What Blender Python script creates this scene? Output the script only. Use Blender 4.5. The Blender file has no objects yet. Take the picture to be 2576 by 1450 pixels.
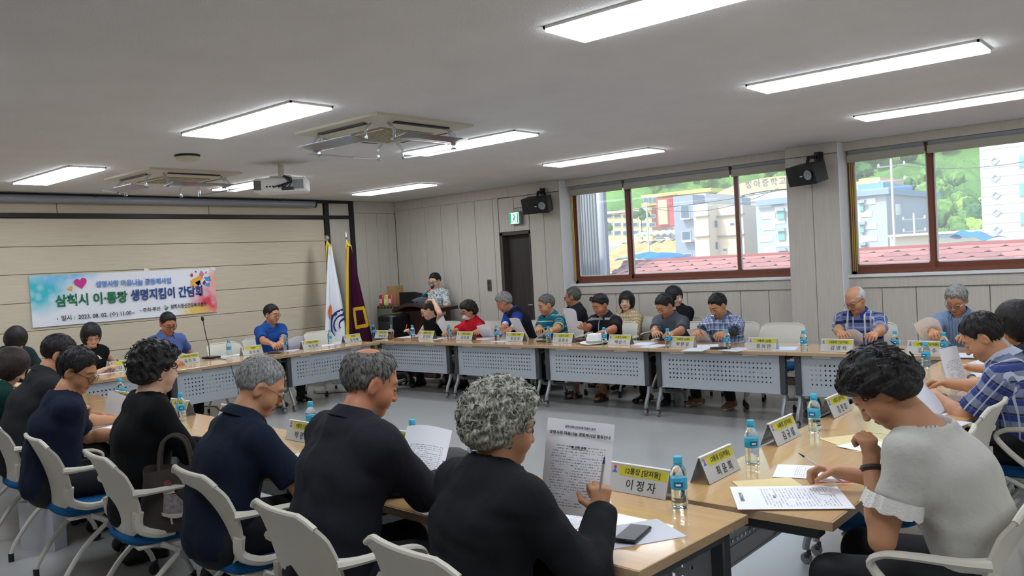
import bpy, bmesh, math, random
import numpy as np
from mathutils import Vector, Matrix, Euler
random.seed(7); RNG = np.random.default_rng(7)
SC = bpy.context.scene; COL = SC.collection
PI = math.pi; R_ = math.radians

# ---------------------------------------------------------------- camera, world, light, exposure
EYE = 1.62; FPX = 2094.0
def _cam_axes(yaw=R_(130.77), pitch=R_(-1.682), roll=R_(-3.242)):
    f = np.array([math.cos(pitch)*math.cos(yaw), math.cos(pitch)*math.sin(yaw), math.sin(pitch)])
    r = np.array([math.sin(yaw), -math.cos(yaw), 0.0]); u = np.cross(r, f)
    c, s = math.cos(roll), math.sin(roll)
    return f, c*r + s*u, -s*r + c*u
CF, CR, CU = _cam_axes(); CO = np.array([0, 0, EYE])
cam = bpy.data.cameras.new('camera'); camo = bpy.data.objects.new('camera', cam); COL.objects.link(camo)
cam.sensor_width = 36.0; cam.lens = FPX/2576*36.0; cam.clip_end = 600; cam.clip_start = 0.05
m4 = Matrix.Identity(4)
for i in range(3):
    m4[i][0], m4[i][1], m4[i][2], m4[i][3] = CR[i], CU[i], -CF[i], CO[i]
camo.matrix_world = m4; SC.camera = camo

SC.cycles.max_bounces = 7; SC.cycles.transmission_bounces = 7
SC.view_settings.view_transform = 'Standard'; SC.view_settings.look = 'None'
SC.view_settings.gamma = 1.0; SC.view_settings.use_curve_mapping = False
SC.view_settings.exposure = 1.12

W = bpy.data.worlds.new('world'); SC.world = W; W.use_nodes = True
nt = W.node_tree; nt.nodes.clear()
sky = nt.nodes.new('ShaderNodeTexSky'); sky.sky_type = 'NISHITA'; sky.sun_disc = False
sky.sun_elevation = R_(52); sky.sun_rotation = R_(200); sky.air_density = 1.6; sky.dust_density = 3.0
bg = nt.nodes.new('ShaderNodeBackground'); bg.inputs['Strength'].default_value = 0.20
wo = nt.nodes.new('ShaderNodeOutputWorld')
nt.links.new(sky.outputs[0], bg.inputs[0]); nt.links.new(bg.outputs[0], wo.inputs[0])
sun = bpy.data.lights.new('sun', 'SUN'); sun.energy = 1.7; sun.angle = R_(2.5); sun.color = (1, .95, .86)
suno = bpy.data.objects.new('sun', sun); COL.objects.link(suno)
suno.rotation_euler = Vector((0.35, 0.75, -1.0)).to_track_quat('-Z', 'Y').to_euler()
PANEL_STRENGTH = 8.5

# rays through photograph pixels, met with a plane of the room: used to measure where things stand
def ray(px, py): return CF + CR*(px-1288)/FPX - CU*(py-725)/FPX
def onz(px, py, z): d = ray(px, py); return Vector(CO + d*(z-EYE)/d[2])
def ony(px, py, y): d = ray(px, py); return Vector(CO + d*y/d[1])
def onx(px, py, x): d = ray(px, py); return Vector(CO + d*x/d[0])

# ---------------------------------------------------------------- materials
def C(r, g, b):
    f = lambda v: (v/255/12.92) if v/255 <= .04045 else ((v/255+.055)/1.055)**2.4
    return (f(r), f(g), f(b), 1)
MATS = {}
def M(name, col=(200, 200, 200), rough=.5, metal=0.0, spec=.5, bump=None, var=None, trans=0.0, ior=1.45, emit=0.0, sheen=0.0, sss=0.0, stretch=(1, 1, 1), coords='Object'):
    """var=(scale, amount) noise in brightness, bump=(scale, distance)."""
    if name in MATS: return MATS[name]
    m = bpy.data.materials.new(name); m.use_nodes = True; MATS[name] = m
    n = m.node_tree.nodes; l = m.node_tree.links; b = n['Principled BSDF']
    c = C(*col); b.inputs['Base Color'].default_value = c
    b.inputs['Roughness'].default_value = rough; b.inputs['Metallic'].default_value = metal
    b.inputs['Specular IOR Level'].default_value = spec; b.inputs['IOR'].default_value = ior
    b.inputs['Transmission Weight'].default_value = trans
    if sheen: b.inputs['Sheen Weight'].default_value = sheen
    if emit:
        b.inputs['Emission Color'].default_value = c; b.inputs['Emission Strength'].default_value = emit
    if bump or var:
        tc = n.new('ShaderNodeTexCoord'); mp = n.new('ShaderNodeMapping'); mp.inputs['Scale'].default_value = stretch
        l.new(tc.outputs[coords], mp.inputs[0])
    if var:
        t = n.new('ShaderNodeTexNoise'); t.inputs['Scale'].default_value = var[0]; t.inputs['Detail'].default_value = 5
        l.new(mp.outputs[0], t.inputs['Vector'])
        mr = n.new('ShaderNodeMapRange'); mr.inputs[1].default_value = .3; mr.inputs[2].default_value = .7
        mr.inputs[3].default_value = 1-var[1]; mr.inputs[4].default_value = 1+var[1]
        l.new(t.outputs[0], mr.inputs[0])
        mx = n.new('ShaderNodeMix'); mx.data_type = 'RGBA'; mx.blend_type = 'MULTIPLY'; mx.inputs[0].default_value = 1
        mx.inputs[6].default_value = c; l.new(mr.outputs[0], mx.inputs[7]); l.new(mx.outputs[2], b.inputs['Base Color'])
    if bump:
        t2 = n.new('ShaderNodeTexNoise'); t2.inputs['Scale'].default_value = bump[0]; t2.inputs['Detail'].default_value = 4
        l.new(mp.outputs[0], t2.inputs['Vector'])
        bp = n.new('ShaderNodeBump'); bp.inputs['Distance'].default_value = bump[1]; bp.inputs['Strength'].default_value = 1
        l.new(t2.outputs[0], bp.inputs['Height']); l.new(bp.outputs[0], b.inputs['Normal'])
    return m
def wave_mix(m, c1, c2, stripes, noise=None):
    """Colour bands on a material: stripes = list of (axis, period, width, phase, colour, strength)."""
    n = m.node_tree.nodes; l = m.node_tree.links; b = n['Principled BSDF']
    tc = n.new('ShaderNodeAttribute'); tc.attribute_name = 'pat'; sp = n.new('ShaderNodeSeparateXYZ'); l.new(tc.outputs['Vector'], sp.inputs[0])
    rgb = n.new('ShaderNodeRGB'); rgb.outputs[0].default_value = C(*c1); cur = rgb.outputs[0]
    for ax, per, wid, ph, col, st in stripes:
        a = n.new('ShaderNodeMath'); a.operation = 'MULTIPLY_ADD'; a.inputs[1].default_value = 1/per; a.inputs[2].default_value = ph + 100
        if ax == 3:
            ad = n.new('ShaderNodeMath'); ad.operation = 'ADD'; l.new(sp.outputs[0], ad.inputs[0]); l.new(sp.outputs[1], ad.inputs[1]); l.new(ad.outputs[0], a.inputs[0])
        else: l.new(sp.outputs[ax], a.inputs[0])
        f = n.new('ShaderNodeMath'); f.operation = 'FRACT'; l.new(a.outputs[0], f.inputs[0])
        g = n.new('ShaderNodeMath'); g.operation = 'LESS_THAN'; g.inputs[1].default_value = wid; l.new(f.outputs[0], g.inputs[0])
        s = n.new('ShaderNodeMath'); s.operation = 'MULTIPLY'; s.inputs[1].default_value = st; l.new(g.outputs[0], s.inputs[0])
        mx = n.new('ShaderNodeMix'); mx.data_type = 'RGBA'; l.new(s.outputs[0], mx.inputs[0]); l.new(cur, mx.inputs[6]); mx.inputs[7].default_value = C(*col)
        cur = mx.outputs[2]
    l.new(cur, b.inputs['Base Color']); return m
def stripes_mat(name, base, stripes, rough=.85):
    if name in MATS: return MATS[name]
    return wave_mix(M(name, base, rough, spec=.2, bump=(13, .010), stretch=(1, 1, .55)), base, base, stripes)
def see_through(name, tint, fac, rough=.03, veil=0.0):
    """A thin clear sheet: mostly lets light straight through, a little gloss, a little milky veil."""
    if name in MATS: return MATS[name]
    m = bpy.data.materials.new(name); m.use_nodes = True; MATS[name] = m; n = m.node_tree.nodes; l = m.node_tree.links; n.clear()
    o = n.new('ShaderNodeOutputMaterial'); t = n.new('ShaderNodeBsdfTransparent'); t.inputs[0].default_value = tint
    g = n.new('ShaderNodeBsdfGlossy'); g.inputs['Roughness'].default_value = rough
    lw = n.new('ShaderNodeLayerWeight'); lw.inputs[0].default_value = fac
    mx = n.new('ShaderNodeMixShader'); l.new(lw.outputs['Fresnel'], mx.inputs[0]); l.new(t.outputs[0], mx.inputs[1]); l.new(g.outputs[0], mx.inputs[2])
    last = mx
    if veil:
        d = n.new('ShaderNodeBsdfTranslucent'); d.inputs[0].default_value = (.95, .97, 1, 1)
        m2 = n.new('ShaderNodeMixShader'); m2.inputs[0].default_value = veil; l.new(mx.outputs[0], m2.inputs[1]); l.new(d.outputs[0], m2.inputs[2]); last = m2
    l.new(last.outputs[0], o.inputs[0]); return m
def thin_paper(name, col, through=.4):
    """Thin card or paper that lets some light through."""
    if name in MATS: return MATS[name]
    m = M(name, col, .6, spec=.25); n = m.node_tree.nodes; l = m.node_tree.links; b = n['Principled BSDF']
    t = n.new('ShaderNodeBsdfTranslucent'); t.inputs[0].default_value = C(*col); mx = n.new('ShaderNodeMixShader'); mx.inputs[0].default_value = through
    l.new(b.outputs[0], mx.inputs[1]); l.new(t.outputs[0], mx.inputs[2]); l.new(mx.outputs[0], n['Material Output'].inputs[0]); return m
def vcol_mat(name, rough=.5, spec=.4, sss=.0):
    if name in MATS: return MATS[name]
    m = M(name, (200, 160, 130), rough, spec=spec, bump=(220, .0004)); n = m.node_tree.nodes; l = m.node_tree.links
    a = n.new('ShaderNodeAttribute'); a.attribute_name = 'Col'; l.new(a.outputs['Color'], n['Principled BSDF'].inputs['Base Color'])
    return m
def print_mat(name, paper=(238, 238, 243), ink=(150, 150, 160), rows=.0085, margin=.02, w=.21, h=.297, dens=.50):
    """Paper with rows of small print, in the sheet's own coordinates (flat print)."""
    if name in MATS: return MATS[name]
    m = M(name, paper, .6, spec=.3); n = m.node_tree.nodes; l = m.node_tree.links
    tc = n.new('ShaderNodeTexCoord'); uv = n.new('ShaderNodeSeparateXYZ'); l.new(tc.outputs['UV'], uv.inputs[0])
    def mth(op, a, b=None, c=None):
        k = n.new('ShaderNodeMath'); k.operation = op
        for i, v in enumerate((a, b, c)):
            if v is None: continue
            if isinstance(v, (int, float)): k.inputs[i].default_value = v
            else: l.new(v, k.inputs[i])
        return k.outputs[0]
    nr = h/rows
    fr = mth('FRACT', mth('MULTIPLY', uv.outputs[1], nr)); line = mth('LESS_THAN', fr, .42)
    mp = n.new('ShaderNodeMapping'); mp.inputs['Scale'].default_value = (60, nr, 1); l.new(tc.outputs['UV'], mp.inputs[0])
    ns = n.new('ShaderNodeTexNoise'); ns.inputs['Scale'].default_value = 1.0; ns.inputs['Detail'].default_value = 1; l.new(mp.outputs[0], ns.inputs['Vector'])
    word = mth('GREATER_THAN', ns.outputs[0], 1-dens)
    mp2 = n.new('ShaderNodeMapping'); mp2.inputs['Scale'].default_value = (2.2, nr*.22, 1); l.new(tc.outputs['UV'], mp2.inputs[0])
    n2 = n.new('ShaderNodeTexNoise'); n2.inputs['Scale'].default_value = 1.0; l.new(mp2.outputs[0], n2.inputs['Vector'])
    blk = mth('GREATER_THAN', n2.outputs[0], .43)
    inx = mth('MULTIPLY', mth('GREATER_THAN', uv.outputs[0], .1), mth('LESS_THAN', uv.outputs[0], .9))
    iny = mth('MULTIPLY', mth('GREATER_THAN', uv.outputs[1], .08), mth('LESS_THAN', uv.outputs[1], .74))
    k = mth('MULTIPLY', mth('MULTIPLY', mth('MULTIPLY', line, word), blk), mth('MULTIPLY', inx, iny))
    mx = n.new('ShaderNodeMix'); mx.data_type = 'RGBA'; l.new(k, mx.inputs[0]); mx.inputs[6].default_value = C(*paper); mx.inputs[7].default_value = C(*ink)
    l.new(mx.outputs[2], n['Principled BSDF'].inputs['Base Color']); return m

# ---------------------------------------------------------------- mesh building
def curve(pts, n=6):
    """Catmull-Rom through the points."""
    P = [Vector(p) for p in pts]; out = [P[0]]
    for i in range(len(P)-1):
        a0, a1, a2, a3 = P[max(i-1, 0)], P[i], P[i+1], P[min(i+2, len(P)-1)]
        for j in range(1, n+1): s = j/n; out.append(.5*((2*a1)+(a2-a0)*s+(2*a0-5*a1+4*a2-a3)*s*s+(3*a1-a0-3*a2+a3)*s**3))
    return out
class MB:
    def __init__(s): s.v = []; s.f = []; s.mi = []
    def add(s, v, f, mi=0):
        o = len(s.v); s.v += [tuple(p) for p in v]; s.f += [tuple(i+o for i in q) for q in f]; s.mi += [mi]*len(f); return s
    def box(s, c, d, R=None, bev=0.0, mi=0):
        hx, hy, hz = d[0]/2, d[1]/2, d[2]/2; b = min(bev, hx*.9, hy*.9, hz*.9); V = []; F = []
        if b <= 0:
            V = [Vector((x, y, z)) for x in (-hx, hx) for y in (-hy, hy) for z in (-hz, hz)]
            F = [(0, 1, 3, 2), (4, 6, 7, 5), (0, 4, 5, 1), (2, 3, 7, 6), (0, 2, 6, 4), (1, 5, 7, 3)]
        else:
            ix = {}
            for sx in (-1, 1):
                for sy in (-1, 1):
                    for sz in (-1, 1):
                        for k in range(3):
                            ix[(sx, sy, sz, k)] = len(V)
                            V.append(Vector((sx*(hx-(b if k != 0 else 0)), sy*(hy-(b if k != 1 else 0)), sz*(hz-(b if k != 2 else 0)))))
            for k in range(3):
                o = [i for i in range(3) if i != k]
                for s0 in (-1, 1):
                    def key(a, bb):
                        t = [0, 0, 0]; t[k] = s0; t[o[0]] = a; t[o[1]] = bb; return ix[(t[0], t[1], t[2], k)]
                    F.append((key(-1, -1), key(1, -1), key(1, 1), key(-1, 1)))
            for k in range(3):      # edges parallel to axis k
                o = [i for i in range(3) if i != k]
                for a in (-1, 1):
                    for bb in (-1, 1):
                        def key(e, kk):
                            t = [0, 0, 0]; t[k] = e; t[o[0]] = a; t[o[1]] = bb; return ix[(t[0], t[1], t[2], kk)]
                        F.append((key(-1, o[0]), key(1, o[0]), key(1, o[1]), key(-1, o[1])))
            for sx in (-1, 1):
                for sy in (-1, 1):
                    for sz in (-1, 1): F.append(tuple(ix[(sx, sy, sz, k)] for k in range(3)))
        c = Vector(c)
        V = [((R @ p) if R is not None else p) + c for p in V]
        return s.add(V, F, mi)
    def span(s, a, b, bev=0.0, mi=0):
        a = Vector(a); b = Vector(b); return s.box((a+b)/2, [abs(b[i]-a[i]) for i in range(3)], None, bev, mi)
    def tube(s, pts, r, n=8, mi=0, cap=True, flat=1.0):
        pts = [Vector(p) for p in pts]; rr = r if isinstance(r, (list, tuple)) else [r]*len(pts); V = []; F = []
        t = (pts[1]-pts[0]).normalized(); a = t.orthogonal().normalized()
        if flat != 1.0:
            a = Vector((0, 0, 1)) - t*t.z; a = a.normalized() if a.length > 1e-4 else t.orthogonal().normalized()
        for i, p in enumerate(pts):
            t2 = ((pts[min(i+1, len(pts)-1)]-p).normalized() + (p-pts[max(i-1, 0)]).normalized()).normalized()
            a = (a - t2*a.dot(t2)).normalized(); b = t2.cross(a)
            for k in range(n):
                q = 2*PI*k/n; V.append(p + (a*math.cos(q)*flat + b*math.sin(q))*rr[i])
        for i in range(len(pts)-1):
            for k in range(n): F.append((i*n+k, i*n+(k+1) % n, (i+1)*n+(k+1) % n, (i+1)*n+k))
        if cap: F.append(tuple(range(n))[::-1]); F.append(tuple((len(pts)-1)*n+k for k in range(n)))
        return s.add(V, F, mi)
    def lathe(s, prof, n=16, c=(0, 0, 0), R=None, mi=0, sx=1, sy=1):
        V = []; F = []; c = Vector(c)
        for r, z in prof:
            for k in range(n):
                q = 2*PI*k/n; p = Vector((r*math.cos(q)*sx, r*math.sin(q)*sy, z)); V.append(((R @ p) if R is not None else p)+c)
        for i in range(len(prof)-1):
            for k in range(n): F.append((i*n+k, i*n+(k+1) % n, (i+1)*n+(k+1) % n, (i+1)*n+k))
        if prof[0][0] > 1e-6: F.append(tuple(range(n))[::-1])
        if prof[-1][0] > 1e-6: F.append(tuple((len(prof)-1)*n+k for k in range(n)))
        return s.add(V, F, mi)
    def prism(s, poly, a, b, ax=2, mi=0):
        """Polygon in the two axes other than ax, extruded from a to b along ax."""
        n = len(poly); o = [i for i in range(3) if i != ax]; V = []
        for h in (a, b):
            for p in poly:
                t = [0, 0, 0]; t[ax] = h; t[o[0]] = p[0]; t[o[1]] = p[1]; V.append(tuple(t))
        F = [tuple(range(n))[::-1], tuple(range(n, 2*n))] + [(i, (i+1) % n, n+(i+1) % n, n+i) for i in range(n)]
        return s.add(V, F, mi)
    def grid(s, fn, nu, nv, thick=0.0, mi=0):
        """Surface fn(u,v) -> point for u,v in 0..1; with thick it becomes a closed slab along its normals."""
        P = [[Vector(fn(i/nu, j/nv)) for j in range(nv+1)] for i in range(nu+1)]
        idx = lambda i, j: i*(nv+1)+j
        V = [p for r in P for p in r]; F = [(idx(i, j), idx(i+1, j), idx(i+1, j+1), idx(i, j+1)) for i in range(nu) for j in range(nv)]
        if thick:
            N = []
            for i in range(nu+1):
                for j in range(nv+1):
                    du = P[min(i+1, nu)][j]-P[max(i-1, 0)][j]; dv = P[i][min(j+1, nv)]-P[i][max(j-1, 0)]
                    N.append(du.cross(dv).normalized())
            o = len(V); V = V + [V[k]-N[k]*thick for k in range(o)]
            F = F + [tuple(o+q for q in f[::-1]) for f in F]
            ring = [idx(i, 0) for i in range(nu+1)] + [idx(nu, j) for j in range(1, nv+1)] + [idx(i, nv) for i in range(nu-1, -1, -1)] + [idx(0, j) for j in range(nv-1, 0, -1)]
            for k in range(len(ring)):
                a, b = ring[k], ring[(k+1) % len(ring)]; F.append((b, a, a+o, b+o))
        return s.add(V, F, mi)
    def mesh(s, name, mats, smooth=40, uv=None):
        me = bpy.data.meshes.new(name); me.from_pydata(s.v, [], s.f); me.update()
        for m in (mats if isinstance(mats, (list, tuple)) else [mats]): me.materials.append(m)
        if any(s.mi): me.polygons.foreach_set('material_index', s.mi)
        bm = bmesh.new(); bm.from_mesh(me); bmesh.ops.recalc_face_normals(bm, faces=bm.faces); bm.to_mesh(me); bm.free()
        if smooth:
            me.polygons.foreach_set('use_smooth', [True]*len(me.polygons)); me.set_sharp_from_angle(angle=R_(smooth))
        return me
def obj(name, me, parent=None, loc=None, rot=None):
    o = bpy.data.objects.new(name, me); COL.objects.link(o)
    if parent is not None: o.parent = parent
    if loc is not None: o.location = loc
    if rot is not None: o.rotation_euler = rot
    return o
def part(name, mb, mats, parent=None, smooth=40, loc=None, rot=None): return obj(name, mb.mesh(name, mats, smooth), parent, loc, rot)
def tag(o, label=None, cat=None, group=None, kind=None):
    for k, v in (('label', label), ('category', cat), ('group', group), ('kind', kind)):
        if v: o[k] = v
    return o
def thing(name, label, cat, loc=(0, 0, 0), rz=0.0, group=None, kind=None):
    o = bpy.data.objects.new(name, None); COL.objects.link(o); o.empty_display_size = .1
    o.location = loc; o.rotation_euler = (0, 0, rz); return tag(o, label, cat, group, kind)
def struct(name, mb, mats, parent=None, smooth=0):
    o = part(name, mb, mats, parent, smooth)
    if parent is None: o['kind'] = 'structure'
    return o
KIDS = {}
def copy_tree(o, loc=None, rz=None, label=None, group=None):
    def cp(s, par):
        c = s.copy(); COL.objects.link(c)
        if par is not None: c.parent = par
        for ch in [x for x in COL.objects if x.parent == s]: cp(ch, c)
        return c
    if o.name not in KIDS:
        KIDS[o.name] = [(x, [y for y in COL.objects if y.parent == x]) for x in COL.objects if x.parent == o]
    c = o.copy(); COL.objects.link(c)
    for x, ys in KIDS[o.name]:
        d = x.copy(); COL.objects.link(d); d.parent = c
        for y in ys:
            e = y.copy(); COL.objects.link(e); e.parent = d
    if loc is not None: c.location = loc
    if rz is not None: c.rotation_euler = (0, 0, rz)
    if label: c['label'] = label
    if group: c['group'] = group
    return c
TXT = {}
def text_mesh(s, size, mat, bold=0.0, align='CENTER', shear=0.0, space=1.0):
    k = (s, size, mat.name, bold, align, shear, space)
    if k in TXT: return TXT[k]
    cu = bpy.data.curves.new('lettering', 'FONT'); cu.body = s; cu.size = size; cu.align_x = align; cu.align_y = 'CENTER'
    cu.resolution_u = 2; cu.offset = bold*size; cu.shear = shear; cu.space_character = space; cu.extrude = .0
    t = bpy.data.objects.new('lettering', cu); COL.objects.link(t); bpy.context.view_layer.update()
    me = bpy.data.meshes.new_from_object(t.evaluated_get(bpy.context.evaluated_depsgraph_get()))
    bpy.data.objects.remove(t); bpy.data.curves.remove(cu)
    me.materials.clear(); me.materials.append(mat); me.name = 'lettering'; TXT[k] = me; return me
def frame_matrix(loc, xdir, ydir):
    x = Vector(xdir).normalized(); y = Vector(ydir); y = (y - x*y.dot(x)).normalized(); z = x.cross(y)
    m = Matrix.Identity(4)
    for i in range(3): m[i][0], m[i][1], m[i][2], m[i][3] = x[i], y[i], z[i], loc[i]
    return m
# ================================================================ THE ROOM
CEIL = 2.75; WX = -10.5; WY = 9.3; BAY = 9.5; GLASS = 9.62; TOPZ = .69
m_floor = M('floor vinyl', (164, 163, 162), .24, spec=.8, var=(1.3, .05), bump=(60, .0004))
m_ceil = M('ceiling board', (222, 220, 218), .9, spec=.15, bump=(95, .004), var=(2.2, .03))
m_wallv = M('pale wood laminate upright', (196, 188, 177), .62, spec=.3, var=(6, .055), stretch=(9, 9, .5))
m_wallh = M('pale wood laminate lying', (203, 190, 167), .62, spec=.3, var=(6, .06), stretch=(1, .45, 12))
m_joint = M('dark joint', (96, 86, 76), .9)
m_white = M('white paint', (226, 227, 226), .6, spec=.3)
m_dkmetal = M('charcoal metal', (44, 43, 44), .5, metal=.3)
m_blackpl = M('black plastic', (19, 20, 23), .45)
m_greypl = M('grey plastic', (140, 143, 146), .45)
m_whitepl = M('white plastic', (228, 226, 218), .42)
m_ivory = M('ivory plastic', (203, 196, 176), .5)
m_silver = M('silver painted steel', (150, 154, 158), .35, metal=.55)
m_brown = M('brown window frame', (118, 66, 48), .4, var=(20, .08))
m_door = M('dark brown door laminate', (58, 52, 49), .5, var=(5, .18), stretch=(14, 14, .6))
m_glass = see_through('window glass', (.95, .98, .99, 1), .18, .02, .20)  # whitish veil put into the pane stands in for haze over the view
m_acryl = see_through('clear acrylic', (.95, .94, .94, 1), .22, .12, .07)

mb = MB(); mb.span((-11, -1.8, -.12), (3.2, 9.9, 0)); struct('floor', mb, m_floor)
mb = MB(); mb.span((-11, -1.8, CEIL), (3.2, 9.9, CEIL+.2)); struct('ceiling', mb, m_ceil)

# banner wall: lying boards below a dark frame, a row of plates above it, upright boards towards the corner
mb = MB(); mb.span((WX-.3, -1.8, 0), (WX-.02, 9.9, CEIL)); wl = struct('wall_left', mb, m_joint)
def board(parent, a, b, mat, name='board', bev=.004):
    mb = MB(); mb.span(a, b, bev); return part(name, mb, mat, parent, 0)
zs = [.10, .49, .82, 1.15, 1.48, 1.81, 2.13, 2.46]
for i in range(len(zs)-1):
    board(wl, (WX-.02, -1.8, zs[i]+.0025), (WX, 7.85, zs[i+1]-.0025), m_wallh)
ys = [-1.8, .95, onx(143, 520, WX).y, onx(525, 522, WX).y, 7.85]
for i in range(4): board(wl, (WX-.02, ys[i]+.004, 2.52), (WX, ys[i+1]-.004, 2.71), m_wallh, 'plate')
board(wl, (WX-.02, 7.94, 2.52), (WX, 8.34, 2.71), m_wallv, 'plate'); board(wl, (WX-.02, 7.94, .1), (WX, 8.34, 2.47), m_wallv, 'plate')
yy = [8.42, 8.66, 8.9, 9.13, 9.3]
for i in range(4): board(wl, (WX-.02, yy[i]+.003, .1), (WX, yy[i+1]-.003, 2.56), m_wallv)
board(wl, (WX-.02, 8.42, 2.563), (WX, 9.3, CEIL), m_wallv, 'head_board')
mb = MB(); mb.span((WX-.03, -1.8, 2.465), (WX+.035, 8.40, 2.515)); mb.span((WX-.03, -1.8, 2.705), (WX+.035, 8.40, 2.75))
mb.span((WX-.03, 7.855, .0), (WX+.03, 7.935, 2.75)); mb.span((WX-.03, 8.345, .0), (WX+.033, 8.415, 2.749))
struct('trim_1', mb, m_dkmetal)
mb = MB(); mb.span((WX-.02, -1.8, 0), (WX+.012, 7.85, .09)); struct('baseboard_left', mb, M('baseboard', (120, 112, 104), .6))

# window wall
mb = MB()
mb.span((-10.8, WY+.02, 0), (-8.2, 9.8, CEIL)); mb.span((-8.2, WY+.02, 2.08), (-7.62, 9.8, CEIL)); mb.span((-7.62, WY+.02, 0), (-7.06, 9.8, CEIL))
mb.span((-7.06, BAY+.02, 0), (-3.8, 9.8, 1.26)); mb.span((-7.06, BAY+.02, 2.69), (-3.8, 9.8, CEIL))
mb.span((-3.8, WY+.02, 0), (-3.22, 9.8, CEIL)); mb.span((-3.22, BAY+.02, 0), (-.1, 9.8, 1.26)); mb.span((-3.22, BAY+.02, 2.69), (-.1, 9.8, CEIL))
mb.span((-.1, WY, 0), (3.2, 9.8, CEIL)); mb.span((-8.2, 9.62, 0), (-7.62, 9.8, 2.08))
ww = struct('wall_back', mb, m_joint)
xs = [-10.5] + [ony(q, 521, WY).x for q in (1028, 1066.5, 1107, 1149.5, 1193, 1238.6)] + [-8.21]
for i in range(len(xs)-1): board(ww, (xs[i]+.003, WY, .1), (xs[i+1]-.003, WY+.02, 2.60), m_wallv)
board(ww, (-10.5, WY-.012, 2.60), (-7.98, WY+.02, CEIL), m_wallv, 'head_board')
board(ww, (-8.2, WY, 2.09), (-7.905, WY+.02, 2.59), m_wallv); board(ww, (-7.9, WY, 2.09), (-7.625, WY+.02, 2.42), m_wallv); board(ww, (-7.9, WY, 2.425), (-7.625, WY+.02, 2.59), m_wallv)
board(ww, (-7.615, WY, .1), (-7.355, WY+.02, 2.59), m_wallv); board(ww, (-7.35, WY, .1), (-7.065, WY+.02, 2.59), m_wallv)
board(ww, (-7.97, WY-.025, 2.595), (-7.065, WY+.02, CEIL), m_wallv, 'head_board')
board(ww, (-3.8, WY, .1), (-3.515, WY+.02, 2.63), m_wallv); board(ww, (-3.51, WY, .1), (-3.22, WY+.02, 2.63), m_wallv); board(ww, (-3.8, WY-.012, 2.635), (-3.22, WY+.02, CEIL), m_wallv, 'head_board')
for bx0, bx1 in ((-7.06, -3.8), (-3.22, -.1)):
    n = 9; st = (bx1-bx0)/n
    for i in range(n): board(ww, (bx0+i*st+.003, BAY, .1), (bx0+(i+1)*st-.003, BAY+.02, 1.13), m_wallv)
    board(ww, (bx0, BAY-.02, 1.133), (bx1, BAY+.02, 1.245), m_wallv, 'apron_board')
    board(ww, (bx0, BAY-.045, 1.248), (bx1, GLASS+.06, 1.283), m_white, 'sill_board')
    board(ww, (bx0, BAY-.06, 2.655), (bx1, GLASS+.1, CEIL), m_wallv, 'pelmet_board')
    board(ww, (bx0, WY-.002, 0), (bx0+.012, GLASS+.05, CEIL-.002), m_white, 'reveal_board')
    board(ww, (bx1-.012, WY+.021, 0), (bx1, GLASS+.05, CEIL-.002), m_white, 'reveal_board')
mb = MB(); mb.span((-10.5, WY-.01, 0), (-8.2, WY+.02, .09)); mb.span((-7.62, WY-.01, 0), (-7.06, WY+.02, .09)); struct('baseboard_back', mb, MATS['baseboard'])
mb = MB(); mb.span((-11, -1.8, 0), (3.2, -1.6, CEIL)); struct('wall_front', mb, m_wallv)
mb = MB(); mb.span((3.0, -1.8, 0), (3.2, 9.9, CEIL)); struct('wall_right', mb, m_wallv)

# door in its dark reveal
d = tag(obj('door_1', None), None, None, None, 'structure')
mb = MB(); mb.span((-8.2, WY-.004, 0), (-8.15, WY+.2, 2.08)); mb.span((-8.2, WY-.004, 2.04), (-7.62, WY+.2, 2.08)); mb.span((-7.64, WY-.004, 0), (-7.62, WY+.2, 2.08)); part('door_frame', mb, M('door frame', (74, 66, 60), .5), d, 0)
mb = MB(); mb.span((-8.15, WY+.12, .01), (-7.64, WY+.16, 2.04)); lf = part('door_leaf', mb, m_door, d, 0)
mb = MB(); mb.tube([(-7.70, WY+.12, 1.0), (-7.70, WY+.07, 1.0), (-7.78, WY+.07, 1.0)], .011); part('handle', mb, m_silver, lf)

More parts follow.
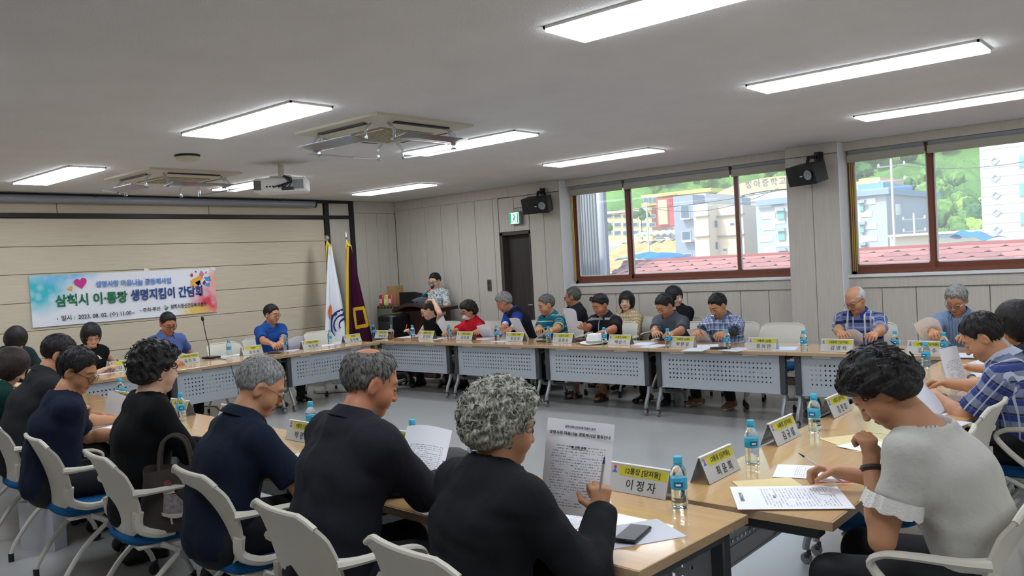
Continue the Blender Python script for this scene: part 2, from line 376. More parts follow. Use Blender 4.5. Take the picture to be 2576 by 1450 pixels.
# windows: outer frame, sashes, panes
def window(name, x0, x1, cuts, z0=1.285, z1=2.66):
    w = tag(obj(name, None), None, None, None, 'structure')
    mb = MB(); y0, y1 = GLASS-.05, GLASS+.06
    mb.span((x0, y0, z0), (x1, y1, z0+.045)); mb.span((x0, y0, z1-.045), (x1, y1, z1)); mb.span((x0, y0, z0), (x0+.045, y1, z1)); mb.span((x1-.045, y0, z0), (x1, y1, z1))
    part('window_frame', mb, m_brown, w, 0)
    xs = [x0+.03]+cuts+[x1-.03]
    for i in range(len(xs)-1):
        a, b = xs[i], xs[i+1]; yo = GLASS-.035 + (.035 if i % 2 else 0); a0, b0 = a-.018, b+.018
        mb = MB(); zz0, zz1 = z0+.035, z1-.03; t = .06
        mb.span((a0, yo, zz0), (b0, yo+.03, zz0+t)); mb.span((a0, yo, zz1-t), (b0, yo+.03, zz1)); mb.span((a0, yo+.001, zz0+.001), (a0+t*.8, yo+.031, zz1-.001)); mb.span((b0-t*.8, yo+.001, zz0+.001), (b0, yo+.031, zz1-.001))
        s = part('sash', mb, m_brown, w, 0)
        mb = MB(); mb.span((a0+t*.8, yo+.012, zz0+t), (b0-t*.8, yo+.018, zz1-t)); part('pane', mb, m_glass, s, 0)
        mb = MB(); q = .012; X0, X1, Z0, Z1 = a0+t*.8, b0-t*.8, zz0+t, zz1-t
        for u, v in (((X0, Z0), (X1, Z0+q)), ((X0, Z1-q), (X1, Z1)), ((X0, Z0), (X0+q, Z1)), ((X1-q, Z0), (X1, Z1))): mb.span((u[0], yo+.006, u[1]), (v[0], yo+.026, v[1]))
        part('gasket', mb, m_white, s, 0)
        if i % 2:
            mb = MB(); mb.box((a0+.02, yo-.012, 1.92), (.03, .03, .11), None, .006); part('latch', mb, m_blackpl, s)
    return w
window('window_1', -7.04, -3.82, [-6.13, -4.56]); window('window_2', -3.2, -.11, [-2.365, -.95])
m_blind = M('blind cloth', (171, 167, 152), .85, bump=(300, .0004)); m_chain = M('brass bead chain', (190, 160, 80), .4, metal=.6)
def blind(x0, x1, label, drop=.068, chain=None):
    t = thing('roller_blind', label, 'blind', ((x0+x1)/2, BAY+.005, 2.655), 0, 'rolled up blinds under the pelmets')
    w = x1-x0-.02
    mb = MB(); mb.box((0, 0, -.018), (w, .05, .036), None, .004); part('headrail', mb, m_greypl, t)
    mb = MB(); mb.lathe([(.026, -w/2), (.026, w/2)], 12, (0, 0, -.05), Matrix.Rotation(PI/2, 3, 'Y')); part('roll', mb, m_greypl, t)
    mb = MB(); mb.box((0, -.024, -.05-drop/2), (w+.016, .004, drop)); part('cloth', mb, m_blind, t, 0)
    mb = MB(); mb.box((0, -.024, -.055-drop), (w+.014, .014, .02), None, .004); part('bottom_rail', mb, m_blind, t)
    if chain:
        for k in range(chain[1]):
            xx = (-w/2+.012+.02*k) if chain[0] < 0 else (w/2-.012-.02*k)
            mb = MB(); mb.tube([(xx, -.012, -.05), (xx+.004, -.016, -.7), (xx-.003, -.012, -1.34)], .006, 6); part('bead_chain', mb, m_chain, t)
    return t
blind(-7.02, -6.13, 'rolled-up beige blind over the narrow pane beside the door', chain=(-1, 2))
blind(-6.11, -4.58, 'long rolled-up beige blind over the wide middle pane of the school view')
blind(-4.56, -3.83, 'short rolled-up beige blind ending beside the speaker column')
blind(-3.18, -2.38, 'rolled-up beige blind with twin brass bead chains hanging down', chain=(-1, 3))
blind(-2.36, -.6, 'long rolled-up beige blind above the view of the white tower block')

# ================================================================ CEILING THINGS
m_led = M('lit diffuser', (236, 245, 255), .4, emit=PANEL_STRENGTH)
def led(x0, y0, label):
    x1, y1 = x0+1.42, y0+.34
    t = thing('ceiling_light', label, 'ceiling light', ((x0+x1)/2, (y0+y1)/2, CEIL), 0, 'flat ceiling light panels')
    mb = MB(); hx, hy = .71, .17
    for a, b in (((-hx, -hy), (hx, -hy+.012)), ((-hx, hy-.012), (hx, hy)), ((-hx, -hy), (-hx+.012, hy)), ((hx-.012, -hy), (hx, hy))): mb.span((a[0], a[1], -.014), (b[0], b[1], 0))
    part('frame', mb, m_whitepl, t, 0)
    mb = MB(); mb.span((-hx+.008, -hy+.008, -.026), (hx-.008, hy-.008, -.004)); part('diffuser', mb, m_led, t, 0)
for i, x0 in enumerate((-9.46, -5.97, -2.47)):
    for j, y0 in enumerate((3.2, 5.42, 7.58)):
        led(x0, y0, 'lit white ceiling panel in the row ' + ('along the window wall', 'over the middle of the room', 'above the near tables')[2-j] + ', ' + ('banner end', 'centre', 'other end')[i])
for x0, y0 in [(1.03, y) for y in (1.04, 3.2, 5.42, 7.58)]+[(x, 1.04) for x in (-9.46, -5.97, -2.47)]: led(x0, y0, 'lit white ceiling panel added out of view over the rear part of the room')  # panels out of view, added to brighten the near side of the room

def cassette(cx, cy, label):
    t = thing('ceiling_air_conditioner', label, 'air conditioner', (cx, cy, CEIL), 0, 'ceiling cassette air conditioners')
    mb = MB(); h = .5
    mb.add([(-h, -h, 0), (h, -h, 0), (h, h, 0), (-h, h, 0), (-h, -h, -.02), (h, -h, -.02), (h, h, -.02), (-h, h, -.02), (-.36, -.36, -.055), (.36, -.36, -.055), (.36, .36, -.055), (-.36, .36, -.055)],
           [(0, 1, 2, 3), (0, 4, 5, 1), (1, 5, 6, 2), (2, 6, 7, 3), (3, 7, 4, 0), (4, 8, 9, 5), (5, 9, 10, 6), (6, 10, 11, 7), (7, 11, 8, 4), (8, 11, 10, 9)]); part('panel', mb, m_ivory, t, 20)
    mb = MB(); mb.span((-.27, -.27, -.062), (.27, .27, -.05), .004); g = part('grille', mb, M('grille grey', (146, 138, 118), .6), t)
    for k in range(12): mb = MB(); mb.span((-.25, -.24+k*.042, -.068), (.25, -.232+k*.042, -.06)); part('slat', mb, m_ivory, g, 0)
    for k in range(4):
        R = Matrix.Rotation(k*PI/2, 3, 'Z')
        mb = MB(); mb.box(R @ Vector((0, -.415, -.040)), (.56, .055, .012) if k % 2 == 0 else (.055, .56, .012)); part('air_slot', mb, m_blackpl, t, 0)
        mb = MB(); A = [R @ Vector(p) for p in ((-.33, -.43, -.17), (.33, -.43, -.17), (.33, -.61, -.145), (-.33, -.61, -.145))]
        mb.add(A + [p - Vector((0, 0, .005)) for p in A], [(0, 1, 2, 3), (7, 6, 5, 4), (0, 4, 5, 1), (1, 5, 6, 2), (2, 6, 7, 3), (3, 7, 4, 0)]); dfl = part('air_deflector', mb, m_acryl, t, 0)
        for sx in (-.31, .31):
            mb = MB(); p0 = R @ Vector((sx, -.40, -.045)); p1 = R @ Vector((sx, -.46, -.10)); p2 = R @ Vector((sx, -.45, -.175)); mb.tube([p0, p1, p2], .012, 6); mb.lathe([(.0, -.012), (.02, -.006), (.02, .006), (0, .012)], 8, p2); part('bracket', mb, see_through('clear bracket', (.8, .8, .82, 1), .5, .1, .2), dfl)
cassette(-5.05, 4.42, 'ivory ceiling cassette air conditioner with clear deflectors before the projector')
cassette(-8.38, 4.38, 'ivory ceiling cassette air conditioner with clear deflectors beside the smoke detector')
t = thing('smoke_detector', 'round ivory smoke detector on the ceiling', 'smoke detector', onz(471, 390, CEIL))
mb = MB(); mb.lathe([(.11, 0), (.11, -.012), (.105, -.02)], 20); part('base_plate', mb, m_dkmetal, t)
mb = MB(); mb.lathe([(.105, -.02), (.10, -.045), (.06, -.06), (0, -.064)], 20); part('cover', mb, m_ivory, t)

# projector hung from the ceiling
pp = onz(705, 408, CEIL); t = thing('projector', 'white projector hanging from the ceiling on a short mount', 'projector', pp, R_(46))
mb = MB(); mb.box((0, 0, -.006), (.16, .16, .012)); mb.tube([(0, 0, 0), (0, 0, -.14)], .028, 10); mb.box((0, 0, -.15), (.2, .14, .02), None, .004); part('mount', mb, m_ivory, t)
mb = MB(); mb.box((0, .02, -.235), (.50, .30, .14), None, .02); bd = part('housing', mb, m_whitepl, t)
mb = MB(); mb.box((.18, -.133, -.235), (.10, .01, .09)); part('vent', mb, m_greypl, bd, 0)
mb = MB(); mb.box((-.21, -.133, -.235), (.07, .01, .09)); part('vent', mb, M('vent grey', (96, 98, 96), .6), bd, 0)
mb = MB(); [mb.box((-.12+.03*k, -.133, -.25), (.016, .008, .014)) for k in range(6)]; mb.box((.08, -.133, -.275), (.12, .01, .03)); part('socket_row', mb, m_blackpl, bd, 0)
for k in range(4): mb = MB(); mb.tube([(.02, -.02, -.15), (.06+.02*k, -.16, -.15-.01*k), (.09+.012*k, -.18, -.22), (-.06+.05*k, -.14, -.26)], .006, 6); part('cable', mb, m_blackpl, t)
mb = MB(); mb.lathe([(.045, 0), (.045, .05), (.03, .06)], 14, (-.1, .165, -.235), Matrix.Rotation(-PI/2, 3, 'X')); part('lens', mb, m_blackpl, bd)

# retracted projection screen under the ceiling along the banner wall
t = thing('projection_screen', 'rolled up projection screen tube under the ceiling', 'projection screen', (WX+.12, 4.4, 2.675))
mb = MB(); mb.lathe([(.045, -3.2), (.045, 3.2)], 16, (0, 0, 0), Matrix.Rotation(-PI/2, 3, 'X')); part('housing', mb, M('screen tube', (150, 156, 166), .4, metal=.3), t)
mb = MB(); [mb.lathe([(.052, -.01), (.052, .01)], 16, (0, y, 0), Matrix.Rotation(-PI/2, 3, 'X')) for y in (-3.21, 3.21)]; part('end_cap', mb, m_blackpl, t)
for y in (-2.6, 0, 2.6): mb = MB(); mb.box((-.03, y, .03), (.12, .04, .05)); part('bracket', mb, m_blackpl, t)

# loudspeakers
def speaker(loc, label, rz):
    t = thing('loudspeaker', label, 'loudspeaker', loc, rz, 'black loudspeakers on the wall columns'); t.scale = (.86, .86, .86)
    Rx = Matrix.Rotation(R_(14), 3, 'X')
    poly = [(-.235, -.12), (.235, -.12), (.2, .12), (-.2, .12)]
    mb = MB(); n = 4; V = [Rx @ Vector((p[0], p[1], z)) for z in (-.125, .125) for p in poly]
    mb.add(V, [(3, 2, 1, 0), (4, 5, 6, 7), (0, 1, 5, 4), (1, 2, 6, 5), (2, 3, 7, 6), (3, 0, 4, 7)]); part('cabinet', mb, M('speaker case', (34, 35, 38), .5), t, 30)
    mb = MB(); mb.grid(lambda u, v: Rx @ Vector(((u-.5)*.46, -.12-.03*math.sin(PI*u), (v-.5)*.24)), 10, 2, .012); g = part('grille', mb, m_blackpl, t)
    mb = MB(); c = Rx @ Vector((.14, -.148, .0)); RR = Rx @ Matrix.Rotation(PI/2, 3, 'X'); mb.lathe([(.0, .004), (.02, .006), (.03, -.002), (.058, .008), (.064, .0)], 18, c, RR); part('horn', mb, m_greypl, g)
    mb = MB(); mb.box(Rx @ Vector((.03, -.152, -.005)), (.035, .004, .012)); part('badge', mb, m_whitepl, g, 0)
    mb = MB(); mb.tube([(0, .0, .12), (0, .02, .2), (.0, .14, .21)], .022, 8); mb.box((.0, .2, .22), (.07, .1, .11), None, .004); part('wall_bracket', mb, m_blackpl, t)
speaker((-7.27, WY-.215, 2.42), 'black loudspeaker on the column beside the exit sign', R_(12))
speaker((-3.47, WY-.215, 2.42), 'black loudspeaker on the column between the two windows', R_(-24))
# exit sign
e = ony(1303, 549, WY); t = thing('exit_sign', 'green glowing exit sign above the dark door', 'exit sign', (e.x, WY-.001, e.z))
mb = MB(); mb.box((0, -.035, 0), (.2, .07, .19), None, .012); part('case', mb, m_greypl, t)
mb = MB(); mb.box((-.01, -.072, 0), (.16, .006, .16)); part('lit_face', mb, M('exit light', (190, 245, 225), .4, emit=1.3), t, 0)
mb = MB(); mb.box((-.075, -.076, 0), (.025, .004, .15)); mb.box((.055, -.076, 0), (.022, .004, .15)); mb.lathe([(0, -.002), (.016, 0), (0, .002)], 10, (-.008, -.077, .045), Matrix.Rotation(PI/2, 3, 'X')); mb.box((-.01, -.076, .0), (.028, .003, .06), Matrix.Rotation(.4, 3, 'Y')); mb.box((-.032, -.076, -.045), (.012, .003, .055), Matrix.Rotation(.6, 3, 'Y')); mb.box((.014, -.076, -.045), (.012, .003, .055), Matrix.Rotation(-.5, 3, 'Y')); part('running_figure', mb, M('exit green', (0, 150, 95), .5, emit=.6), t, 0)
e = ony(1232, 718, WY); t = thing('light_switch', 'grey light switch panel on the wall left of the door', 'switch', (e.x, WY-.001, e.z))
mb = MB(); mb.box((0, -.008, 0), (.075, .016, .17), None, .004); part('plate', mb, M('switch plate', (88, 84, 78), .5), t)
for k in (-1, 1): mb = MB(); mb.box((0, -.018, k*.037), (.05, .008, .06), None, .003); part('rocker', mb, M('switch rocker', (60, 58, 55), .5), t)

# ================================================================ BANNER
by0, by1, bz0, bz1 = 3.65, 5.97, 1.19, 1.79
def banner():
    t = thing('banner', 'white printed cloth banner taped to the banner wall', 'banner', (WX+.012, (by0+by1)/2, (bz0+bz1)/2), PI/2)
    bw, bh = by1-by0, bz1-bz0
    m = M('banner cloth', (232, 233, 238), .7, spec=.2); n = m.node_tree.nodes; l = m.node_tree.links
    tc = n.new('ShaderNodeTexCoord'); sp = n.new('ShaderNodeSeparateXYZ'); l.new(tc.outputs['Object'], sp.inputs[0])
    vo = n.new('ShaderNodeTexVoronoi'); vo.inputs['Scale'].default_value = 11; l.new(tc.outputs['Object'], vo.inputs['Vector'])
    nz = n.new('ShaderNodeTexNoise'); nz.inputs['Scale'].default_value = 5; l.new(tc.outputs['Object'], nz.inputs['Vector'])
    cur = None
    def blot(cx, cz, rx, rz, col, prev):
        vs = n.new('ShaderNodeVectorMath'); vs.operation = 'MULTIPLY_ADD'; vs.inputs[1].default_value = (1/rx, 0, 1/rz); vs.inputs[2].default_value = (-cx/rx, 0, -cz/rz); l.new(tc.outputs['Object'], vs.inputs[0])
        ln = n.new('ShaderNodeVectorMath'); ln.operation = 'LENGTH'; l.new(vs.outputs[0], ln.inputs[0])
        ad = n.new('ShaderNodeMath'); ad.operation = 'MULTIPLY_ADD'; ad.inputs[1].default_value = .55; l.new(nz.outputs[0], ad.inputs[0]); l.new(ln.outputs['Value'], ad.inputs[2])
        mr = n.new('ShaderNodeMapRange'); mr.inputs[1].default_value = .55; mr.inputs[2].default_value = 1.25; mr.inputs[3].default_value = 1; mr.inputs[4].default_value = 0; l.new(ad.outputs[0], mr.inputs[0])
        m2 = n.new('ShaderNodeMapRange'); m2.inputs[1].default_value = 0; m2.inputs[2].default_value = .6; m2.inputs[3].default_value = .55; m2.inputs[4].default_value = 1; l.new(vo.outputs['Distance'], m2.inputs[0])
        mu = n.new('ShaderNodeMath'); mu.operation = 'MULTIPLY'; l.new(mr.outputs[0], mu.inputs[0]); l.new(m2.outputs[0], mu.inputs[1])
        mx = n.new('ShaderNodeMix'); mx.data_type = 'RGBA'; l.new(mu.outputs[0], mx.inputs[0]); mx.inputs[7].default_value = C(*col)
        if prev is None: mx.inputs[6].default_value = C(232, 233, 238)
        else: l.new(prev, mx.inputs[6])
        return mx.outputs[2]
    cur = blot(-1.1, .12, .5, .34, (70, 190, 205), None); cur = blot(-.8, .3, .5, .14, (120, 190, 230), cur)
    cur = blot(1.05, -.16, .32, .3, (225, 70, 90), cur); cur = blot(.85, -.26, .3, .12, (240, 200, 90), cur); cur = blot(1.15, .1, .12, .25, (240, 170, 150), cur)
    l.new(cur, n['Principled BSDF'].inputs['Base Color'])
    mb = MB(); mb.grid(lambda u, v: ((u-.5)*bw, -.006-.006*math.sin(9*u)*math.sin(4*v), (v-.5)*bh), 24, 6, .001); part('cloth', mb, m, t)
    inkb = M('navy print', (44, 66, 128), .6); inkg = M('green print', (28, 110, 72), .6); inkl = M('light blue print', (96, 136, 200), .6); inkk = M('black print', (50, 50, 56), .6)
    def put(name, s, size, mat, x, z, bold=.02, shear=0, sp=1.0, align='LEFT', y=-.0195):
        o = obj(name, text_mesh(s, size, mat, bold, align, shear, sp), t, (x, y, z), (PI/2, 0, 0)); return o
    def fit(name, s, mat, x0, x1, z, h, bold=.02):
        o = put(name, s, h, mat, x0, z, bold); w = max(v.co.x for v in o.data.vertices)-min(v.co.x for v in o.data.vertices); o.scale = ((x1-x0)/w, 1, 1); return o
    for s, mat, x0, x1, z, h, b in (('생명사랑 마음나눔 공동체사업', inkl, -.43, .53, .155, .085, .03), ('삼척시 이·통장', inkg, -.90, -.05, -.02, .15, .034), ('생명지킴이 간담회', inkb, -.01, .96, -.01, .15, .034),
                                 ('일시 :  2023. 08. 02. (수) 11:00~', inkk, -.85, .02, -.22, .07, .012), ('주최·주관 :', inkk, .13, .39, -.20, .058, .01), ('삼척시정신건강복지센터', inkk, .50, 1.0, -.185, .062, .02)):
        fit('lettering', s, mat, x0, x1, z, h, b)
    def flat(name, poly, mat, y=-.0165):
        mb = MB(); mb.prism(poly, y-.0008, y+.0008, 1); return part(name, mb, mat, t, 0)
    def heart(cx, cz, s, rot=0):
        P = []
        for k in range(28):
            a = 2*PI*k/28; x = 16*math.sin(a)**3/16; z = (13*math.cos(a)-5*math.cos(2*a)-2*math.cos(3*a)-math.cos(4*a))/16
            P.append((cx+s*(x*math.cos(rot)-z*math.sin(rot)), cz+s*(x*math.sin(rot)+z*math.cos(rot))))
        return P
    flat('heart', heart(-.60, .19, .075, .15), M('magenta print', (205, 50, 140), .6)); flat('heart', heart(-.72, .13, .032, .5), M('orange print', (240, 170, 70), .6))
    for k in range(2): flat('bullet', [(q[0]*.009+(-.89, .10)[k], q[1]*.009-(.22, .20)[k]) for q in ((0, 1), (1, 0), (0, -1), (-1, 0))], inkk)
    flat('leaf_emblem', [(.42, -.2), (.45, -.175), (.475, -.18), (.46, -.21), (.44, -.225)], M('leaf green', (40, 150, 90), .6)); flat('leaf_emblem', heart(.43, -.168, .014), M('pink print', (230, 120, 160), .6))
    cols = {'a': (236, 170, 70), 'b': (225, 120, 150), 'c': (110, 90, 170), 'd': (70, 150, 210), 'e': (200, 60, 80), 'f': (60, 60, 110)}
    for key, P in (('a', [(.80, .04), (.90, .04), (.98, .15), (.94, .19), (.80, .12)]), ('c', [(.86, .09), (.93, .12), (.95, .06), (.90, .05)]), ('b', [(.93, .2), (.96, .25), (1.0, .2), (.97, .15)]), ('d', [(1.0, .16), (1.08, .15), (1.1, .1), (1.02, .11)]), ('d', [(1.02, .07), (1.08, .08), (1.07, .03), (1.01, .04)]), ('f', [(.97, .08), (1.0, .12), (1.02, .08), (.99, .05)]), ('e', [(.80, .2), (.83, .22), (.845, .18), (.82, .165)]), ('f', [(.87, .24), (.89, .25), (.89, .22)]), ('b', [(1.01, .22), (1.04, .235), (1.035, .2)]), ('e', [(1.06, .17), (1.09, .16), (1.08, .14)])):
        flat('hands_emblem', [(p[0], p[1]+.025) for p in P], M('emblem '+key, cols[key], .6), -.0165)
    for x, z in ((.22, bh/2+.01), (bw/2-.02, bh/2-.01)): mb = MB(); mb.box((x, -.008, z), (.07, .004, .04), Matrix.Rotation(.3, 3, 'Y')); part('tape', mb, m_whitepl, t, 0)
banner()

# ================================================================ FLAGS, CABINET, LECTERN
def flag(top, foot, label, clothmat, fringe, deco):
    t = thing('flag', label, 'flag', (foot[0], foot[1], 0), 0)
    H = top[2]
    mb = MB(); mb.lathe([(.16, 0), (.16, .02), (.05, .05), (.03, .08)], 18); part('stand', mb, m_silver, t)
    dx, dy = top[0]-foot[0], top[1]-foot[1]; ax = lambda z: Vector((dx*z/H, dy*z/H, z))
    mb = MB(); mb.tube([ax(.05), ax(H)], .013, 8); part('pole', mb, M('flag pole', (188, 182, 160), .3, metal=.7), t)
    mb = MB(); mb.lathe([(0, 0), (.022, .02), (.03, .05), (.012, .1), (0, .16)] if deco == 'maroon' else [(0, -.02), (.03, .0), (.042, .03), (.03, .06), (0, .08)], 10, ax(H)); part('finial', mb, M('finial', (214, 208, 190), .25, metal=.8), t)
    def surf(u, v):   # cloth hanging in folds: v from the top to the bottom, u across towards +y and back
        z = (H-.10)*(1-v)+.25*v; w = .05+.56*v**.9; f = u-.5
        return Vector((dx*z/H + .05 + .05*math.sin(u*PI*3.2+.6)*(.3+v) , dy*z/H + f*w - .06*v, z))
    mb = MB(); mb.grid(surf, 28, 26, .004); cl = part('cloth', mb, clothmat, t, 60)
    if fringe:
        mb = MB(); mb.grid(lambda u, v: surf(0, v)+Vector((.012, -.07*u*(.5+v*.4), -.01)), 2, 20, .006); part('fringe', mb, M('gold fringe', (206, 176, 40), .7, bump=(400, .002)), t)
        mb = MB(); mb.grid(lambda u, v: surf(1, .86+.14*v)+Vector((.012, .05*u, -.01)), 2, 4, .006); part('fringe', mb, MATS['gold fringe'], t)
    mb = MB()
    for k in range(5): a = k*1.3; mb.tube([ax(H-.02), ax(H-.02)+Vector((.03+.01*math.cos(a), .05*math.sin(a), -.08)), ax(H-.02)+Vector((.05, .06*math.sin(a), -.3-.02*k))], [.01, .014, .01], 6)
    part('tassel', mb, M('gold tassel', (212, 190, 70), .6), t)
    def deco_strip(pts, w, mat, name):   # a printed band laid on the cloth, following its folds
        P = [surf(u, v)+Vector((.012, 0, 0)) for u, v in pts]; mb = MB(); V = []
        for i, p in enumerate(P):
            tn = (P[min(i+1, len(P)-1)]-P[max(i-1, 0)]).normalized(); s = Vector((1, 0, 0)).cross(tn).normalized()*w/2; V += [p-s+Vector((.0, 0, 0)), p+s]
        mb.add(V, [(2*i, 2*i+1, 2*i+3, 2*i+2) for i in range(len(P)-1)]); part(name, mb, mat, t, 0)
    nb = M('flag navy', (30, 50, 120), .7); ngold = M('flag gold', (212, 168, 24), .7)
    if deco == 'white':
        ang = lambda cx, cy, r, a0, a1: [(cx+r*.30*math.cos(a), cy-r*.085*math.sin(a)) for a in np.linspace(a0, a1, 10)]
        for r, a1 in ((1.5, 3.9), (1.05, 3.7), (.62, 3.6)): deco_strip(ang(.78, .66, r, 1.35, a1), .035, nb, 'emblem_arc')
        deco_strip([(.3, .575), (.55, .565), (.8, .56), (.97, .555)], .028, nb, 'emblem_arc')
        mb = MB(); P = [surf(.03+.17*(1+math.cos(a)), .53-.055*math.sin(a))+Vector((.03, 0, 0)) for a in np.linspace(0, 2*PI, 16, endpoint=False)]; mb.add(P, [tuple(range(16))]); part('emblem_sun', mb, M('flag orange', (236, 112, 40), .7), t, 0)
        deco_strip([(.86, .80), (.9, .82), (.95, .80)], .02, m_blackpl, 'lettering_stroke'); deco_strip([(.87, .84), (.92, .85), (.97, .84)], .014, m_blackpl, 'lettering_stroke'); deco_strip([(.92, .79), (.92, .86)], .014, m_blackpl, 'lettering_stroke')
    else:
        for P, w in (([(.36, .54), (.76, .53)], .05), ([(.41, .53), (.45, .70)], .06), ([(.40, .695), (.78, .68)], .055), ([(.72, .53), (.75, .69)], .05)): deco_strip([(P[0][0]+(P[1][0]-P[0][0])*k/6, P[0][1]+(P[1][1]-P[0][1])*k/6) for k in range(7)], w, ngold, 'emblem_frame')
        for k in range(4): deco_strip([(.58, .665), (.62+.03*k, .63-.012*k), (.70+.015*k, .61+.018*k)], .012, m_blackpl, 'emblem_bird')
        for P in ([(.28+.06*math.cos(a), .80+.014*math.sin(a)) for a in np.linspace(0, 2*PI, 10)], [(.42, .79), (.46, .84), (.36, .87)], [(.36, .83), (.46, .84), (.6, .845)]): deco_strip(P, .018, M('flag yellow', (196, 186, 70), .7), 'lettering_stroke')
        for P in ([(.80, .84), (.9, .845)], [(.85, .83), (.87, .88)], [(.80, .87), (.92, .875)]): deco_strip(P, .014, m_silver, 'lettering_stroke')
    return t
flag((-10.12, 7.60, 2.12), (-9.98, 7.62, 0), 'white flag with blue arcs and an orange sun on a leaning pole', M('flag white', (224, 226, 232), .75, spec=.1), False, 'white')
flag((-10.12, 7.96, 2.12), (-9.90, 8.02, 0), 'maroon flag with gold fringe and a gold square emblem', M('flag maroon', (58, 18, 40), .75, spec=.1), True, 'maroon')
for o in [x for x in COL.objects if x.name.startswith('flag') and x.type == 'EMPTY']: pass

# sage green equipment cabinet with rounded front, black rack beside the lectern
t = thing('equipment_cabinet', 'sage green metal equipment cabinet with rounded edges', 'cabinet', (-9.86, 8.86, 0))
m_sage = M('sage metal', (118, 124, 104), .5, metal=.2)
mb = MB(); P = []
for cx, cy, a0 in ((.30, -.20, -PI/2), (.30, .30, 0), (-.30, .30, PI/2), (-.30, -.20, PI)):
    for k in range(6): a = a0+PI/2*k/5; P.append((cx+.12*math.cos(a), cy+.12*math.sin(a)))
mb.prism(P, .02, 1.02, 2); part('body', mb, m_sage, t)
mb = MB(); mb.prism([(p[0]*.98, p[1]*.98) for p in P], 1.02, 1.07, 2); part('lid', mb, M('sage lid', (104, 110, 92), .5, metal=.2), t)
for k in range(9): mb = MB(); mb.box((-.30+k*.075, -.315, 1.045), (.03, .012, .03)); part('vent_slot', mb, m_dkmetal, t, 0)
t = thing('amplifier_rack', 'black amplifier rack with a small red lamp behind the lectern', 'rack', (ony(990, 800, 8.26).x, 8.26, 0))
mb = MB(); mb.box((0, 0, .48), (.32, .38, .96), None, .03); part('body', mb, m_blackpl, t)
mb = MB(); mb.box((.02, -.194, .55), (.25, .012, .62), None, .004); fr = part('front_panel', mb, M('rack front', (34, 34, 38), .35), t)
mb = MB(); mb.box((.10, -.202, .72), (.12, .008, .035)); part('display', mb, M('rack display', (96, 104, 118), .3), fr, 0)
mb = MB(); mb.lathe([(.008, 0), (.008, .01)], 8, (-.07, -.202, .72), Matrix.Rotation(PI/2, 3, 'X')); part('lamp', mb, M('red lamp', (255, 40, 30), .4, emit=1.5), fr, 0)
t = thing('mixing_console', 'black sloped mixing console on the sage cabinet', 'mixing console', (-9.62, 8.93, 1.07))
mb = MB(); mb.prism([(-.26, 0), (.30, 0), (.30, .09), (-.26, .20)], -.18, .18, 0); bd = part('case', mb, m_blackpl, t, 0)
for i in range(9):
    for j in range(4):
        mb = MB(); yy = -.15+.1*j; zz = .20-(yy+.26)*.196; mb.lathe([(.011, 0), (.009, .02)], 8, (-.15+i*.0375, yy, zz)); part('knob', mb, m_greypl, bd)
t = thing('cardboard_box', 'open brown cardboard box standing on the sage cabinet', 'box', (-10.13, 8.80, 1.07), .2)
mb = MB()
for a, b in (((-.16, -.10, 0), (.16, .10, .01)), ((-.16, .092, 0), (.16, .10, .30)), ((-.16, -.10, 0), (-.152, .10, .15)), ((.152, -.10, 0), (.16, .10, .30)), ((-.16, -.10, 0), (.16, -.092, .13))): mb.span(a, b)
part('carton', mb, M('cardboard', (176, 138, 92), .8, var=(8, .06)), t, 0)
for k, c in enumerate(((186, 60, 70), (214, 196, 90), (196, 70, 96))):
    tt = thing('snack_packet', ('red snack packet at the cabinet edge before the carton', 'yellow snack packet between two pinkish packets', 'pink snack packet next to the carton corner')[k], 'packet', (-10.14+k*.105, 8.60+k*.004, 1.07), 0)
    mb = MB(); mb.box((0, 0, .085), (.095, .045, .17), None, .012); part('pouch', mb, M('packet %d' % k, c, .35), tt)
    mb = MB(); mb.box((0, -.0245, .075), (.06, .002, .07)); part('label_print', mb, M('packet print %d' % k, (226, 200, 200) if k != 1 else (230, 226, 180), .5), tt, 0)

t = thing('lectern', 'dark brown wooden lectern with slanted top', 'lectern', (ony(1068, 770, 8.62).x, 8.62, 0), 0)
m_lect = M('lectern wood', (56, 36, 30), .35, var=(4, .2), stretch=(3, 3, .6))
mb = MB(); mb.box((.02, .02, .5), (.62, .40, 1.0), None, .01); part('body', mb, m_lect, t)
mb = MB(); mb.box((-.30, -.185, .5), (.05, .03, .98)); mb.box((.34, -.185, .5), (.05, .03, .98)); part('front_moulding', mb, M('lectern edge', (92, 60, 44), .4), t, 0)
mb = MB()
def lt(u, v): x = (u-.5)*.86; return Vector((x, -.28+.56*v, 1.02+.10*(1-(2*u-1)**2)*(1-v)+.02*v))
mb.grid(lambda u, v: lt(u, v)+Vector((0, 0, .0)), 14, 4, .05); part('top', mb, m_lect, t)
t = thing('microphone', 'gooseneck microphone on the lectern with a red glowing ring', 'microphone', (ony(1042, 768, 8.55).x, 8.55, 1.06))
mh = ony(1084, 727, 8.74) - Vector((ony(1042, 768, 8.55).x, 8.55, 1.06))
mb = MB(); mb.lathe([(.05, 0), (.05, .03), (.02, .04)], 14); part('base', mb, m_blackpl, t)
mb = MB(); mb.tube([(0, 0, .03), mh*.3+Vector((0, 0, .02)), mh*.7+Vector((0, 0, .01)), mh], .008, 8); part('gooseneck', mb, M('dark steel', (60, 60, 62), .4, metal=.6), t)
mb = MB(); q = mh.normalized().to_track_quat('Z', 'Y').to_matrix(); mb.lathe([(.012, 0), (.018, .01), (.022, .04), (.018, .065), (0, .075)], 12, mh, q); part('capsule', mb, m_blackpl, t)
mb = MB(); mb.lathe([(.0135, 0), (.0135, .008)], 12, mh-mh.normalized()*.008, q); part('lit_ring', mb, MATS['red lamp'], t)
